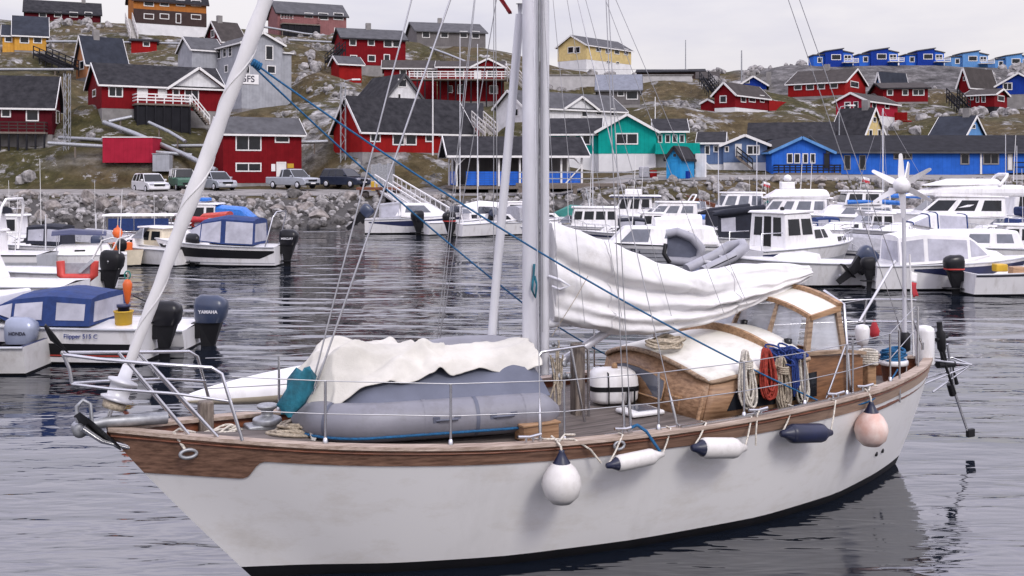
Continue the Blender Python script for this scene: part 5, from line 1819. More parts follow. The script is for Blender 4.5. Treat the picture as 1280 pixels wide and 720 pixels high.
wheelhouse(t, -1.2, .9, .85, 1.0, 2.05, [('LR', .1, .45, .35, .85), ('LR', .55, .9, .35, .85), ('F', .1, .45, .4, .85), ('F', .55, .9, .4, .85)], .15, 'gel_cream')
outboard(t, -3.1, .95, .2, 'black', 0, 1.1)
t, H = boat('motorboat', 'white motorboat under a long flat white awning near the rubble', 172, 310, 185, 6.5, 2.4, 1.1, .9, group=LB, sc=.72)
MB().hexa([(-2.8, -1.1, 2.35), (2.2, -1.1, 2.35), (2.2, 1.1, 2.35), (-2.8, 1.1, 2.35), (-2.8, -1.0, 2.47), (2.2, -1.0, 2.47), (2.2, 1.0, 2.47), (-2.8, 1.0, 2.47)]).build('awning', 'white', t)
MB().box((-.3, .95, 1.75), (4.2, .06, .85)).build('side_screen', 'navy_cloth', t)
for x in (-2.6, 0, 2.0):
    for s in (-1, 1):
        MB().tube([(x, s, .9), (x, s, 2.4)], .03, 5).build('awning_post', 'steel', t)
bz = thing('buoy', 'orange ball buoy hanging at the end of the white awning', 'buoy', P(147, 291, 48))
MB().lathe([(.02, -.24), (.16, -.18), (.23, 0), (.16, .18), (.04, .25), (.03, .33), (.01, .34)], n=16).build('ball', 'orange', bz)
MB().tube([(0, 0, .3), (.02, 0, .7)], .015, 5).build('rope', 'rope_white', bz)
t, H = boat('express_cruiser', 'white sports cruiser with a black hull band and a blue framed canopy', 272, 331, 174, 5.6, 2.2, 1.15, .85, group=LB)
stripe(t, H, 'black', .40, .80, .0, .985, taper=.12)
stripe(t, H, 'gel_grey', .16, .2, 0, .9)
f = cuddy(t, H, .0, 2.3, 1.5, wf=.5, ws=False, win=False)
canopy(t, [(1.25, .55, 1.3, .5, 1.36, .03), (.45, .85, 1.05, .62, 1.82, .14), (-.5, .95, .95, .8, 1.98, .16), (-.65, .95, .95, .8, 1.98, .16), (-1.9, .95, .9, .82, 1.9, .12)], 'navy_cloth', panes=[(0, .08, .94, .12, .97), (1, .05, .93, .03, .97), (3, .05, .92, .03, .97)], aft=[(.1, .9)])
outboard(t, -2.8, .85, 0, 'black_gloss', 0, 1.2, 'MERCURY')
arch(t, -2.4, .9, .85, 1.45, 'steel', .03, -.4)
t, H = boat('motorboat', 'low white boat with a dark outboard in front of the sports cruiser', 188, 329, 150, 4.6, 1.9, .85, .7, group=LB)
cuddy(t, H, .2, 1.5, 1.15)
outboard(t, -2.35, .75, 0, 'black_gloss', 0, 1.1)
t, H = boat('motorboat', 'white boat with a red canvas canopy behind the sports cruiser', 256, 306, 178, 5.6, 2.2, 1.1, .85, group=LB, sc=.85)
cuddy(t, H, .2, 1.9, 1.4)
canopy(t, [(.7, .8, 1.3, .7, 1.36, .04), (.0, .9, 1.0, .72, 1.9, .12), (-1.6, .95, .95, .8, 2.0, .15)], 'red_cloth', panes=[(0, .2, .85, .4, .9), (1, .2, .8, .1, .9)])
t, H = boat('cabin_boat', 'white wheelhouse boat with a vivid blue tarpaulin over its stern', 258, 299, 180, 7.0, 2.4, 1.2, .95, cat='cabin boat', group=LB, sc=.85)
wheelhouse(t, -.9, 1.4, 1.0, .95, 2.4, [('LR', .05, .3, .45, .88), ('LR', .38, .92, .45, .88), ('F', .06, .47, .45, .88), ('F', .53, .94, .45, .88)], .2)
canopy(t, [(-.9, 1.05, 1.0, 1.0, 2.2, .2), (-2.6, 1.05, .95, .98, 2.05, .2), (-3.4, 1.0, .9, .9, 1.4, .2)], 'blue_tarp')
MB().box((.2, 0, 2.75), (.9, 1.0, .25)).build('roof_box', 'blue_tarp', t, .08)
antenna(t, .4, .6, 2.5, 2.2)
kb = thing('kayak', 'dark red kayak on the roof of a boat by the rubble', 'kayak', P(241, 279, 58))
MB().loft([[Vector((x, .28 * w * math.cos(a), .2 + .18 * w * math.sin(a))) for a in np.linspace(0, 6.28, 11)[:-1]] for x, w in ((-1.0, .05), (-.6, .7), (0, 1), (.6, .7), (1.0, .05))]).build('hull', 'flag_red', kb)

# ---- centre, by the gangway
CB = 'motor boats moored in front of the gangway'
t, H = boat('express_cruiser', 'white sports boat with a navy band and a tilted blue outboard left of the gangway', 522, 291.5, 2, 6.6, 2.3, 1.35, .95, group=CB)
stripe(t, H, 'navy', .48, .82, .04, .985, taper=.4)
f = Fr(-1.5, 2.2, .95, 1.05, -1.1, .6, .75, 1.95, w0f=.5, w1f=.6)
o = f.mesh(MB()).build('cabin', 'gel', t, .12)
f.windows(o, [('LR', .2, .75, .35, .85, .25, .8)], 'glass_grey')
canopy(t, [(-1.0, .9, 1.0, .75, 2.0, .05), (-2.4, .95, .95, .8, 1.85, .06)], 'grey_cloth', panes=[(0, .1, .85, .1, .9)], aft=[(.1, .9)])
outboard(t, -3.3, .95, 0, 'engine_blue', 48, 1.3)
for i, (px, py, hd_, lb, cw, tx) in enumerate([(575, 292, 35, 'small white boat stern with a black outboard, left of a pair', 'black_gloss', None), (612, 294, 40, 'white boat stern with a black red lettered outboard, right of the pair', 'black_gloss', 'SUZUKI'), (668, 292, 30, 'white boat with a grey canvas hood and a tilted blue grey outboard behind the mast', 'engine_blue', None)]):
    t, H = boat('motorboat', lb, px, py, hd_, 5.6, 2.1, 1.05, .8, group=CB)
    cuddy(t, H, .2, 1.9, 1.35)
    outboard(t, -2.8, .85, 0, cw, 38 if i == 2 else 0, 1.25, tx, 'letter_white', band='pvc_red' if i == 1 else None)
    if i == 2:
        canopy(t, [(.5, .85, 1.1, .7, 1.8, .08), (-1.6, .95, .85, .8, 1.7, .1)], 'grey_cloth', panes=[(0, .15, .85, .1, .9)])
    if i == 1:
        arch(t, -1.4, .9, .8, .9, 'trim_white', .04)
t, H = boat('motor_yacht', 'white yacht under a long pale winter cover beside the pontoon', 622, 289, 3, 11, 3.2, 1.7, 1.3, cat='motor yacht', group=CB, sc=.62)
canopy(t, [(4.6, .3, 1.55, .15, 1.7, .1), (2, 1.3, 1.4, .9, 2.6, .35), (-2, 1.5, 1.3, 1.1, 2.9, .4), (-5, 1.4, 1.25, 1.0, 2.3, .3)], 'white')
wheelhouse(t, 1.0, 3.6, 1.1, 1.5, 3.1, [('LR', .1, .9, .55, .85), ('F', .05, .95, .5, .85)], .2)
t, H = boat('fishing_boat', 'small boat under a green tarpaulin right of the mast', 716, 290, 150, 5.0, 2.1, 1.0, .9, 'gel_cream', cat='fishing boat', group=RB, sc=.8)
canopy(t, [(1.6, .5, 1.0, .35, 1.5, .15), (.2, 1.0, .9, .7, 2.0, .25), (-1.8, 1.0, .9, .8, 1.9, .2)], 'green_tarp')
q = MB()
q.tube([(-2.2, -.8, .8), (-1.2, 0, 3.6)], .035, 5).tube([(-2.2, .8, .8), (-1.2, 0, 3.6)], .035, 5)
q.build('frame_pole', 'galv', t)
# ---- right cluster, far to near
t, H = boat('cabin_boat', 'white wheelhouse boat with a rail of windows partly behind the sail', 742, 303, 178, 7.5, 2.5, 1.35, 1.05, cat='cabin boat', group=RB, sc=.82)
wheelhouse(t, -1.6, 1.6, 1.05, 1.1, 2.35, [('LR', .04, .22, .4, .85), ('LR', .27, .48, .4, .85), ('LR', .53, .74, .4, .85), ('LR', .79, .96, .4, .85), ('A', .1, .45, .1, .85)], .15)
stripe(t, H, 'letter_dark', .8, .84, 0, .98)
bow_rail(t, H)
MB().box((-2.6, 0, 1.3), (.5, .5, .3)).build('hatch', 'white', t, .04)
antenna(t, .3, .5, 2.4, 3.2, .03)
t, H = boat('motor_yacht', 'white hardtop yacht with a navy underside of its roof, far row', 795, 290, 176, 7.8, 2.7, 1.5, 1.2, cat='motor yacht', group=RB, sc=.85)
wheelhouse(t, -1.2, 1.8, 1.1, 1.2, 2.75, [('LR', .08, .3, .4, .88), ('LR', .38, .62, .4, .88), ('LR', .7, .94, .4, .88), ('F', .05, .95, .4, .88)], .7, roofm='gel', rake=.6)
MB().box((.1, 0, 2.72), (3.8, 2.3, .08)).build('roof_edge', 'navy', t)
MB().box((.2, 0, 3.1), (1.3, 1.2, .45)).build('radar_mast', 'white', t, .1)
antenna(t, -.4, .6, 2.9, 3.0, .025)
t, H = boat('express_cruiser', 'white cruiser with a steep raked windscreen and a blue cover strip', 842, 297, 180, 7.6, 2.7, 1.5, 1.25, group=RB, sc=.82)
f = wheelhouse(t, -1.6, 2.4, 1.15, 1.25, 2.55, [('LR', .1, .36, .45, .85), ('LR', .44, .68, .45, .85), ('LR', .74, .97, .2, .85), ('F', .04, .96, .15, .9)], .15, rake=1.3, winm='glass_grey')
MB().box((-2.6, 0, 1.5), (1.8, 2.2, .3)).build('cockpit_cover', 'blue_tarp', t, .1)
arch(t, -1.2, 1.0, 2.6, .55, 'gel', .06)
t, H = boat('cabin_boat', 'grey hulled clinker cabin boat with letters on its bow behind the sail', 812, 336, 180, 8.0, 2.6, 1.45, 1.15, 'gel_grey', cat='cabin boat', group=RB, sc=.86)
stripe(t, H, 'white', .82, .98, 0, .98)
for v in (.35, .5, .65):
    stripe(t, H, 'letter_dark', v, v + .018, 0, .97)
f = Fr(-3.2, 2.0, 1.0, 1.2, -2.9, 1.2, .82, 2.05, w0f=.75, w1f=.65)
o = f.mesh(MB()).build('cabin', 'gel', t, .12)
f.windows(o, [('LR', .28, .52, .35, .75), ('LR', .66, .92, .15, .85, .7, .9)], 'glass_grey')
canopy(t, [(-.2, .6, 2.0, .5, 2.35, .1), (-2.4, .7, 2.0, .6, 2.45, .15)], 'white')
text('SLT', .34, 'letter_dark', t, H.pt(.62, .72, 1, .02), (-1, 0, 0), (0, 0, 1), bold=.01)
antenna(t, .9, .6, 2.0, 3.4, .025)
t, H = boat('motor_yacht', 'white cabin yacht with three square windows and a small flag, far row', 918, 290, 184, 7.5, 2.6, 1.6, 1.2, cat='motor yacht', group=RB, sc=.86)
f = wheelhouse(t, -2.0, 1.6, 1.1, 1.2, 2.95, [('LR', .06, .3, .5, .9), ('LR', .38, .62, .5, .9), ('LR', .7, .94, .5, .9), ('F', .05, .95, .5, .9)], .15, rake=.8, winm='glass_grey')
flag(t, -2.0, .3, 2.9, 1.0)
bow_rail(t, H)
t, H = boat('flybridge_yacht', 'big white flybridge yacht with a satellite dome at the back of the marina', 990, 292, 176, 10.5, 3.4, 1.9, 1.5, cat='motor yacht', group=RB, sc=.78)
wheelhouse(t, -2.6, 2.8, 1.4, 1.5, 2.9, [('LR', .05, .22, .35, .85), ('LR', .28, .5, .35, .85), ('LR', .58, .72, .35, .85), ('LR', .8, .97, .35, .85), ('F', .05, .95, .4, .85)], .5, rake=1.1, winm='glass_grey')
f = Fr(-2.9, 2.2, 1.4, 3.0, -2.6, 1.2, 1.15, 3.65, w1f=.8)
f.mesh(MB()).build('flybridge', 'gel', t, .2)
MB().box((.4, 0, 3.95), (1.1, 1.0, .6)).build('instrument_box', 'white', t, .08)
MB().lathe([(.05, 4.3), (.28, 4.35), (.34, 4.55), (.25, 4.75), (.05, 4.85)], (.4, .2, 0), 14).build('radar_dome', 'white', t)
antenna(t, -.6, .5, 3.6, 3.0, .03)
antenna(t, -1.6, -.5, 3.6, 2.4, .03)
for s in (-1.4, 1.4):
    MB().tube([(-4.8, s, 1.5), (-4.8, s, 2.4), (-3.6, s, 2.6)], .03, 5).build('stern_rail', 'steel', t)
t, H = boat('motorboat', 'white motorboat with a folded black canvas hood beside the grey dinghies', 905, 322, 190, 6.0, 2.3, 1.15, .9, group=RB)
cuddy(t, H, .4, 2.0, 1.45)
canopy(t, [(.6, .9, 1.0, .8, 2.05, .1), (-.3, .95, .95, .85, 2.15, .12), (-1.2, .95, .95, .85, 2.2, .15)], 'dark_cloth', panes=[(0, .25, .8, .15, .9)], aft=[(.15, .85)])
MB().tube([(.9, -.9, 2.02), (.3, -.95, 2.12), (-1.6, -.85, 2.32)], [.06, .15, .16], 8).tube([(.9, .9, 2.02), (.3, .95, 2.12), (-1.6, .85, 2.32)], [.06, .15, .16], 8).build('rolled_hood', 'dark_cloth', t)
t, H = boat('cabin_cruiser', 'white wheelhouse cruiser with an open aft door and a blue stern stripe', 1000, 338, 36, 7.6, 2.6, 1.35, 1.1, group=RB, sc=.9)
stripe(t, H, 'navy', .55, .85, 0, .2)
stripe(t, H, 'gel_grey', .05, .5, .2, .97)
f = wheelhouse(t, -2.2, .0, 1.05, 1.05, 2.6, [('R', .1, .5, .4, .85), ('R', .58, .92, .4, .85), ('L', .1, .9, .4, .85)], .12, rake=.3)
f.windows(t, [('A', .12, .34, .38, .9), ('A', .66, .88, .38, .9)], 'glass')
f.windows(t, [('A', .4, .6, .02, .92)], 'black', 'door_opening', .02)
g2 = Fr(-.1, 2.2, 1.0, 1.1, -.1, 1.2, .85, 1.95, w0f=.6, w1f=.6)
o = g2.mesh(MB()).build('cabin', 'gel', t, .1)
g2.windows(o, [('LR', .02, .36, .45, .9), ('LR', .42, .62, .45, .9)], 'glass')
g3 = Fr(1.9, 3.0, .62, 1.15, 1.95, 2.8, .5, 1.55, w0f=.35, w1f=.3)
o = g3.mesh(MB()).build('fore_cabin', 'gel', t, .08)
g3.windows(o, [('LR', .05, .45, .25, .8), ('LR', .52, .9, .25, .8)], 'glass')
bow_rail(t, H, .7)
for s in (-1, 1):
    MB().tube([(-3.6, s * .9, 1.0), (-3.6, s * .9, 1.8), (-2.3, s * .95, 1.8)], .025, 5).build('stern_rail', 'steel', t)
MB().lathe([(.03, 0), (.1, .02), (.1, .12), (.02, .16)], (-1.2, 0, 2.72), 10).build('lamp', 'black', t)
# grey dinghies stored on the pontoon
rb = thing('inflatable_dinghy', 'grey inflatable with a dark floor stood on its side beside the clinker boat', 'dinghy', P(855, 331, 41), R(-14), sc=.86)
q = MB().tube([(-.75, 0, 1.35), (-.3, 0, 1.45), (.35, 0, 1.2), (.75, 0, .75), (.7, 0, .3), (.3, 0, .12), (-.75, 0, .16)], .2, 12)
q.build('tube', 'pvc_pale', rb)
MB().add([(-.75, .1, 1.3), (-.75, .1, .2), (.3, .1, .2), (.68, .1, .4), (.7, .1, .75), (.3, .1, 1.15), (-.3, .1, 1.4)], [(0, 1, 2, 3, 4, 5, 6)]).build('floor', 'pvc_dark', rb, solid=.05)
MB().tube([(-.8, -.1, .9), (-.85, -.3, .5), (-.6, -.25, .1)], .1, 7).build('outboard_motor', 'black', rb)
rb = thing('inflatable_dinghy', 'pale grey inflatable leaning bow up behind the furled mainsail', 'dinghy', P(900, 340, 37.5), R(28))
q = MB().tube([(-1.1, -.45, .1), (.2, -.45, .55), (.75, -.4, .85), (1.0, 0, .95), (.75, .4, .85), (.2, .45, .55), (-1.1, .45, .1)], .19, 12)
q.build('tube', 'pvc_pale', rb)
MB().hexa([(-1.0, -.35, .0), (.7, -.35, .6), (.7, .35, .6), (-1.0, .35, .0), (-1.0, -.35, .06), (.7, -.35, .66), (.7, .35, .66), (-1.0, .35, .06)]).build('floor', 'pvc_dark', rb)
MB().box((-.4, 0, .36), (.2, 1.0, .06)).build('seat', 'white', rb)
MB().tube([(-1.0, -.64, .2), (.2, -.64, .6)], .02, 5).tube([(-1.0, .64, .2), (.2, .64, .6)], .02, 5).build('grab_line', 'black', rb)
t, H = boat('express_cruiser', 'long white yacht with blue sail covers on its cabin top, back right', 1065, 295, 180, 9.0, 2.8, 1.6, 1.3, group=RB, sc=.88)
f = Fr(-2.8, 2.6, 1.1, 1.3, -2.4, 1.4, .9, 2.2, w0f=.7, w1f=.6)
o = f.mesh(MB()).build('cabin', 'gel', t, .1)
f.windows(o, [('LR', .05, .3, .3, .8), ('LR', .35, .5, .3, .8), ('LR', .56, .75, .3, .8)], 'glass_grey')
wheelhouse(t, -1.8, .8, 1.0, 2.2, 3.1, [('LR', .08, .45, .2, .85), ('LR', .55, .92, .2, .85), ('F', .05, .95, .2, .85), ('A', .1, .9, .2, .85)], .15)
MB().tube([(-3.4, .6, 2.3), (-1.5, .8, 2.45), (.6, .9, 2.4)], .16, 8).build('sail_cover', 'blue_tarp', t)
arch(t, -3.2, 1.1, 1.4, 1.9, 'gel', .08, .3)
flag(t, -.4, .4, 3.1, 1.1)
t, H = boat('motor_yacht', 'white sailing boat with a blue sail cover left of the wind generator', 1120, 291, 180, 8.0, 2.6, 1.4, 1.2, cat='motor yacht', group=RB, sc=.85)
f = Fr(-2.4, 2.2, 1.0, 1.2, -2.1, 1.4, .85, 1.8, w0f=.7, w1f=.5)
o = f.mesh(MB()).build('cabin', 'gel', t, .1)
f.windows(o, [('LR', .08, .3, .3, .75), ('LR', .38, .6, .3, .75), ('LR', .68, .88, .3, .7)], 'navy')
MB().tube([(-2.6, 0, 2.7), (-1, 0, 2.85), (.9, 0, 2.8)], [.12, .2, .14], 8).build('sail_cover', 'blue_tarp', t)
MB().tube([(1.0, 0, 1.4), (1.0, 0, 9.5)], .05, 6).build('mast', 'alu_white', t)
q = MB()
for p in ((3.6, 0, 1.4), (-3.7, 0, 1.2), (1, 1.2, 1.3), (1, -1.2, 1.3)):
    q.tube([p, (1, 0, 9.4)], .012, 4)
q.build('stay', 'wire', t)
t, H = boat('flybridge_yacht', 'largest white flybridge yacht with a swept roof at the right of the marina', 1190, 302, 172, 12.5, 3.8, 2.1, 1.6, cat='motor yacht', group=RB, sc=.86)
stripe(t, H, 'gel_grey', .05, .42, 0, .97)
wheelhouse(t, -3.0, 2.6, 1.5, 1.7, 2.95, [('LR', .06, .3, .3, .85), ('LR', .38, .62, .3, .85), ('LR', .7, .96, .3, .85), ('F', .05, .95, .3, .85)], .2, rake=1.5)
f = Fr(-4.4, 3.2, 1.6, 3.0, -4.2, .8, 1.5, 3.75, w0f=.9, w1f=1.0)
f.mesh(MB()).build('hardtop', 'gel', t, .25)
f = Fr(-3.0, 1.8, 1.2, 3.7, -2.6, .2, 1.0, 4.15, w1f=.7)
f.mesh(MB()).build('flybridge', 'gel', t, .15)
arch(t, -2.6, 1.3, 3.7, .75, 'gel', .1, -.6)
MB().box((-5.0, 0, 2.0), (1.6, 2.6, .6)).build('cockpit_cover', 'navy_cloth', t, .15)
antenna(t, -3.6, .8, 4.0, 3.0, .03)
t, H = boat('express_cruiser', 'white sports cruiser with a navy framed windscreen and canopy in the middle row', 1160, 320, 176, 10.0, 3.0, 1.65, 1.35, group=RB, sc=.8)
stripe(t, H, 'letter_dark', .8, .84, 0, .98)
stripe(t, H, 'gel_grey', .05, .5, .3, .97)
f = Fr(-2.0, 3.2, 1.2, 1.4, -1.8, 1.8, .95, 1.95, w0f=.55, w1f=.5)
f.mesh(MB()).build('cabin', 'gel', t, .15)
canopy(t, [(1.1, .95, 1.9, .85, 1.98, .04), (.2, 1.05, 1.75, .85, 2.42, .06), (-.2, 1.1, 1.6, .9, 2.5, .08), (-.32, 1.1, 1.6, .9, 2.5, .08), (-1.9, 1.15, 1.4, .95, 2.42, .06)], 'gel', panes=[(0, .04, .95, .1, .97), (3, .03, .93, .03, .96)], aft=[(.05, .95)])
for x_, w0_, z0_, w1_, z1_, c_ in ((1.1, .95, 1.9, .85, 1.98, .04), (.2, 1.05, 1.75, .85, 2.42, .06), (-.26, 1.1, 1.6, .9, 2.5, .08), (-1.9, 1.15, 1.4, .95, 2.42, .06)):
    MB().tube([(x_, -w0_, z0_), (x_, -w1_, z1_), (x_, -w1_ * .6, z1_ + c_), (x_, w1_ * .6, z1_ + c_), (x_, w1_, z1_), (x_, w0_, z0_)], .045, 6).build('canopy_hoop', 'navy_cloth', t)
bow_rail(t, H, .6)
t, H = boat('motorboat', 'low white boat with two square windows between the sports cruisers', 1218, 338, 178, 5.6, 2.4, 1.15, .95, group=RB)
f = Fr(-1.6, 2.2, 1.0, .95, -1.4, 1.6, .85, 1.65, w0f=.7, w1f=.6)
o = f.mesh(MB()).build('cabin', 'gel', t, .1)
f.windows(o, [('LR', .1, .28, .3, .8), ('LR', .36, .6, .3, .8), ('LR', .7, .9, .3, .8)], 'glass_grey')
t, H = boat('motorboat', 'white bow with a long sloping foredeck in front of the wheelhouse cruiser', 1003, 356, 185, 6.0, 2.2, 1.05, .8, group=RB)
outboard(t, -3.0, .85, 0, 'black', 0, 1.2)
cuddy(t, H, -.4, 1.2, 1.15, ws=False, win=False)
t, H = boat('express_cruiser', 'white cruiser with a clear vinyl hood and a tilted blue grey outboard', 1186, 360, 3, 6.4, 2.4, 1.25, .95, group=RB, sc=.9)
stripe(t, H, 'navy', .45, .85, .22, .985, taper=.45)
f = cuddy(t, H, .1, 2.4, 1.5, wf=.5, ws=False, win=False)
canopy(t, [(1.3, .7, 1.3, .62, 1.42, .03), (.4, .92, 1.1, .75, 2.0, .12), (-1.3, 1.0, 1.0, .85, 2.1, .14), (-2.3, 1.0, .95, .8, 1.95, .1)], 'white', panes=[(0, .15, .9, .2, .95), (1, .1, .85, .05, .95), (2, .1, .85, .08, .9)], aft=[(.08, .92)])
outboard(t, -3.2, .8, .0, 'engine_blue', 50, 1.15)
outboard(t, -3.2, .8, -.75, 'black', 0, .8)
t, H = boat('open_boat', 'white open console boat with a black and red outboard nearest at the right', 1298, 366, 4, 5.2, 2.1, 1.0, .72, group=RB, open_=True, cat='open boat', fl_m='gel')
stripe(t, H, 'letter_dark', .86, .95, 0, .98)
MB().hexa([(-.2, -.4, .3), (.4, -.4, .3), (.4, .4, .3), (-.2, .4, .3), (-.1, -.35, 1.15), (.25, -.35, 1.05), (.25, .35, 1.05), (-.1, .35, 1.15)]).build('console', 'gel', t, .05)
MB().box((.3, 0, 1.35), (.04, .75, .6)).build('windscreen', 'clear_vinyl', t)
MB().tube([(-.2 + .05 * math.cos(a), .17 * math.cos(a), 1.1 + .17 * math.sin(a)) for a in np.linspace(0, 6.28, 16)], .02, 5).build('steering_wheel', 'black', t)
MB().box((-1.1, .4, .8), (.4, .35, .25)).build('fuel_can', 'yellow', t, .04)
MB().box((-.9, -.3, .75), (.45, .35, .3)).build('seat', 'oak', t, .04)
outboard(t, -2.6, .7, 0, 'black_gloss', 0, .98, None, band='pvc_red')
t, H = boat('motorboat', 'white boat with a blue canopy at the right edge of the photo', 1272, 316, 180, 6.0, 2.3, 1.3, 1.1, group=RB, sc=.75)
cuddy(t, H, .2, 2.0, 1.6)
canopy(t, [(.5, .9, 1.35, .8, 2.2, .1), (-1.8, .95, 1.2, .85, 2.2, .12)], 'navy_cloth', panes=[(0, .15, .8, .1, .9)])
t, H = boat('motorboat', 'white boat with a pale wheelhouse in the far right corner of the marina', 1290, 296, 178, 7.5, 2.6, 1.5, 1.2, group=RB)
wheelhouse(t, -1.4, 1.6, 1.1, 1.3, 2.7, [('LR', .1, .45, .4, .85), ('LR', .55, .9, .4, .85)], .25)
t, H = boat('motorboat', 'small white boat with a grey outboard between the far yachts', 870, 290, 178, 6.0, 2.3, 1.25, 1.0, group=RB)
cuddy(t, H, .0, 2.0, 1.6)
t, H = boat('motorboat', 'white motorboat tucked behind the wheelhouse cruiser, far middle row', 1066, 309, 180, 7.5, 2.6, 1.4, 1.15, group=RB, sc=.75)
f = cuddy(t, H, -.4, 2.4, 1.8)
bow_rail(t, H)
# more small boats filling the rows on the right: (label, px, py, heading, scale, cabin, hull, stripe, canvas)
for (lb, px, py, hd_, sc_, kind, hm, stp, cv) in [
        ('small white wheelhouse boat at the left edge below the quay road', 8, 318, 182, .8, 'wheel', 'gel', 'navy', None),
        ('white cuddy boat with a dark hood between the yacht stern and the left edge', 48, 326, 178, .8, 'cuddy', 'gel', 'letter_dark', 'dark_cloth'),
        ('small cream boat with a grey cover in front of the white awning', 118, 316, 170, .62, 'cover', 'gel_cream', None, 'grey_cloth'),
        ('white cuddy boat between the tan rowing boat and the white awning', 190, 317, 176, .68, 'cuddy', 'gel', 'letter_dark', None),
        ('low white boat with a pale hood at the foot of the wooden ramp', 765, 293, 180, .6, 'cuddy', 'gel', 'letter_dark', 'grey_cloth'),
        ('white wheelhouse boat with a navy stripe right of the wooden ramp', 882, 291, 178, .6, 'wheel', 'gel', 'navy', None),
        ('white cuddy boat just left of the big flybridge yacht with the dome', 955, 293, 183, .62, 'cuddy', 'gel', 'letter_blue', None),
        ('small white boat under a white sheet right of the flybridge yacht with the dome', 1030, 291, 180, .6, 'cover', 'gel', None, 'canvas'),
        ('small white wheelhouse boat moored below the long blue building', 1145, 295, 180, .62, 'wheel', 'gel', 'letter_dark', None),
        ('white cuddy boat with a black hood below the right end of the long blue building', 1252, 293, 178, .62, 'cuddy', 'gel', 'navy', 'dark_cloth'),
        ('white cuddy boat squeezed between the clinker boat and the wheelhouse cruiser', 930, 318, 176, .66, 'cuddy', 'gel', 'letter_dark', None),
        ('low white boat with a silver cover right of the wheelhouse cruiser', 1075, 330, 181, .68, 'cover', 'gel', 'letter_dark', 'grey_cloth'),
        ('small white cuddy boat with a grey stripe before the green tarpaulin boat', 704, 303, 172, .8, 'cuddy', 'gel', 'letter_dark', None),
        ('small white boat with a navy folded hood, left of the steep windscreen cruiser', 778, 306, 178, .72, 'cuddy', 'gel', 'navy', 'dark_cloth'),
        ('white boat with a small square wheelhouse in front of the hardtop yacht', 812, 301, 182, .68, 'wheel', 'gel', 'letter_blue', None),
        ('low pale boat with a silver cover between the clinker boat and the black hood', 868, 305, 176, .72, 'cover', 'gel', None, 'grey_cloth'),
        ('white wheelhouse boat with a red stripe behind the black canvas hood', 893, 300, 180, .66, 'wheel', 'gel', 'flag_red', None),
        ('white cuddy boat with a steel rail behind the wheelhouse cruiser', 950, 303, 178, .74, 'cuddy', 'gel', 'letter_dark', None),
        ('white boat with a navy cockpit tent left of the blue sail covers', 1022, 300, 182, .66, 'cuddy', 'gel', 'navy', 'navy_cloth'),
        ('white open backed wheelhouse boat under the wind generator', 1098, 303, 179, .70, 'wheel', 'gel', 'letter_dark', None),
        ('grey hulled cuddy boat with a pale cabin in the row under the wind generator', 1092, 317, 181, .74, 'cuddy', 'gel_grey', None, None),
        ('white boat with a grey cockpit cover before the largest flybridge yacht', 1150, 309, 177, .7, 'cover', 'gel', 'letter_blue', 'grey_cloth'),
        ('white cuddy boat with a dark stripe far right behind the blue canopy', 1246, 306, 180, .75, 'cuddy', 'gel', 'letter_dark', None),
        ('small white wheelhouse boat at the right edge before the stone shore', 1266, 330, 178, .72, 'wheel', 'gel', 'navy', None)]:
    t, H = boat('motorboat', lb, px, py, hd_, 6.2, 2.2, 1.1, .85, hm, group=RB if px > 500 else LB, sc=sc_)
    if stp:
        stripe(t, H, stp, .62, .76, 0, .97)
    if kind == 'cuddy':
        cuddy(t, H, .0, 1.9, 1.45)
        if cv:
            canopy(t, [(.3, .85, 1.0, .75, 1.9, .1), (-.8, .9, .95, .8, 1.98, .12), (-1.7, .9, .9, .78, 1.9, .1)], cv, panes=[(0, .2, .85, .1, .9), (1, .2, .85, .1, .9)])
    elif kind == 'wheel':
        wheelhouse(t, -1.0, .9, .85, .9, 2.3, [('LR', .08, .44, .4, .88), ('LR', .54, .92, .4, .88), ('F', .06, .47, .4, .88), ('F', .53, .94, .4, .88)], .2)
        MB().tube([(-.8, -.6, 2.5), (-.8, -.6, 2.75), (.5, -.6, 2.75), (.5, -.6, 2.5)], .02, 5).tube([(-.8, .6, 2.5), (-.8, .6, 2.75), (.5, .6, 2.75), (.5, .6, 2.5)], .02, 5).build('roof_rail', 'steel', t)
    else:
        canopy(t, [(2.2, .5, 1.05, .3, 1.3, .1), (.6, .95, .95, .6, 1.75, .2), (-1.6, 1.0, .9, .7, 1.6, .2), (-2.7, .95, .85, .8, 1.1, .1)], cv)
    bow_rail(t, H, .58, .5, n=4)
    outboard(t, -3.05, .85, 0, 'black_gloss' if py % 2 else 'engine_blue', 0 if py % 3 else 35, 1.0)
    antenna(t, -.4, .5, 1.6, 2.6 + (px % 7) * .25, .02, .02)
# slim masts of boats hidden in the far row
for i, (px, yb, yt, Y, lb) in enumerate([(575, 262, 46, 66, 'slim white mast in front of the pavilion, left of a pair'), (597, 268, 55, 66, 'slim white mast in front of the pavilion, right of a pair'), (741, 268, 168, 66, 'short white pole standing before the teal house'),
                                          (946, 262, 175, 70, 'white pole in front of the steel blue house'), (898, 262, 188, 70, 'thin pole in front of the steel blue house, left'), (1257, 240, 168, 80, 'white pole before the long blue building, far right'), (1271, 245, 182, 80, 'thin white pole at the right photo edge'),
                                          (57, 318, 268, 46, 'thin white antenna pole above the left cluster'), (120, 305, 268, 50, 'thin white pole beside the navy rolled canvas')]):
    mast('boat_mast', lb, px, yb, yt, Y, .035, cat='mast', group='slim masts among the boats', m='alu_white')


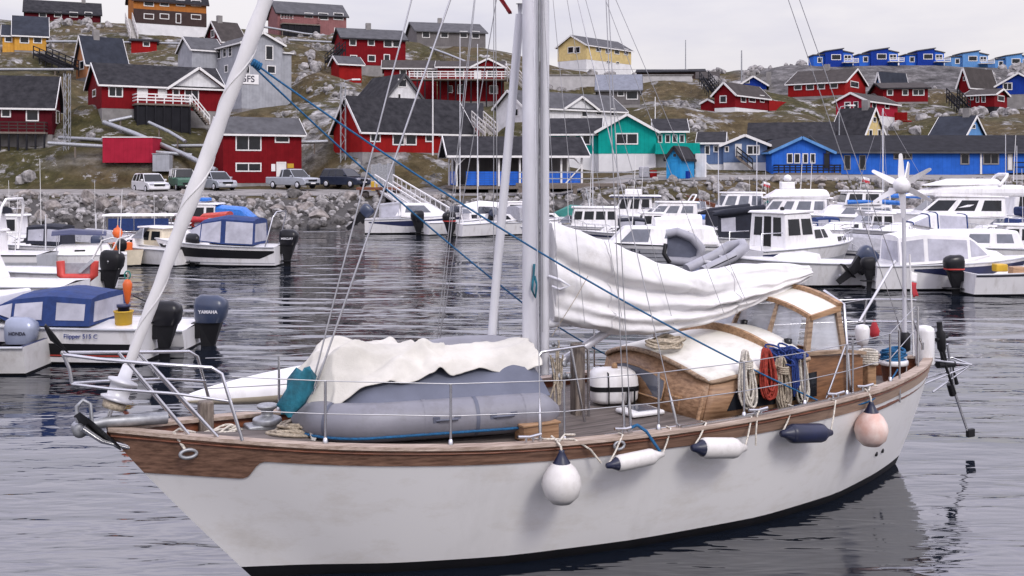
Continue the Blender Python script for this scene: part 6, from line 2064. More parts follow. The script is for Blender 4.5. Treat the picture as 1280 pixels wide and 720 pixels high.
# ------------------------------------------------------------------ the sailing yacht in front
LY = 10.82
AY = R(28)
B0 = Vector((-3.75, 10.0, 0))
AX = Vector((math.cos(AY), math.sin(AY), 0))
NR = Vector((math.sin(AY), -math.cos(AY), 0))          # towards the near side
yr_ = B0 + AX * LY / 2
yacht = thing('sailing_yacht', 'white wooden decked sailing yacht with a furled headsail in the foreground', 'sailboat', yr_, AY)


def yl(t, lat, z):
    return Vector(((t - .5) * LY, -lat, z))


def toL(w):
    d = w - yr_
    return Vector((d.dot(AX), -d.dot(NR), d.z))


def Lp(px, py, lat):                                    # photo pixel on the fore-and-aft plane at a given side distance
    u = (px - 640) / F
    Y = (lat + B0.dot(NR)) / (u * NR.x + NR.y)
    return toL(P(px, py, Y))


def LG(px, py, z):
    return toL(G(px, py, z))


def smooth_table(tb, n=200, k=6):
    x = np.linspace(0, 1, n + 1)
    y = np.interp(x, *zip(*tb))
    z = y.copy()
    for _ in range(k):
        z[2:-2] = (z[:-4] + z[1:-3] + z[2:-2] + z[3:-1] + z[4:]) / 5
    return lambda q: float(np.interp(q, x, z))


BD = smooth_table([(0, .03), (.02, .14), (.05, .31), (.1, .56), (.2, .98), (.3, 1.28), (.4, 1.47), (.5, 1.57), (.6, 1.575), (.7, 1.48), (.8, 1.24), (.9, .76), (.95, .45), (.98, .22), (1, .05)])
WL = smooth_table([(0, .01), (.07, .22), (.15, .55), (.27, .87), (.43, 1.06), (.62, 1.1), (.77, .87), (.89, .48), (.96, .2), (1, .02)])
SH = smooth_table([(0, 1.60), (.05, 1.54), (.1, 1.48), (.15, 1.42), (.2, 1.38), (.25, 1.345), (.3, 1.32), (.35, 1.305), (.4, 1.30), (.5, 1.305), (.6, 1.33), (.7, 1.36), (.8, 1.375), (.9, 1.385), (1, 1.385)])


def yp(u, v, side, off=0.0):
    vv = min(max(v, 0), 1)
    t0 = .125 * (1 - vv) ** 1.08 + (.12 * -v if v < 0 else 0)
    t1 = 1 - .06 * (1 - vv) ** 1.3 - (.05 * -v if v < 0 else 0)
    t = t0 + (t1 - t0) * u
    z = v * SH(u) if v >= 0 else v * .7
    w = WL(u) + (BD(u) - WL(u)) * vv ** .85
    if v < 0:
        w *= max(0, 1 + v) ** .6
    return Vector(((t - .5) * LY, -side * (w + off), z))


def rail(t, lat_off=0.0, z_off=0.0, side=1):            # a point on the rail
    return Vector(((t - .5) * LY, -side * (BD(t) + lat_off), SH(t) + z_off))


YU = list(np.linspace(0, .12, 9)) + list(np.linspace(.15, .85, 24)) + list(np.linspace(.88, 1, 8))


def strip(name, m, lv, off=0.0, parent=yacht, us=YU, vfun=None):
    mb = MB()
    for s in (-1, 1):
        secs = []
        for u in us:
            q = [yp(u, (vfun(u, v) if vfun else v), s, off) for v in lv]
            secs.append(q if s < 0 else q[::-1])
        mb.loft(secs, closed=False, caps=False)
    return mb.build(name, m, parent)


yhull = strip('hull', 'hull_white', [1, .9, .8, .7, .6, .5, .4, .3, .2, .14, .08])
strip('bottom', 'bottom_black', [.08, .04, 0, -.25, -.6, -1], 0)


def wood_v(u, v):
    k = min(1, max(0, (u - .078) / .034))
    k = k * k * (3 - 2 * k)
    lo = .735 + (.875 - .735) * k
    return lo + (1 - lo) * v


strip('rubbing_strake', 'teak', [1, .75, .5, .25, .0], .014, us=list(np.linspace(0, .16, 33)) + list(np.linspace(.18, 1, 34)), vfun=wood_v)
q = MB()
for s in (-1, 1):
    q.tube([yp(u, .972, s, .02) for u in YU], .012, 5)
q.build('gunwale_line', 'mahogany', yacht)
q = MB()
for s in (-1, 1):
    secs = []
    for u in YU:
        o_ = rail(u, .045, 0, s)
        i_ = rail(u, -min(.11, BD(u) * .9), 0, s)
        secs.append([o_, o_ + Vector((0, 0, .035)), i_ + Vector((0, 0, .035)), i_])
    q.loft(secs, True, True, False)
q.build('caprail', 'teak_pale', yacht)


def dz(t):
    k = min(1, max(0, (t - .74) / .05))
    return SH(t) - .10 - .16 * k


q = MB()
for s in (-1, 1):
    q.loft([[rail(u, -.05, 0, s), Vector((rail(u).x, -s * max(0, BD(u) - .07), dz(u)))] for u in YU], closed=False, caps=False)
q.build('bulwark', 'mahogany', yacht)
MB().grid(lambda a, b_: Vector(((.004 + .99 * a - .5) * LY, (2 * b_ - 1) * max(.01, BD(.004 + .99 * a) - .06), dz(.004 + .99 * a) + .05 * (1 - (2 * b_ - 1) ** 2))), 60, 8).build('deck', 'deck_teak', yacht)
# through-hull outlets near the stern, hawse fitting at the bow
q = MB()
for u in (.855, .875):
    q.lathe([(.001, -.01), (.03, -.01), (.03, .006), (.001, .006)], yp(u, .32, 1, .006), 10, (.3, -1, 0))
q.build('outlet', 'black', yacht)
MB().tube([yp(.052, .90, 1, .05) + Vector((.075 * math.cos(a), 0, .038 * math.sin(a))) for a in np.linspace(0, 6.283, 17)[:-1]], .018, 6, closed=True).build('fairlead', 'galv', yacht)
MB().tube([yp(.052, .93, 1, .04) + Vector((.0, 0, .0)), rail(.05, 0, .05), rail(.056, -.1, .06), rail(.07, -.2, .02)], .015, 6).build('mooring_line', 'rope_white', yacht)
# bow roller and anchor
q = MB()
q.tube([yl(.05, 0, 1.66), yl(.0, 0, 1.68), yl(-.022, 0, 1.66)], [.06, .055, .05], 8)
q.lathe([(.02, -.07), (.07, -.07), (.04, 0), (.07, .07), (.02, .07)], yl(-.022, 0, 1.64), 14, (0, 1, 0))
q.build('bow_roller', 'galv', yacht)
an = MB()
an.tube([Lp(170, 560, .05), Lp(128, 550, .08), Lp(104, 533, .1)], [.028, .035, .05], 6)
an.build('anchor', 'steel', yacht)
q = MB()
q.loft([[Lp(92, 520, .0), Lp(100, 515, .22), Lp(108, 523, .22), Lp(100, 533, .0)], [Lp(112, 536, -.05), Lp(118, 528, .28), Lp(126, 536, .28), Lp(120, 545, .0)], [Lp(146, 558, .03), Lp(148, 555, .1), Lp(152, 562, .1), Lp(150, 563, .03)]], smooth=False)
q.build('anchor_fluke', 'black', yacht, .01)
MB().tube([Lp(97, 528, .02), Lp(96, 508, .03), Lp(104, 500, .04), Lp(113, 505, .06), Lp(115, 530, .08)], .018, 6).build('anchor_hoop', 'galv', yacht)

# pulpit
q = MB()
pf = yl(-.035, 0, 2.34)
for s in (1, -1):
    top = [pf + Vector((0, -s * .06, 0)), yl(-.01, s * .2, 2.30), yl(.035, s * .37, 2.24), yl(.078, s * .50, 2.19), yl(.086, s * .53, 2.13), yl(.102, s * .60, SH(.1) + .03)]
    q.tube(top, .0165, 8)
    low = [yl(-.028, s * .02, 2.06), yl(.0, s * .2, 2.02), yl(.05, s * .40, 1.96), yl(.094, s * .56, 1.87)]
    q.tube(low, .0135, 8)
    q.tube([yl(.012, s * .27, 2.28), yl(.062, s * .34, SH(.06) + .03)], .016, 8)
    q.tube([yl(.03, s * .36, 2.25), yl(.084, s * .46, SH(.08) + .03)], .016, 8)
q.tube([pf + Vector((0, .06, 0)), pf + Vector((0, -.06, 0))], .019, 8)
q.tube([pf, yl(-.03, 0, 2.2), yl(-.028, 0, 2.06)], .016, 8)
q.tube([yl(0, 0, 1.66), yl(.006, 0, 1.9)], .02, 6)
q.build('pulpit', 'steel', yacht)
MB().loft([[yl(-.048, -.04, 2.62), yl(-.05, .0, 2.6), yl(-.048, .04, 2.62)], [yl(-.04, -.08, 2.5), yl(-.045, .0, 2.47), yl(-.04, .08, 2.5)], [yl(-.03, -.02, 2.34), yl(-.03, .0, 2.33), yl(-.03, .02, 2.34)]]).build('navigation_lamp', 'black', yacht)

# stanchions and lifelines
ST = [.17, .275, .38, .478, .58, .665, .735, .83]
tops = {1: [yl(.094, .56, 2.1)], -1: [yl(.094, -.56, 2.1)]}
for s in (1, -1):
    for t_ in ST:
        b_ = rail(t_, -.07, .02, s)
        p = b_ + Vector((0, 0, .60))
        tops[s].append(p)
        sp_ = MB().tube([b_, p], .0135, 7)
        sp_.lathe([(.03, 0), (.03, .02), (.02, .06), (.012, .07)], b_, 8)
        sp_.build('stanchion', 'steel', yacht)
    tops[s].append(yl(.93, s * .45, 2.2))
    for h_ in (0, -.31):
        MB().tube([p + Vector((0, 0, h_)) for p in tops[s]], .0055, 5).build('lifeline', 'wire', yacht)
b_ = rail(.735, -.09, .02)
MB().tube([b_ + Vector((-.3, .0, 0)), b_ + Vector((0, 0, .58))], .012, 6).tube([rail(.745, -.06, .02), rail(.745, -.06, .68)], .012, 6).build('gate_stay', 'steel', yacht)

# mast with the stowed pole beside it, spreaders, boom
MT = .414
mb_ = yl(MT, 0, dz(MT))
MZ = 14.4
q = MB()
q.loft([[yl(MT, 0, z) + Vector((.095 * math.cos(a), .07 * math.sin(a), 0)) for a in np.linspace(0, 6.2832, 17)[:-1]] for z in (dz(MT), 4, 8, MZ)])
mast_o = q.build('mast', 'alu', yacht)
q = MB()
q.bar(yl(MT + .0095, 0, 1.6), yl(MT + .0095, 0, MZ), .025, .02)
q.build('mast_track', 'galv', mast_o)
MB().tube([yl(MT + .0155, .03, 1.72), yl(MT + .0155, .03, 7.4)], .052, 12).build('stowed_pole', 'alu_white', yacht)
MB().tube([Lp(614, 432, -.35), Lp(622, 330, -.35), Lp(650, 18, -.25)], .05, 12).lathe([(.02, 0), (.03, .12), (.05, .12)], Lp(650, 18, -.25), 8).build('leaning_pole', 'alu_white', yacht)
q = MB()
for z, w in ((8.3, 1.15), (11.4, .8)):
    for s in (1, -1):
        q.tube([yl(MT, 0, z), yl(MT + .012, s * w, z + .06)], [.035, .022], 6)
q.build('spreader', 'alu', yacht)
gz = 2.27
boom_a, boom_b = yl(MT + .015, 0, gz), Lp(1003, 352, 0)
MB().tube([boom_a, boom_b], .055, 12).build('boom', 'alu_white', yacht)
MB().tube([Lp(702, 452, -.05), Lp(785, 398, -.02)], .05, 10).build('boom_vang', 'alu', yacht)
for k, (px, py, r_) in enumerate([(697, 470, .06), (703, 455, .055), (661, 440, .05), (655, 462, .045), (694, 430, .04), (709, 470, .05)]):
    r_ *= .8
    MB().lathe([(.01, -r_), (r_, -r_), (r_ * .95, -r_ * .6), (r_ * .55, -r_ * .4), (r_ * .6, r_ * .5), (r_ * .85, r_ * .7), (r_ * .8, r_), (.01, r_)], Lp(px, py, .12), 12, (.3, -1, .2)).build('mast_winch', 'galv', yacht)
rp = random.Random(5)
q = MB()
for k in range(7):
    x_ = 690 + k * 2.6
    q.tube([Lp(x_ - 2, 425 + rp.uniform(0, 30), .12), Lp(x_ + rp.uniform(-5, 5), 470, .16), Lp(x_ + rp.uniform(-6, 6), 500 + rp.uniform(-10, 8), .18)], .012, 5)
q.build('halyard_tail', 'rope_beige', yacht)
MB().tube([Lp(668, 330, .1), Lp(667, 345, .1), Lp(665, 362, .12), Lp(669, 372, .12), Lp(671, 356, .12), Lp(668, 345, .1)], .014, 5).build('rope_tail', 'teal_cloth', yacht)
MB().tube([yl(MT + .010, .088, 2.2), yl(MT + .010, .088, 12)], .006, 4).tube([yl(MT + .004, .095, 2.0), yl(MT + .004, .095, 12)], .005, 4).build('halyard', 'wire', yacht)

# standing rigging
q = MB()


def stay(a, b_, r_=.0055, tbk=True):
    q.tube([a, b_], r_, 5)
    if tbk:
        d_ = (b_ - a).normalized()
        tb = MB()
        tb.tube([a, a + d_ * .06, a + d_ * .1, a + d_ * .3, a + d_ * .34, a + d_ * .42], [.012, .012, .017, .017, .01, .009], 7)
        tb.box(a, (.03, .02, .1))
        tb.build('turnbuckle', 'steel', yacht)


lo_ = yl(MT, 0, 8.2)
for s in (1, -1):
    stay(rail(.356, -.05, .03, s), lo_)
    stay(rail(.440, -.05, .03, s), yl(MT + .012, s * 1.15, 8.36))
    stay(rail(.447, -.05, .03, s), yl(MT + .012, s * 1.15, 8.36))
    q.tube([yl(MT + .012, s * 1.15, 8.36), yl(MT + .012, s * .8, 11.46), yl(MT, 0, MZ - .1)], .0055, 5)
    stay(rail(.498, -.05, .03, s), lo_)
stay(Lp(380, 522, 0), yl(MT, 0, 11.1), .009)
stay(Lp(381, 522, .02), yl(MT, 0, 8.5), .011)
stay(yl(.975, .15, 1.6), yl(MT, 0, MZ), .0055)
stay(yl(.975, -.15, 1.6), yl(MT, 0, MZ), .0055)
for (xa_, ya_, xb_, yb_, lt) in ((545, 430, 545, -280, -1.35), (541, 430, 540, -280, -1.4)):
    q.tube([Lp(xa_, ya_ + 40, lt), yl(MT + .012, -1.15, 8.3)], .005, 5)
for (xa_, ya_, lt) in ((700, 420, .1), (731, 405, .12), (780, 412, .15), (842, 405, .2), (905, 392, .25), (934, 380, .25)):   # lazy jacks over the sail
    q.tube([Lp(xa_, ya_, lt + .16), yl(MT, .1, 8.0)], .004, 4)
q.build('rigging', 'wire', yacht)

# furled headsail on the forestay
fa, fb_ = yl(.0, 0, 1.66), yl(MT - .008, 0, 13.6)
pts_, rs_ = [], []
for k in range(61):
    w = k / 60
    z = .03 + .9 * w
    pts_.append(fa.lerp(fb_, z))
    base = .042 + .031 * min(1, w / .16) - .03 * max(0, w - .5)
    rs_.append(base * (1 + .08 * math.sin(k * 2.1) + .05 * math.sin(k * .77)))
hs = MB().tube(pts_, rs_, 14).build('furled_headsail', 'sail_roll', yacht)
q = MB()
for k in range(0):
    c = pts_[k]
    n = (fb_ - fa).normalized()
    e1 = n.orthogonal().normalized()
    e2 = n.cross(e1)
    q.tube([c + (e1 * math.cos(a) + e2 * math.sin(a)) * (rs_[k] * 1.01) + n * .12 * math.sin(a) for a in np.linspace(0, 6.2832, 13)[:-1]], .004, 4, closed=True)
n = (fb_ - fa).normalized()
e1 = n.orthogonal().normalized()
e2 = n.cross(e1)
hx = []
for k in range(240):
    w = k / 239 * 45
    i = int(w)
    c = pts_[i].lerp(pts_[i + 1], w - i)
    g_ = k * .19
    hx.append(c + (e1 * math.cos(g_) + e2 * math.sin(g_)) * (rs_[i] + (rs_[i + 1] - rs_[i]) * (w - i)) * 1.0)
q.tube(hx, .009, 6)
q.build('sail_leech', 'sail_roll', hs)
d_ = (fb_ - fa).normalized()
fd = MB()
c_ = fa.lerp(fb_, .024)
fd.lathe([(.02, -.08), (.14, -.08), (.15, -.06), (.10, -.04), (.10, .07), (.14, .09), (.14, .11), (.06, .13), (.055, .25), (.02, .26)], c_, 18, d_)
fd.build('furling_drum', 'alu_white', yacht)
MB().lathe([(.02, -.17), (.1, -.16), (.11, -.1), (.02, -.09)], c_, 14, d_).build('drum_line', 'rope_beige', yacht)
MB().tube([fa, c_], .012, 6).build('forestay', 'steel', yacht)

# furled mainsail heaped on the boom
cols = [(688, 279, 400), (705, 283, 404), (730, 292, 410), (760, 303, 416), (795, 317, 417), (815, 326, 414), (840, 333, 410), (870, 340, 404), (895, 336, 396), (925, 330, 384), (955, 329, 374), (985, 330, 360), (1008, 332, 348)]
cx_, ct, cb_ = zip(*cols)
nS, nR = 150, 64
secs = []
for i in range(nS + 1):
    a = i / nS
    px = 688 + (1010 - 688) * a
    top, bot = Lp(px, float(np.interp(px, cx_, ct)), 0), Lp(px, float(np.interp(px, cx_, cb_)), 0)
    hh = (top.z - bot.z) / 2
    zc = (top.z + bot.z) / 2
    th = (.16 + .16 * math.sin(math.pi * min(1, a * 1.15)) ** .8) * (1 if a < .93 else 1 - (a - .93) * 7)
    ring = []
    for j in range(nR):
        g_ = 2 * math.pi * j / nR
        y_ = math.cos(g_)
        z_ = math.sin(g_)
        fold = .25 * nz(a * 11, z_ * 1.1, 21) + math.sin(z_ * 3.6 - a * 4.5 + 1.8 * nz(a * 3, z_ * 1.2, 2)) * .5 + .18 * nz(a * 6, z_ * 2, y_ + 7) + .6 * (.3 - abs(nz(a * 6 + z_ * 2.5, z_ * 1.3 - a * 3, 3))) + .10 * (.3 - abs(nz(a * 21 - z_ * 4, z_ * 3, 7)))
        hq = (1 - z_) / 2
        h1, h2, h3 = .36 + .22 * a + .05 * math.sin(9 * a), .66 + .12 * a + .05 * math.sin(7 * a + 1), .86
        cr_ = .72 * math.exp(-((hq - h1) / .05) ** 2) * min(1, max(0, 1.15 - a)) + .6 * math.exp(-((hq - h2) / .04) ** 2) * min(1, a * 4 + .2) + .25 * math.exp(-((hq - h3) / .04) ** 2)
        wth = th * (1 + .38 * fold) * (1.0 + .35 * (-z_)) * (1 - cr_)
        zz = zc + hh * z_ * (1 + .0) + .03 * nz(a * 14, j * .4, 3)
        ring.append(Vector((top.x + .03 * nz(a * 8, j * .3, 9), -(y_ if abs(y_) > .02 else 0) * abs(y_) ** -.35 * wth if abs(y_) > .02 else 0, zz)))
    secs.append(ring)
ms = MB().loft(secs).build('mainsail', 'canvas', yacht, sub=1)
for px in (752, 905):
    a = (px - 688) / (1010 - 688)
    i = int(a * nS)
    MB().tube([secs[i][j] + Vector((0, -.012 if secs[i][j].y < 0 else .012, 0)) for j in range(nR)], .006, 4, closed=True).build('sail_tie', 'canvas', ms)
q = MB().tube([Lp(690, 420, .2), Lp(720, 372, .32), Lp(735, 345, .3)], .004, 4)
q.build('reef_line', 'rope_beige', ms)
MB().tube([Lp(686, 345, .1), Lp(700, 350, .2), Lp(712, 357, .26), Lp(700, 362, .2), Lp(690, 358, .14)], .018, 6).build('sail_cringle', 'alu', ms)

# cabin trunk
CW = lambda t: float(np.interp(t, [.55, .58, .64, .70, .74], [.98, 1.06, 1.10, 1.06, 1.0]))
CZt = lambda t: float(np.interp(t, [.55, .60, .66, .70, .74], [1.62, 1.69, 1.76, 1.80, 1.82]))
CAM = .235


def cfront(s):                                           # the front is bowed forward
    return .548 + .014 * s * s


def croof(a, s):
    t0 = cfront(s) + .010
    t = t0 + (.703 - t0) * a
    return t, s * CW(t), CZt(t) + CAM * (1 - s * s)


q = MB()
ns = 14
for sgn in (-1, 1):
    q.loft([[yl(croof(a, sgn)[0] - .0125 * (1 - a) ** 8, croof(a, sgn)[1] * (1 + .012 * (1 - a) ** 8), dz(.6) - .05), yl(*croof(a, sgn))] for a in np.linspace(0, 1, 25)], closed=False, caps=False)
q.loft([[yl(croof(0, s)[0] - .012, croof(0, s)[1], dz(.55) - .05), yl(*croof(0, s))] for s in np.linspace(-1, 1, 17)], closed=False, caps=False)
cab = q.build('cabin', 'honey', yacht, solid=.03)
MB().grid(lambda a, b_: yl(croof(a, 2 * b_ - 1)[0] - .003 * (1 - a), croof(a, 2 * b_ - 1)[1] * 1.015, croof(a, 2 * b_ - 1)[2] + .02), 20, 18).build('cabin_roof', 'roof_white', yacht, solid=.03)
q = MB()
edge = [yl(croof(a, -1)[0], croof(a, -1)[1] * 1.02, croof(a, -1)[2] + .01) for a in np.linspace(1, 0, 14)] + [yl(croof(0, s)[0] - .004, croof(0, s)[1], croof(0, s)[2] + .01) for s in np.linspace(-1, 1, 19)[1:-1]] + [yl(croof(a, 1)[0], croof(a, 1)[1] * 1.02, croof(a, 1)[2] + .01) for a in np.linspace(0, 1, 14)]
q.tube(edge, .03, 6)
q.build('roof_trim', 'teak_old', yacht)
# front window, side windows


def cpoint(s, k, out=.03):                               # on the cabin front: s across, k height fraction
    t, l, z = croof(0, s)
    zb_ = dz(.55)
    return yl(t - .012 * (1 - k), l, zb_ + (z - zb_) * k) + Vector((-out, 0, 0))


q = MB()
ring = [cpoint(s, k) for s, k in ((-.62, .30), (-.3, .28), (.1, .26), (.46, .26), (.46, .62), (.25, .68), (-.05, .72), (-.35, .74), (-.55, .72), (-.66, .5))]
q.add(ring, [tuple(range(len(ring)))])
q.build('window', 'glass_grey', cab, solid=.012)
q = MB().tube(ring, .014, 5, closed=True).build('window_frame', 'oak', cab)
for ta, tb_ in ((.59, .652), (.668, .715)):
    q = MB()
    rg = []
    for k, (tt_, f_) in enumerate(((ta, .22), (tb_, .22), (tb_, .72), (ta + .012, .72))):
        zb_ = dz(.6)
        rg.append(yl(tt_, CW(tt_) + .024, zb_ + (CZt(tt_) - zb_) * f_))
    q.add(rg, [(0, 1, 2, 3)])
    q.build('window', 'glass', cab, solid=.012)
MB().tube([yl(.560, .985, dz(.56)), yl(.5715, .975, 1.62)], .035, 6).build('corner_post', 'oak', cab)
# breakwater coaming across the roof
q = MB()
secs_ = []
for s in np.linspace(-1, 1, 19):
    t, l, z = croof(.74, s * .86)
    z += .02
    hgt = .10 * (1 - .35 * s ** 4)
    t -= .006 * (1 - s * s)
    secs_.append([yl(t, l, z), yl(t, l, z + hgt), yl(t + .004, l, z + hgt), yl(t + .004, l, z)])
q.loft(secs_, True, True, False)
q.build('coaming', 'oak', yacht)
q = MB()
for (px, py, lt) in ((866, 408, -.7), (930, 400, -.1), (985, 424, .75)):
    q.lathe([(.01, 0), (.055, 0), (.045, .03), (.05, .08), (.01, .09)], Lp(px, py + 8, lt), 12)
q.build('winch', 'black_gloss', yacht)
# steering shelter
rt = lambda t, s: yl(t, s * .88, 2.25 + (t - .722) * 2.0 + .15 * (1 - s * s))
MB().grid(lambda a, b_: rt(.722 + .043 * a, 2 * b_ - 1), 10, 16).build('shelter_roof', 'roof_white', yacht, solid=.05)
q = MB()
for tt_, w_, h_ in ((.7215, .05, .05), (.7655, .07, .12)):
    pr_ = [rt(tt_, s) + Vector((0, 0, .01)) for s in np.linspace(-1, 1, 13)]
    for a, b_ in zip(pr_, pr_[1:]):
        q.bar(a, b_, w_, h_)
for s in (-1, 1):
    q.bar(rt(.7215, s), rt(.7655, s), .05, .06)
q.build('shelter_beam', 'oak', yacht)
for s in (1, -1):
    MB().bar(yl(.716, s * .88, 1.81), rt(.724, s * .97), .07, .05).build('shelter_post', 'teak_old', yacht)
    MB().bar(yl(.766, s * .93, 1.81), rt(.763, s * .97), .07, .06).build('shelter_post', 'teak_old', yacht)
for s in (-.35, .35):
    MB().bar(yl(.704, s, 1.95), rt(.724, s), .04, .05).build('shelter_post', 'teak_old', yacht)
q = MB()
for s in (1, -1):
    q.tube([yl(.772, s * 1.0, dz(.77)), yl(.770, s * .98, 1.6), rt(.772, s) + Vector((0, 0, .03)), rt(.772, s * .6) + Vector((0.02, 0, .06))], .022, 7)
q.build('shelter_hoop', 'steel', yacht)
q = MB()
for s in (1, -1):
    q.add([yl(.718, s * .88, 1.84), yl(.764, s * .92, 1.84), rt(.761, s * .96), rt(.727, s * .96)], [(0, 1, 2, 3)])
for s0, s1 in ((-.84, -.36), (-.34, .34), (.36, .84)):
    q.add([yl(.706, s0, 1.92), yl(.706, s1, 1.92), rt(.7235, s1), rt(.7235, s0)], [(0, 1, 2, 3)])
q.build('shelter_window', 'clear_pane', yacht, solid=.006)
q = MB()
for s in (1, -1):
    q.hexa([yl(.700, s * 1.04, dz(.8)), yl(.80, s * .86, dz(.8)), yl(.80, s * .83, dz(.8)), yl(.700, s * 1.01, dz(.8)), yl(.700, s * 1.03, 1.84), yl(.80, s * .86, 1.74), yl(.80, s * .83, 1.74), yl(.700, s * 1.0, 1.84)])
q.hexa([yl(.80, -.86, dz(.8)), yl(.80, .86, dz(.8)), yl(.803, .86, dz(.8)), yl(.803, -.86, dz(.8)), yl(.80, -.86, 1.7), yl(.80, .86, 1.7), yl(.803, .86, 1.7), yl(.803, -.86, 1.7)])
q.build('cockpit_coaming', 'cedar', yacht)
MB().bar(yl(.70, 1.02, 1.86), yl(.77, .93, 1.82), .09, .04).bar(yl(.77, .93, 1.82), yl(.805, .85, 1.76), .09, .04).build('coaming_cap', 'teak_old', yacht)
MB().lathe([(.02, -.12), (.16, -.1), (.19, .02), (.13, .16), (.03, .2)], yl(.735, -.2, 1.9), 14).build('cushion', 'grey_cloth', yacht)

# mast bars, post, deck hatch, tracks, cleats
q = MB()
q.tube([Lp(667, 490, .3), Lp(668, 452, .3), Lp(677, 440, .3), Lp(729, 432, .3), Lp(735, 437, .3), Lp(736, 525, .3)], .017, 8)
q.build('mast_bar', 'steel', yacht)
MB().tube([Lp(714, 436, .42), Lp(733, 538, .5)], .016, 7).build('bar_brace', 'steel', yacht)
p_ = Lp(722, 520, .15)
MB().box((p_.x, p_.y, 1.62), (.13, .13, .86)).build('mast_post', 'post_wood', yacht, .015)
p_ = LG(800, 517, 1.26)
MB().box((p_.x, p_.y, 1.29), (.44, .36, .05)).build('deck_hatch', 'white', yacht, .02)
MB().box((p_.x + .03, p_.y, 1.315), (.26, .24, .02)).build('hatch_lid', 'glass_grey', yacht)
q = MB()
q.tube([rail(u, -.42, -.06) for u in np.linspace(.44, .70, 12)], .014, 6)
q.bar(rail(.50, -.02, .05), rail(.60, -.02, .05), .035, .025)
q.bar(rail(.60, -.02, .05), rail(.70, -.02, .05), .035, .025)
q.bar(rail(.70, -.02, .05), rail(.76, -.02, .05), .035, .025)
q.build('sheet_track', 'steel', yacht)


def cleat(t, s=1):
    c = rail(t, -.03, .045, s)
    q = MB().tube([c + Vector((-.13, 0, .06)), c + Vector((0, 0, .045)), c + Vector((.13, 0, .06))], .016, 6)
    q.tube([c + Vector((-.04, 0, 0)), c + Vector((-.04, 0, .05))], .014, 6).tube([c + Vector((.04, 0, 0)), c + Vector((.04, 0, .05))], .014, 6)
    q.build('cleat', 'steel', yacht)


for t_ in (.345, .44, .595, .71, .765):
    cleat(t_)
    cleat(t_, -1)
q = MB()
q.tube([rail(.43, .03, .02) + Vector((0, 0, -.07)) + Vector((.06 * math.cos(a), 0, .04 * math.sin(a))) for a in np.linspace(0, 6.28, 12)[:-1]], .016, 6, closed=True)
q.build('hawse_ring', 'galv', yacht)
# windlass, samson post and chain on the foredeck
p_ = LG(257, 536, 1.42)
MB().box((p_.x, p_.y, 1.52), (.14, .14, .36)).build('samson_post', 'post_wood', yacht, .02)
p_ = LG(328, 540, 1.32)
wl_ = MB().box((p_.x, p_.y, 1.36), (.34, .24, .1))
wl_.lathe([(.02, 0), (.15, 0), (.15, .06), (.06, .09), (.06, .14), (.11, .17), (.11, .2), (.02, .21)], (p_.x + .05, p_.y, 1.4), 16)
wl_.build('windlass', 'galv', yacht, .015)
q = MB()
pa_, pb_ = LG(268, 538, 1.35), LG(318, 538, 1.35)
for k in range(16):
    c = pa_.lerp(pb_, k / 15)
    q.tube([c + Vector((.028 * math.cos(a), (.016 * math.sin(a) if k % 2 else 0), (0 if k % 2 else .016 * math.sin(a)))) for a in np.linspace(0, 6.28, 9)[:-1]], .007, 4, closed=True)
q.build('anchor_chain', 'galv', yacht)

# stern rail, lantern, wind generator, flag, self steering gear
q = MB()
for s in (1, -1):
    MB().tube([yl(.85, s * .98, dz(.85)), yl(.85, s * .97, 2.02)], .014, 7).build('stern_stanchion', 'steel', yacht)
    MB().tube([yl(.93, s * .5, SH(.93)), yl(.935, s * .45, 2.2)], .016, 7).build('stern_stanchion', 'steel', yacht)
    for z_ in ((2.16, 1.85) if s < 0 else ()):
        MB().tube([yl(.80, s * 1.05, z_), yl(.88, s * .78, z_ + .02), yl(.94, s * .45, z_ + .04), yl(.975, s * .12, z_ + .05), yl(.98, 0, z_ + .05)], .0125, 7).build('stern_rail', 'steel', yacht)
p_ = Lp(1078, 420, -.2)
MB().lathe([(.03, -.13), (.07, -.12), (.09, -.03), (.1, .09), (.08, .14), (.02, .16)], p_, 14).tube([p_ + Vector((0, 0, -.5)), p_ + Vector((0, 0, -.12))], .012, 5).build('lantern', 'gel', yacht)
wp = Lp(1131, 428, .12)
wt = Lp(1127, 232, .12)
wt.x = wp.x - .02
q = MB().tube([wp + Vector((0, 0, -.9)), wp, wt], [.03, .03, .026], 10)
q.tube([Lp(1074, 402, .1), Lp(1119, 326, .12)], .018, 7)
pole_o = q.build('generator_pole', 'alu', yacht)
MB().lathe([(.05, -.12), (.075, -.1), (.075, .12), (.05, .14)], wp, 12).build('pole_bracket', 'black', pole_o)
q = MB()
fw = (Vector((-.45, -.85, .0))).normalized()             # the turbine faces the wind, towards the camera and the left
fwL = Vector((fw.dot(AX), -fw.dot(NR), 0)).normalized()
hub = wt + fwL * .18
q.lathe([(.02, -.25), (.06, -.24), (.095, -.1), (.115, 0), (.105, .04), (.07, .08), (.02, .095)], hub, 18, fwL)
gen = q.build('wind_generator', 'gel', yacht)
e1 = Vector((0, 0, 1))
e2 = fwL.cross(e1).normalized()
for k in range(6):
    a = R(2 + 60 * k)
    dr = e1 * math.cos(a) + e2 * math.sin(a)
    tg = fwL.cross(dr).normalized()
    tw = (tg * .9 + fwL * .35).normalized()
    b_ = MB()
    pr_ = [(.08, .036), (.15, .042), (.3, .032), (.42, .022), (.435, .01)]
    b_.loft([[hub + dr * r_ + tw * w_ + fwL * .012, hub + dr * r_ - tw * w_ + fwL * .012, hub + dr * r_ - tw * w_ - fwL * .012, hub + dr * r_ + tw * w_ - fwL * .012] for r_, w_ in pr_], smooth=False)
    b_.build('blade', 'gel', gen)
tl = hub - fwL * .3
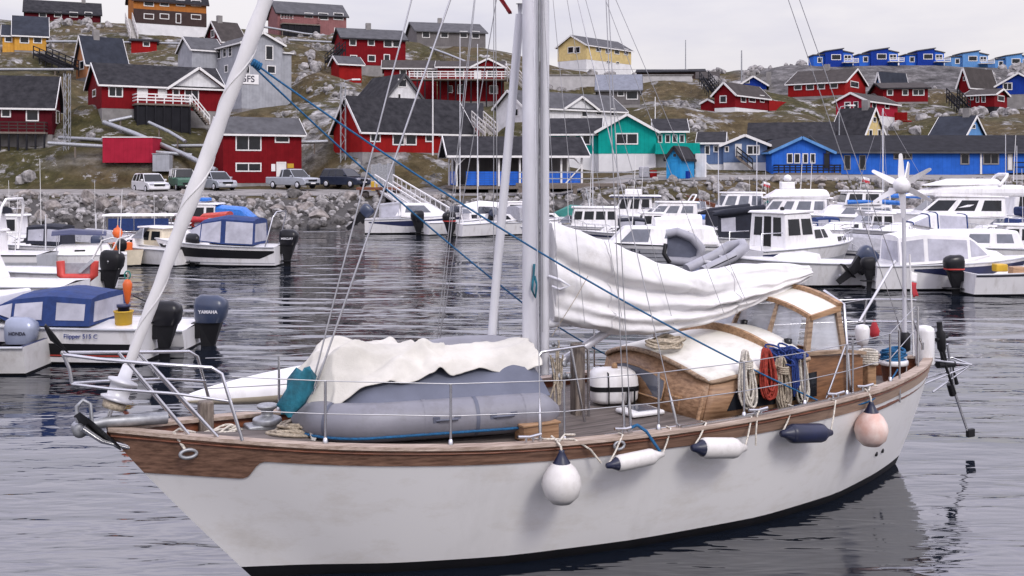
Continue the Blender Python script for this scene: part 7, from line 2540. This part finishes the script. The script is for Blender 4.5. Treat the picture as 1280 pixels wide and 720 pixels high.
MB().plate([tl + Vector((0, 0, -.02)), tl - fwL * .35 + Vector((0, 0, .02)), tl - fwL * .46 + Vector((0, 0, .30)), tl - fwL * .34 + Vector((0, 0, .33)), tl + Vector((0, 0, .08))], fwL.cross(e1), .015).build('tail_fin', 'gel', gen)
fs_ = MB().tube([Lp(1142, 445, .2), Lp(1137, 318, .2)], .012, 6).build('flagstaff', 'trim_white', yacht)
fp = Lp(1139, 335, .2)


def fgrid(u0, u1):
    def g_(a, b_):
        uu = u0 + (u1 - u0) * b_
        x_ = .03 + .17 * a + .05 * uu * a
        z_ = -.02 - .36 * uu - .06 * a * (1 - uu) - .02
        return fp + Vector((x_ * .85, x_ * .3 + .03 * math.sin(a * 6 + uu * 4), z_))
    return g_


MB().grid(fgrid(0, .42), 8, 5).build('flag_white_half', 'white', fs_, solid=.005)
MB().grid(fgrid(.42, 1), 8, 5).build('flag_red_half', 'flag_red', fs_, solid=.005)
fl = Lp(612, -8, .3)
MB().grid(lambda a, b_: fl + Vector((-.05 + .3 * b_ + .10 * a * (1 - b_), .04 * math.sin(a * 7 + b_ * 5), .15 - .34 * b_ ** 1.2 - .14 * a * (1 - b_ * .9))), 8, 10).build('pennant', 'flag_red', yacht, solid=.005)
MB().tube([fl + Vector((-.05, 0, .15)), yl(MT, -.8, 8.3)], .004, 4).build('pennant_line', 'wire', yacht)
p_ = Lp(1156, 430, .0)
MB().lathe([(.03, -.27), (.12, -.27), (.13, -.24), (.13, .2), (.12, .24), (.08, .27), (.02, .28)], (p_.x, p_.y, p_.z - .02), 18).build('stern_canister', 'gel', yacht)
q = MB()
A_ = [yl(.985, .06, 1.40), yl(.985, -.12, 1.40)]
tip = Lp(1214, 456, .0)
low = Lp(1166, 490, .02)
for a in A_:
    q.tube([a, tip], .018, 7)
    q.tube([a + Vector((0, 0, -.35)), tip], .014, 7)
q.tube([Lp(1160, 447, .0), Lp(1190, 447, -.3), tip], .014, 7)
q.tube([low, tip], .014, 7)
sg = q.build('steering_bracket', 'steel', yacht)
q = MB()
q.tube([Lp(1174, 402, 0), Lp(1175, 413, 0), Lp(1176, 416, 0), Lp(1177, 436, 0), Lp(1178, 440, 0), Lp(1181, 455, 0)], [.038, .04, .065, .06, .04, .045], 9)
q.tube([Lp(1172, 456, 0), Lp(1192, 455, 0)], .05, 8).tube([Lp(1187, 480, 0), Lp(1191, 494, 0)], .045, 8).tube([Lp(1170, 425, .0), Lp(1184, 420, .0)], .03, 7)
q.tube([Lp(1176, 440, .03), Lp(1194, 492, .03)], .02, 6).tube([Lp(1188, 455, -.03), Lp(1196, 480, -.03)], .03, 6)
q.build('vane_gear', 'black', yacht)
q = MB().tube([Lp(1184, 430, .02), Lp(1193, 490, .0), Lp(1209, 538, .0)], [.018, .022, .018], 7)
q.build('vane_shaft', 'steel', yacht)
MB().box(Lp(1213, 541, 0), (.14, .06, .12)).build('servo_paddle', 'black', yacht, .015)

# ------------------------------------------------------------------ things lying on, hanging from or tied to the yacht (top level)
def on_yacht(name, label, cat, lp, rz=0.0, group=None):
    w = yacht_M @ lp
    return thing(name, label, cat, w, AY + rz, group)


yacht_M = Matrix.Translation(yr_) @ Matrix.Rotation(AY, 4, 'Z')

# upturned inflatable dinghy
dt0, dt1 = .175, .405
dg0 = yl(.29, 0, 1.25)
dg = on_yacht('inflatable_dinghy', 'grey inflatable dinghy lashed upside down on the foredeck of the yacht', 'dinghy', dg0, -.13)
q = MB()
rt_ = .20
pth, rad = [], []
for k in range(30):
    a = k / 29
    t = .413 - (.413 - .235) * a
    pth.append(yl(t, .60 - .05 * a, 1.48 + .02 * a) - dg0)
    rad.append(rt_ * min(1, .25 + a * 9) ** .8)
for k in range(1, 20):
    g_ = math.pi * k / 20
    pth.append(yl(.235 - .052 * math.sin(g_), .55 * math.cos(g_), 1.50) - dg0)
    rad.append(rt_)
for k in range(30):
    a = 1 - k / 29
    t = .413 - (.413 - .235) * a
    pth.append(yl(t, -.60 + .05 * a, 1.48 + .02 * a) - dg0)
    rad.append(rt_ * min(1, .25 + a * 9) ** .8)
q.tube(pth, rad, 16)
q.build('tube', 'pvc_grey', dg)
for zz, mm, nm, rr_ in ((-.115, 'rope_blue', 'rubbing_band', .016),):
    MB().tube([p + (Vector((0, -.168, zz)) if i < 30 else Vector((-.168 * math.sin(math.pi * (i - 29) / 20), -.168 * math.cos(math.pi * (i - 29) / 20), zz))) for i, p in enumerate(pth) if 1 <= i < 49], rr_, 5).build(nm, mm, dg)


for i in (6, 14, 22, 34, 44):              # glued seams round the near tube
    c_, d_ = pth[i], (pth[i + 1] - pth[i - 1]).normalized()
    s1 = d_.cross(Vector((0, 0, 1))).normalized()
    s2 = s1.cross(d_)
    MB().loft([[c_ + d_ * x_ + (s1 * math.cos(g_) + s2 * math.sin(g_)) * (rad[i] + .003) for g_ in np.linspace(0, 6.2832, 25)[:-1]] for x_ in (-.02, .02)], True, False).build('seam', 'pvc_dark' if i in (14, 34) else 'pvc_grey', dg)
for i in (10, 19):                          # carrying handles
    c_ = pth[i] + Vector((0, -rad[i] * .98, .03))
    MB().tube([c_ + Vector((-.11, .0, -.01)), c_ + Vector((-.07, -.03, 0)), c_ + Vector((.07, -.03, 0)), c_ + Vector((.11, .0, -.01))], .012, 6).box(c_ + Vector((-.11, .004, 0)), (.07, .012, .06)).box(c_ + Vector((.11, .004, 0)), (.07, .012, .06)).build('handle', 'pvc_dark', dg)


def keel(a, s):
    t = .19 + .215 * a
    half = .62 * min(1, (a + .03) / .22) ** .6
    rise = .38 * min(1, (a + .05) / .28) ** .6 * (1 - max(0, a - .93) * 5)
    return yl(t, s * half, 1.60 + rise * (1 - abs(s) ** 1.5) + .05) - dg0


MB().grid(lambda a, b_: keel(a, 2 * b_ - 1), 28, 20).build('floor', 'pvc_dark', dg)
MB().loft([[yl(.395, l, z) - dg0 for l, z in ((-.55, 1.62), (-.3, 1.86), (0, 1.96), (.3, 1.86), (.55, 1.62), (.0, 1.5))], [yl(.402, l, z) - dg0 for l, z in ((-.5, 1.62), (-.26, 1.82), (0, 1.92), (.26, 1.82), (.5, 1.62), (.0, 1.5))]]).build('transom', 'pvc_grey', dg)
MB().tube([yl(.30 + .105 * k, -.35, 1.98 - .01 * k * k) - dg0 for k in np.linspace(0, 1, 9)], [.15, .17, .185, .19, .19, .19, .185, .16, .08], 12).build('keel_tube', 'pvc_grey', dg)

# white cloth thrown over the dinghy
tp = on_yacht('tarpaulin', 'cream canvas cover thrown over the upturned dinghy', 'tarpaulin', yl(.28, 0, 1.97), -.13)
o_ = yl(.28, 0, 2.0)


def tarp(a, b_):
    px_near = .62
    t = .176 + .232 * a
    lat = -.62 + 1.05 * b_ - .20 * b_ * max(0, a - .35)
    base = 2.02 - .20 * max(0, lat) ** 1.5 - .10 * (abs(lat)) ** 2
    bow = max(0, 1 - a / .30)
    base -= .10 * bow ** 2
    if b_ > .70:
        base -= (b_ - .70) * (1.15 - 1.5 * min(a, .45))
    if a < .1:
        base -= (.1 - a) * 3.4 * (.5 + .5 * b_)
    lump = .20 * (.3 - abs(nz(a * 3.1 + b_ * 1.6, b_ * 1.7 - a * 1.2, 1.7))) + .07 * (.3 - abs(nz(a * 6.2 - b_ * 3, b_ * 3.2 + a * 3, 4.1))) + .012 * (.3 - abs(nz(a * 15 + b_ * 6, b_ * 9, 8))) + .06 * math.exp(-((a - .42 - .12 * b_) / .03) ** 2) - .02 + .09 * math.exp(-((a - .19) / .09) ** 2)
    lump *= 1.15 if a < .6 else .7
    return yl(t + .006 * nz(a * 9, b_ * 9, 3), lat + .04 * nz(a * 3, b_ * 3, 12), base + lump + .11) - o_


MB().grid(tarp, 150, 80).build('cloth', 'canvas_cream', tp, solid=.008)
tl_ = on_yacht('cloth_bundle', 'crumpled teal cloth bundle at the bow end of the upturned dinghy', 'cloth', Lp(368, 500, .1))
q = MB()
o_ = Lp(368, 500, .1)
q.loft([[Lp(px, py, .1) - o_ + Vector((0.03 * math.cos(g_) * w_, math.sin(g_) * .09, 0)) + Vector((.12 * w_ * math.cos(g_) * (1 + .22 * math.sin(5 * g_ + k * 1.7)), .03 * math.sin(7 * g_ + 2 * k), .025 * math.sin(3 * g_ + k))) for g_ in np.linspace(0, 6.28, 13)[:-1]] for k, (px, py, w_) in enumerate(((380, 462, .5), (378, 475, .9), (373, 490, 1.0), (366, 504, .95), (361, 517, .4)))])
q.build('cloth', 'teal_cloth', tl_)


def coil(name, label, lp, w, h, n, r_, m, tilt=(0, 0, 0), jit=.15, knot=True, group=None, seed=1):
    """a hanging rope coil: long loops in the x-z plane gathered at the top"""
    rr_ = random.Random(seed)
    t = on_yacht(name, label, 'rope', lp, 0, group)
    q = MB()
    for k in range(n):
        ww, hh = w * rr_.uniform(.6, 1.05), h * rr_.uniform(.85, 1.08)
        ox, oy, ph = rr_.uniform(-jit, jit) * w, rr_.uniform(-1, 1) * r_ * 2.5, rr_.uniform(-.1, .1)
        pp = []
        for a in np.linspace(0, 6.2832, 23)[:-1]:
            x_ = ww / 2 * math.sin(a) * (.45 + .55 * (1 - math.cos(a)) / 2) + ox * (1 - math.cos(a)) / 2
            pp.append(Vector((x_ + ph * (1 - math.cos(a)) * hh * .3, -oy + .02 * math.sin(a + k) - .03 * (1 - math.cos(a)), -hh * (1 - math.cos(a)) / 2)))
        q.tube(pp, r_, 6, closed=True)
    if knot:
        for k in range(4):
            z_ = -h * .18 - k * r_ * 1.8
            q.tube([Vector((w * .27 * math.cos(a), .07 * math.sin(a) - .03, z_ + .01 * math.sin(a))) for a in np.linspace(0, 6.2832, 13)[:-1]], r_, 6, closed=True)
    q.build('coil', m, t)
    return t


coil('rope_coil', 'white rope coil hanging at the near edge of the cabin roof', Lp(931, 438, 1.14), .22, .60, 10, .013, 'rope_white', seed=2)
coil('rope_coil', 'red rope bundle hanging between the white coil and the blue rope', Lp(957, 436, 1.12), .2, .52, 18, .013, 'rope_red', knot=False, seed=3)
coil('rope_coil', 'beige braided rope coil hanging below the blue rope', Lp(976, 446, 1.13), .22, .58, 13, .012, 'rope_beige', seed=4)
coil('rope_coil', 'second beige rope coil hanging right of the blue rope', Lp(1000, 440, 1.1), .18, .56, 9, .011, 'rope_white', seed=6, knot=False)
t = on_yacht('rope_coil', 'dark blue rope heaped over the beige coils on the cabin edge', 'rope', Lp(985, 446, 1.1))
q = MB()
rr_ = random.Random(9)
for k in range(26):
    c = Vector((rr_.uniform(-.13, .13), rr_.uniform(-.02, .1), rr_.uniform(-.03, .07)))
    e = Vector((rr_.uniform(-1, 1), rr_.uniform(-.6, .6), rr_.uniform(-.25, .3))).normalized()
    f_ = e.orthogonal().normalized()
    f_ = (f_ + Vector((0, .3, .4))).normalized()
    q.tube([c + e * .15 * math.cos(a) + f_ * .055 * math.sin(a) for a in np.linspace(0, 6.2832, 15)[:-1]], .012, 5, closed=True)
for k in range(5):
    x_ = .0 + .02 * k
    q.tube([Vector((x_, -.06, .0)), Vector((x_ + rr_.uniform(-.02, .02), -.1, -.25)), Vector((x_ + .01, -.09, -.44 + .03 * k))], .011, 5)
q.build('coil', 'rope_navy', t)
# flat coils


def flat_coil(label, lp, rx_, ry_, n, r_, m, layers=3, seed=1):
    rr_ = random.Random(seed)
    t = on_yacht('rope_coil', label, 'rope', lp)
    q = MB()
    for k in range(n):
        a_, b_ = rx_ * rr_.uniform(.65, 1.1), ry_ * rr_.uniform(.65, 1.1)
        c = Vector((rr_.uniform(-.12, .12) * rx_ * 2, rr_.uniform(-.1, .1) * ry_ * 2, .015 + r_ * 1.5 * (k * layers / n)))
        ro = rr_.uniform(0, 3.1)
        q.tube([c + Vector((a_ * math.cos(g_) * math.cos(ro * .2) - b_ * math.sin(g_) * math.sin(ro * .2), b_ * math.sin(g_) * math.cos(ro * .2) + a_ * math.cos(g_) * math.sin(ro * .2), .035 * abs(math.sin(g_ * 1.5 + k)) * (k % 3 == 0) + .02 * math.sin(g_ * 2 + k))) for g_ in np.linspace(0, 6.2832, 21)[:-1]], r_, 6, closed=True)
    q.build('coil', m, t)


flat_coil('pile of beige mooring rope on the foredeck beside the dinghy', LG(378, 545, 1.31), .30, .22, 15, .016, 'rope_beige', 5, 3)
flat_coil('coil of grey beige rope lying on the far side of the cabin roof', LG(830, 434, 1.95), .26, .15, 9, .016, 'rope_beige', 3, 4)
flat_coil('loose white rope on the foredeck behind the grey post', LG(272, 545, 1.37), .24, .1, 6, .012, 'rope_white', 1, 5)

# life raft canister
lr0 = LG(766, 503, 1.27)
lr = on_yacht('life_raft', 'white life raft canister with a black waist band on the deck before the cabin', 'life raft', Vector((lr0.x, lr0.y, 1.25)), -.35)


def rsec(z, k):
    return [Vector((.29 * k * math.copysign(abs(math.cos(a)) ** .5, math.cos(a)), .21 * k * math.copysign(abs(math.sin(a)) ** .5, math.sin(a)), z)) for a in np.linspace(0, 6.2832, 29)[:-1]]


MB().loft([rsec(.03, .7), rsec(.05, .88), rsec(.09, .97), rsec(.19, 1.0)]).loft([rsec(.235, 1.0), rsec(.33, .97), rsec(.39, .86), rsec(.42, .68), rsec(.43, .4)]).build('canister', 'gel', lr)
MB().loft([rsec(.185, 1.02), rsec(.24, 1.02)]).build('band', 'black', lr)
MB().tube([(-.1, -.23, .03), (-.1, -.235, .2), (-.1, -.2, .4), (-.1, .2, .42), (-.1, .23, .05)], .008, 4).tube([(.12, -.225, .0), (.12, -.25, .2), (.16, -.25, .24), (.2, -.25, .2), (.2, -.23, 0)], .012, 5).build('strap', 'black', lr)
MB().lathe([(.01, 0), (.04, 0), (.03, .05), (.01, .06)], (.02, .0, .43), 8).build('fitting', 'oak', lr)

for (px, py, z, sx, sy, sz, rz, lb) in ((677, 551, 1.24, .42, .2, .155, 0.02, 'low oak box step on the deck beside the near rail'), (863, 515, 1.26, .36, .26, .17, -.05, 'oak step box against the front of the cabin')):
    p_ = LG(px, py, z)
    t = on_yacht('deck_box', lb, 'box', Vector((p_.x, p_.y + .1, z)), rz)
    MB().box((0, 0, sz / 2), (sx, sy, sz)).build('body', 'honey', t, .012)
    MB().box((0, 0, sz + .012), (sx + .03, sy + .03, .024)).build('lid', 'oak', t, .006)

# pots on the after deck
p_ = LG(1117, 481, dz(.85))
t = on_yacht('bucket', 'dark wooden bucket with a blue rope inside on the after deck', 'bucket', p_)
MB().lathe([(.13, 0), (.17, .28), (.185, .28), (.185, .31), (.15, .3), (.13, .06), (.01, .06)], n=18).build('bucket', 'mahogany', t)
MB().lathe([(.172, .27), (.19, .28), (.19, .33), (.172, .34)], n=18).build('rim', 'white', t)
q = MB()
for k in range(8):
    q.tube([Vector((rp.uniform(-.04, .04) + .15 * math.cos(a), rp.uniform(-.03, .03) * 0 + .13 * math.sin(a), .33 + .02 * k + .02 * math.sin(2 * a + k))) for a in np.linspace(0, 6.28, 15)[:-1]], .018, 6, closed=True)
q.build('rope', 'rope_blue', t)
p_ = LG(1085, 492, dz(.8))
MB().box((p_.x, p_.y, p_.z + .22), (.15, .15, .48)).build('stern_post', 'oak', yacht, .015)
t = on_yacht('rope_coil', 'white rope wound round the stern post', 'rope', p_ + Vector((0, 0, .40)))
q = MB()
for k in range(6):
    q.tube([Vector((.115 * math.cos(a), .115 * math.sin(a), .03 * k + .008 * math.sin(2 * a))) for a in np.linspace(0, 6.2832, 15)[:-1]], .018, 6, closed=True)
q.build('coil', 'rope_white', t)
p_ = Lp(1093, 412, -.7)
t = on_yacht('float', 'small red float hanging on the far stern rail', 'float', p_)
MB().lathe([(.01, -.13), (.06, -.1), (.075, -.02), (.04, .08), (.02, .13), (.01, .14)], n=12).build('float', 'flag_red', t)

# white kayak along the far rail
kl = yl(.24, -1.55, 1.55)
t = on_yacht('kayak', 'white kayak with a tan underside lashed along the far rail of the yacht', 'kayak', kl, .0)
for nm, m_, a0, a1 in (('hull', 'gel_cream', math.pi, 2 * math.pi), ('deck', 'gel', 0, math.pi)):
    q = MB()
    secs_ = []
    for k in range(33):
        a = k / 32
        x_ = -1.65 + 3.9 * a
        w_ = max(.012, .33 * math.sin(math.pi * min(1, a * 1.02)) ** .75)
        hgt_ = (.27 if nm == 'deck' else .17) * (.08 + .92 * math.sin(math.pi * a) ** .7)
        yy = -.15 * math.sin(math.pi * a)
        zo = -.06 * (1 - a) + .06 * a
        secs_.append([Vector((x_, yy + w_ * math.cos(g_), zo + hgt_ * math.sin(g_))) for g_ in np.linspace(a0, a1, 11)])
    q.loft(secs_, closed=False, caps=False)
    q.build(nm, m_, t)

# fenders
FG = 'fenders hanging along the near side of the yacht'


def hang(t_, wpt, label, m='rope_white'):
    pass


def ball_fender(label, px, py, r_, m, capm):
    lat = BD(.36) + .06 + r_
    u = (px - 640) / F
    # distance of the rail at this column
    best = min((abs(((yacht_M @ rail(t_)).x / (yacht_M @ rail(t_)).y) - u), t_) for t_ in np.linspace(.05, .95, 400))[1]
    rp_ = rail(best, .06 + r_)
    w = yacht_M @ rp_
    c = P(px, py, w.y)
    # the ball rests on the topsides
    vv = max(.05, c.z / SH(best))
    hw = WL(best) + (BD(best) - WL(best)) * vv ** .85
    lp = Vector((rp_.x, -(hw + r_ + .02), c.z))
    lp.x = Lp(px, py, hw + r_ + .02).x
    t = on_yacht('fender', label, 'fender', lp, 0, FG)
    q = MB().lathe([(.01, -r_), (r_ * .5, -r_ * .9), (r_ * .86, -r_ * .55), (r_, 0), (r_ * .93, r_ * .4), (r_ * .72, r_ * .8), (r_ * .4, r_ * 1.12)], n=24)
    q.build('ball', m, t)
    MB().lathe([(r_ * .45, r_ * 1.08), (r_ * .3, r_ * 1.3), (r_ * .14, r_ * 1.62), (r_ * .15, r_ * 1.7), (.01, r_ * 1.72)], n=16).build('cap', capm, t)
    rw = rail(best, 0, .05) - lp
    MB().tube([(0, 0, r_ * 1.65), (0, .01, (r_ * 1.65 + rw.z) / 2), (0, rw.y - .03, rw.z), (0.01, rw.y + .1, rw.z + .02)], .012, 6).tube([(.0, rw.y - .06, rw.z), (.12, rw.y + .03, rw.z + .04), (.25, rw.y + .05, rw.z + .02)], .012, 5).build('rope', 'rope_white', t)
    return t


def log_fender(label, x0, y0, x1, y1, r_, m, capm, seed=0):
    xm, ym = (x0 + x1) / 2, (y0 + y1) / 2
    u = (xm - 640) / F
    best = min((abs(((yacht_M @ rail(t_)).x / (yacht_M @ rail(t_)).y) - u), t_) for t_ in np.linspace(.05, .95, 400))[1]
    lat = BD(best) + r_ + .03
    a, b_ = Lp(x0, y0, lat), Lp(x1, y1, lat)
    lp = (a + b_) / 2
    t = on_yacht('fender', label, 'fender', lp, 0, FG)
    a, b_ = a - lp, b_ - lp
    d_ = (b_ - a).normalized()
    Ln = (b_ - a).length
    MB().lathe([(.01, 0), (r_ * .6, .0), (r_ * .92, r_ * .25), (r_, r_ * .6), (r_, Ln - r_ * .6), (r_ * .92, Ln - r_ * .25), (r_ * .6, Ln), (.01, Ln)], a, 20, d_).build('body', m, t)
    for s, p in ((-1, a), (1, b_)):
        MB().lathe([(r_ * .85, -r_ * .5), (r_ * .80, -.01), (r_ * .45, .05), (r_ * .3, .11), (.01, .115)], p + d_ * s * .0, 16, d_ * s).build('end_cap', capm if (s < 0 or capm == m) else m, t)
    top = rail(best + .012, .0, .05) - lp
    for p, o in ((a - d_ * .1, -.1), (b_ + d_ * .1, .1)):
        e = top + Vector((o + (b_.x if o > 0 else a.x) * .85, 0, 0))
        MB().tube([p, p.lerp(e, .5) + Vector((0, .0, -.02)), e, e + Vector((0, .08, .0))], .010, 5).build('rope', 'rope_white', t)
    return t


ball_fender('large white ball fender with a navy blue neck amidships', 702, 609, .195, 'fender_white', 'fender_navy')
log_fender('slim white cylinder fender with one navy end left of its thicker twin', 770, 580, 818, 570, .083, 'fender_white', 'fender_navy')
log_fender('thick white cylinder fender with a navy end below the rail cleat', 876, 560, 922, 560, .108, 'fender_white', 'fender_navy')
log_fender('dark navy cylinder fender lying against the rail', 986, 542, 1030, 541, .105, 'fender_navy', 'fender_navy')
ball_fender('pinkish stained ball fender near the stern', 1089, 540, .195, 'fender_pink', 'fender_navy')

# blue sheets
k0 = min(range(61), key=lambda k: abs((YH - ((yacht_M @ pts_[k]).z - CZ) * F / (yacht_M @ pts_[k]).y) - 68))
cl0 = pts_[k0] + Vector((.09, -.07, 0))


def rope(label, pts_in, r_, m, sag=0.1, n=24, name='rope'):
    c = pts_in[0]
    t = on_yacht(name, label, 'rope', c)
    pp = []
    for i, (a, b_) in enumerate(zip(pts_in, pts_in[1:])):
        for k in range(n):
            w = k / n
            pp.append(a.lerp(b_, w) - c - Vector((0, 0, sag * 4 * w * (1 - w) * min(1, (b_ - a).length / 5))))
    pp.append(pts_in[-1] - c)
    MB().tube(pp, r_, 6).build('rope', m, t)
    return t


t = rope('blue sheet running from the headsail clew to the near side cleat', [cl0, Lp(1036, 507, 1.36), Lp(1062, 506, 1.36), Lp(1090, 500, 1.3), Lp(1122, 462, .9)], .011, 'rope_blue', .2)
q = MB()
for k in range(4):
    q.tube([Vector((.022 * k, 0, -.012 * k)) + Vector((.012 * math.sin(a), .024 * math.cos(a), .028 * math.sin(a))) for a in np.linspace(0, 6.28, 12)[:-1]], .014, 5, closed=True)
q.build('knot', 'rope_blue', t)
rope('second blue sheet running from the headsail clew behind the mast to the far rail', [cl0 + Vector((0, .1, 0)), Lp(655, 380, -.8), Lp(775, 452, -1.45)], .010, 'rope_blue', .08)
rope('short turquoise rope tied around the rail cleat', [rail(.445, -.04, .09), rail(.452, -.02, .12), rail(.458, .04, .06), Lp(826, 566, BD(.46) + .06)], .016, 'rope_blue', 0.0, 8)
rope('white mooring line lying on the near rail by the ball fender', [rail(.355, -.2, .03), rail(.36, -.03, .06), rail(.385, .02, .05), rail(.40, .04, -.06), rail(.41, .05, -.2)], .011, 'rope_white', 0, 8)
rope('white rope tail knotted on the rail near the navy fender', [rail(.60, -.05, .1), rail(.59, .02, .06), rail(.585, .06, -.1), rail(.583, .08, -.25)], .010, 'rope_white', 0, 8)
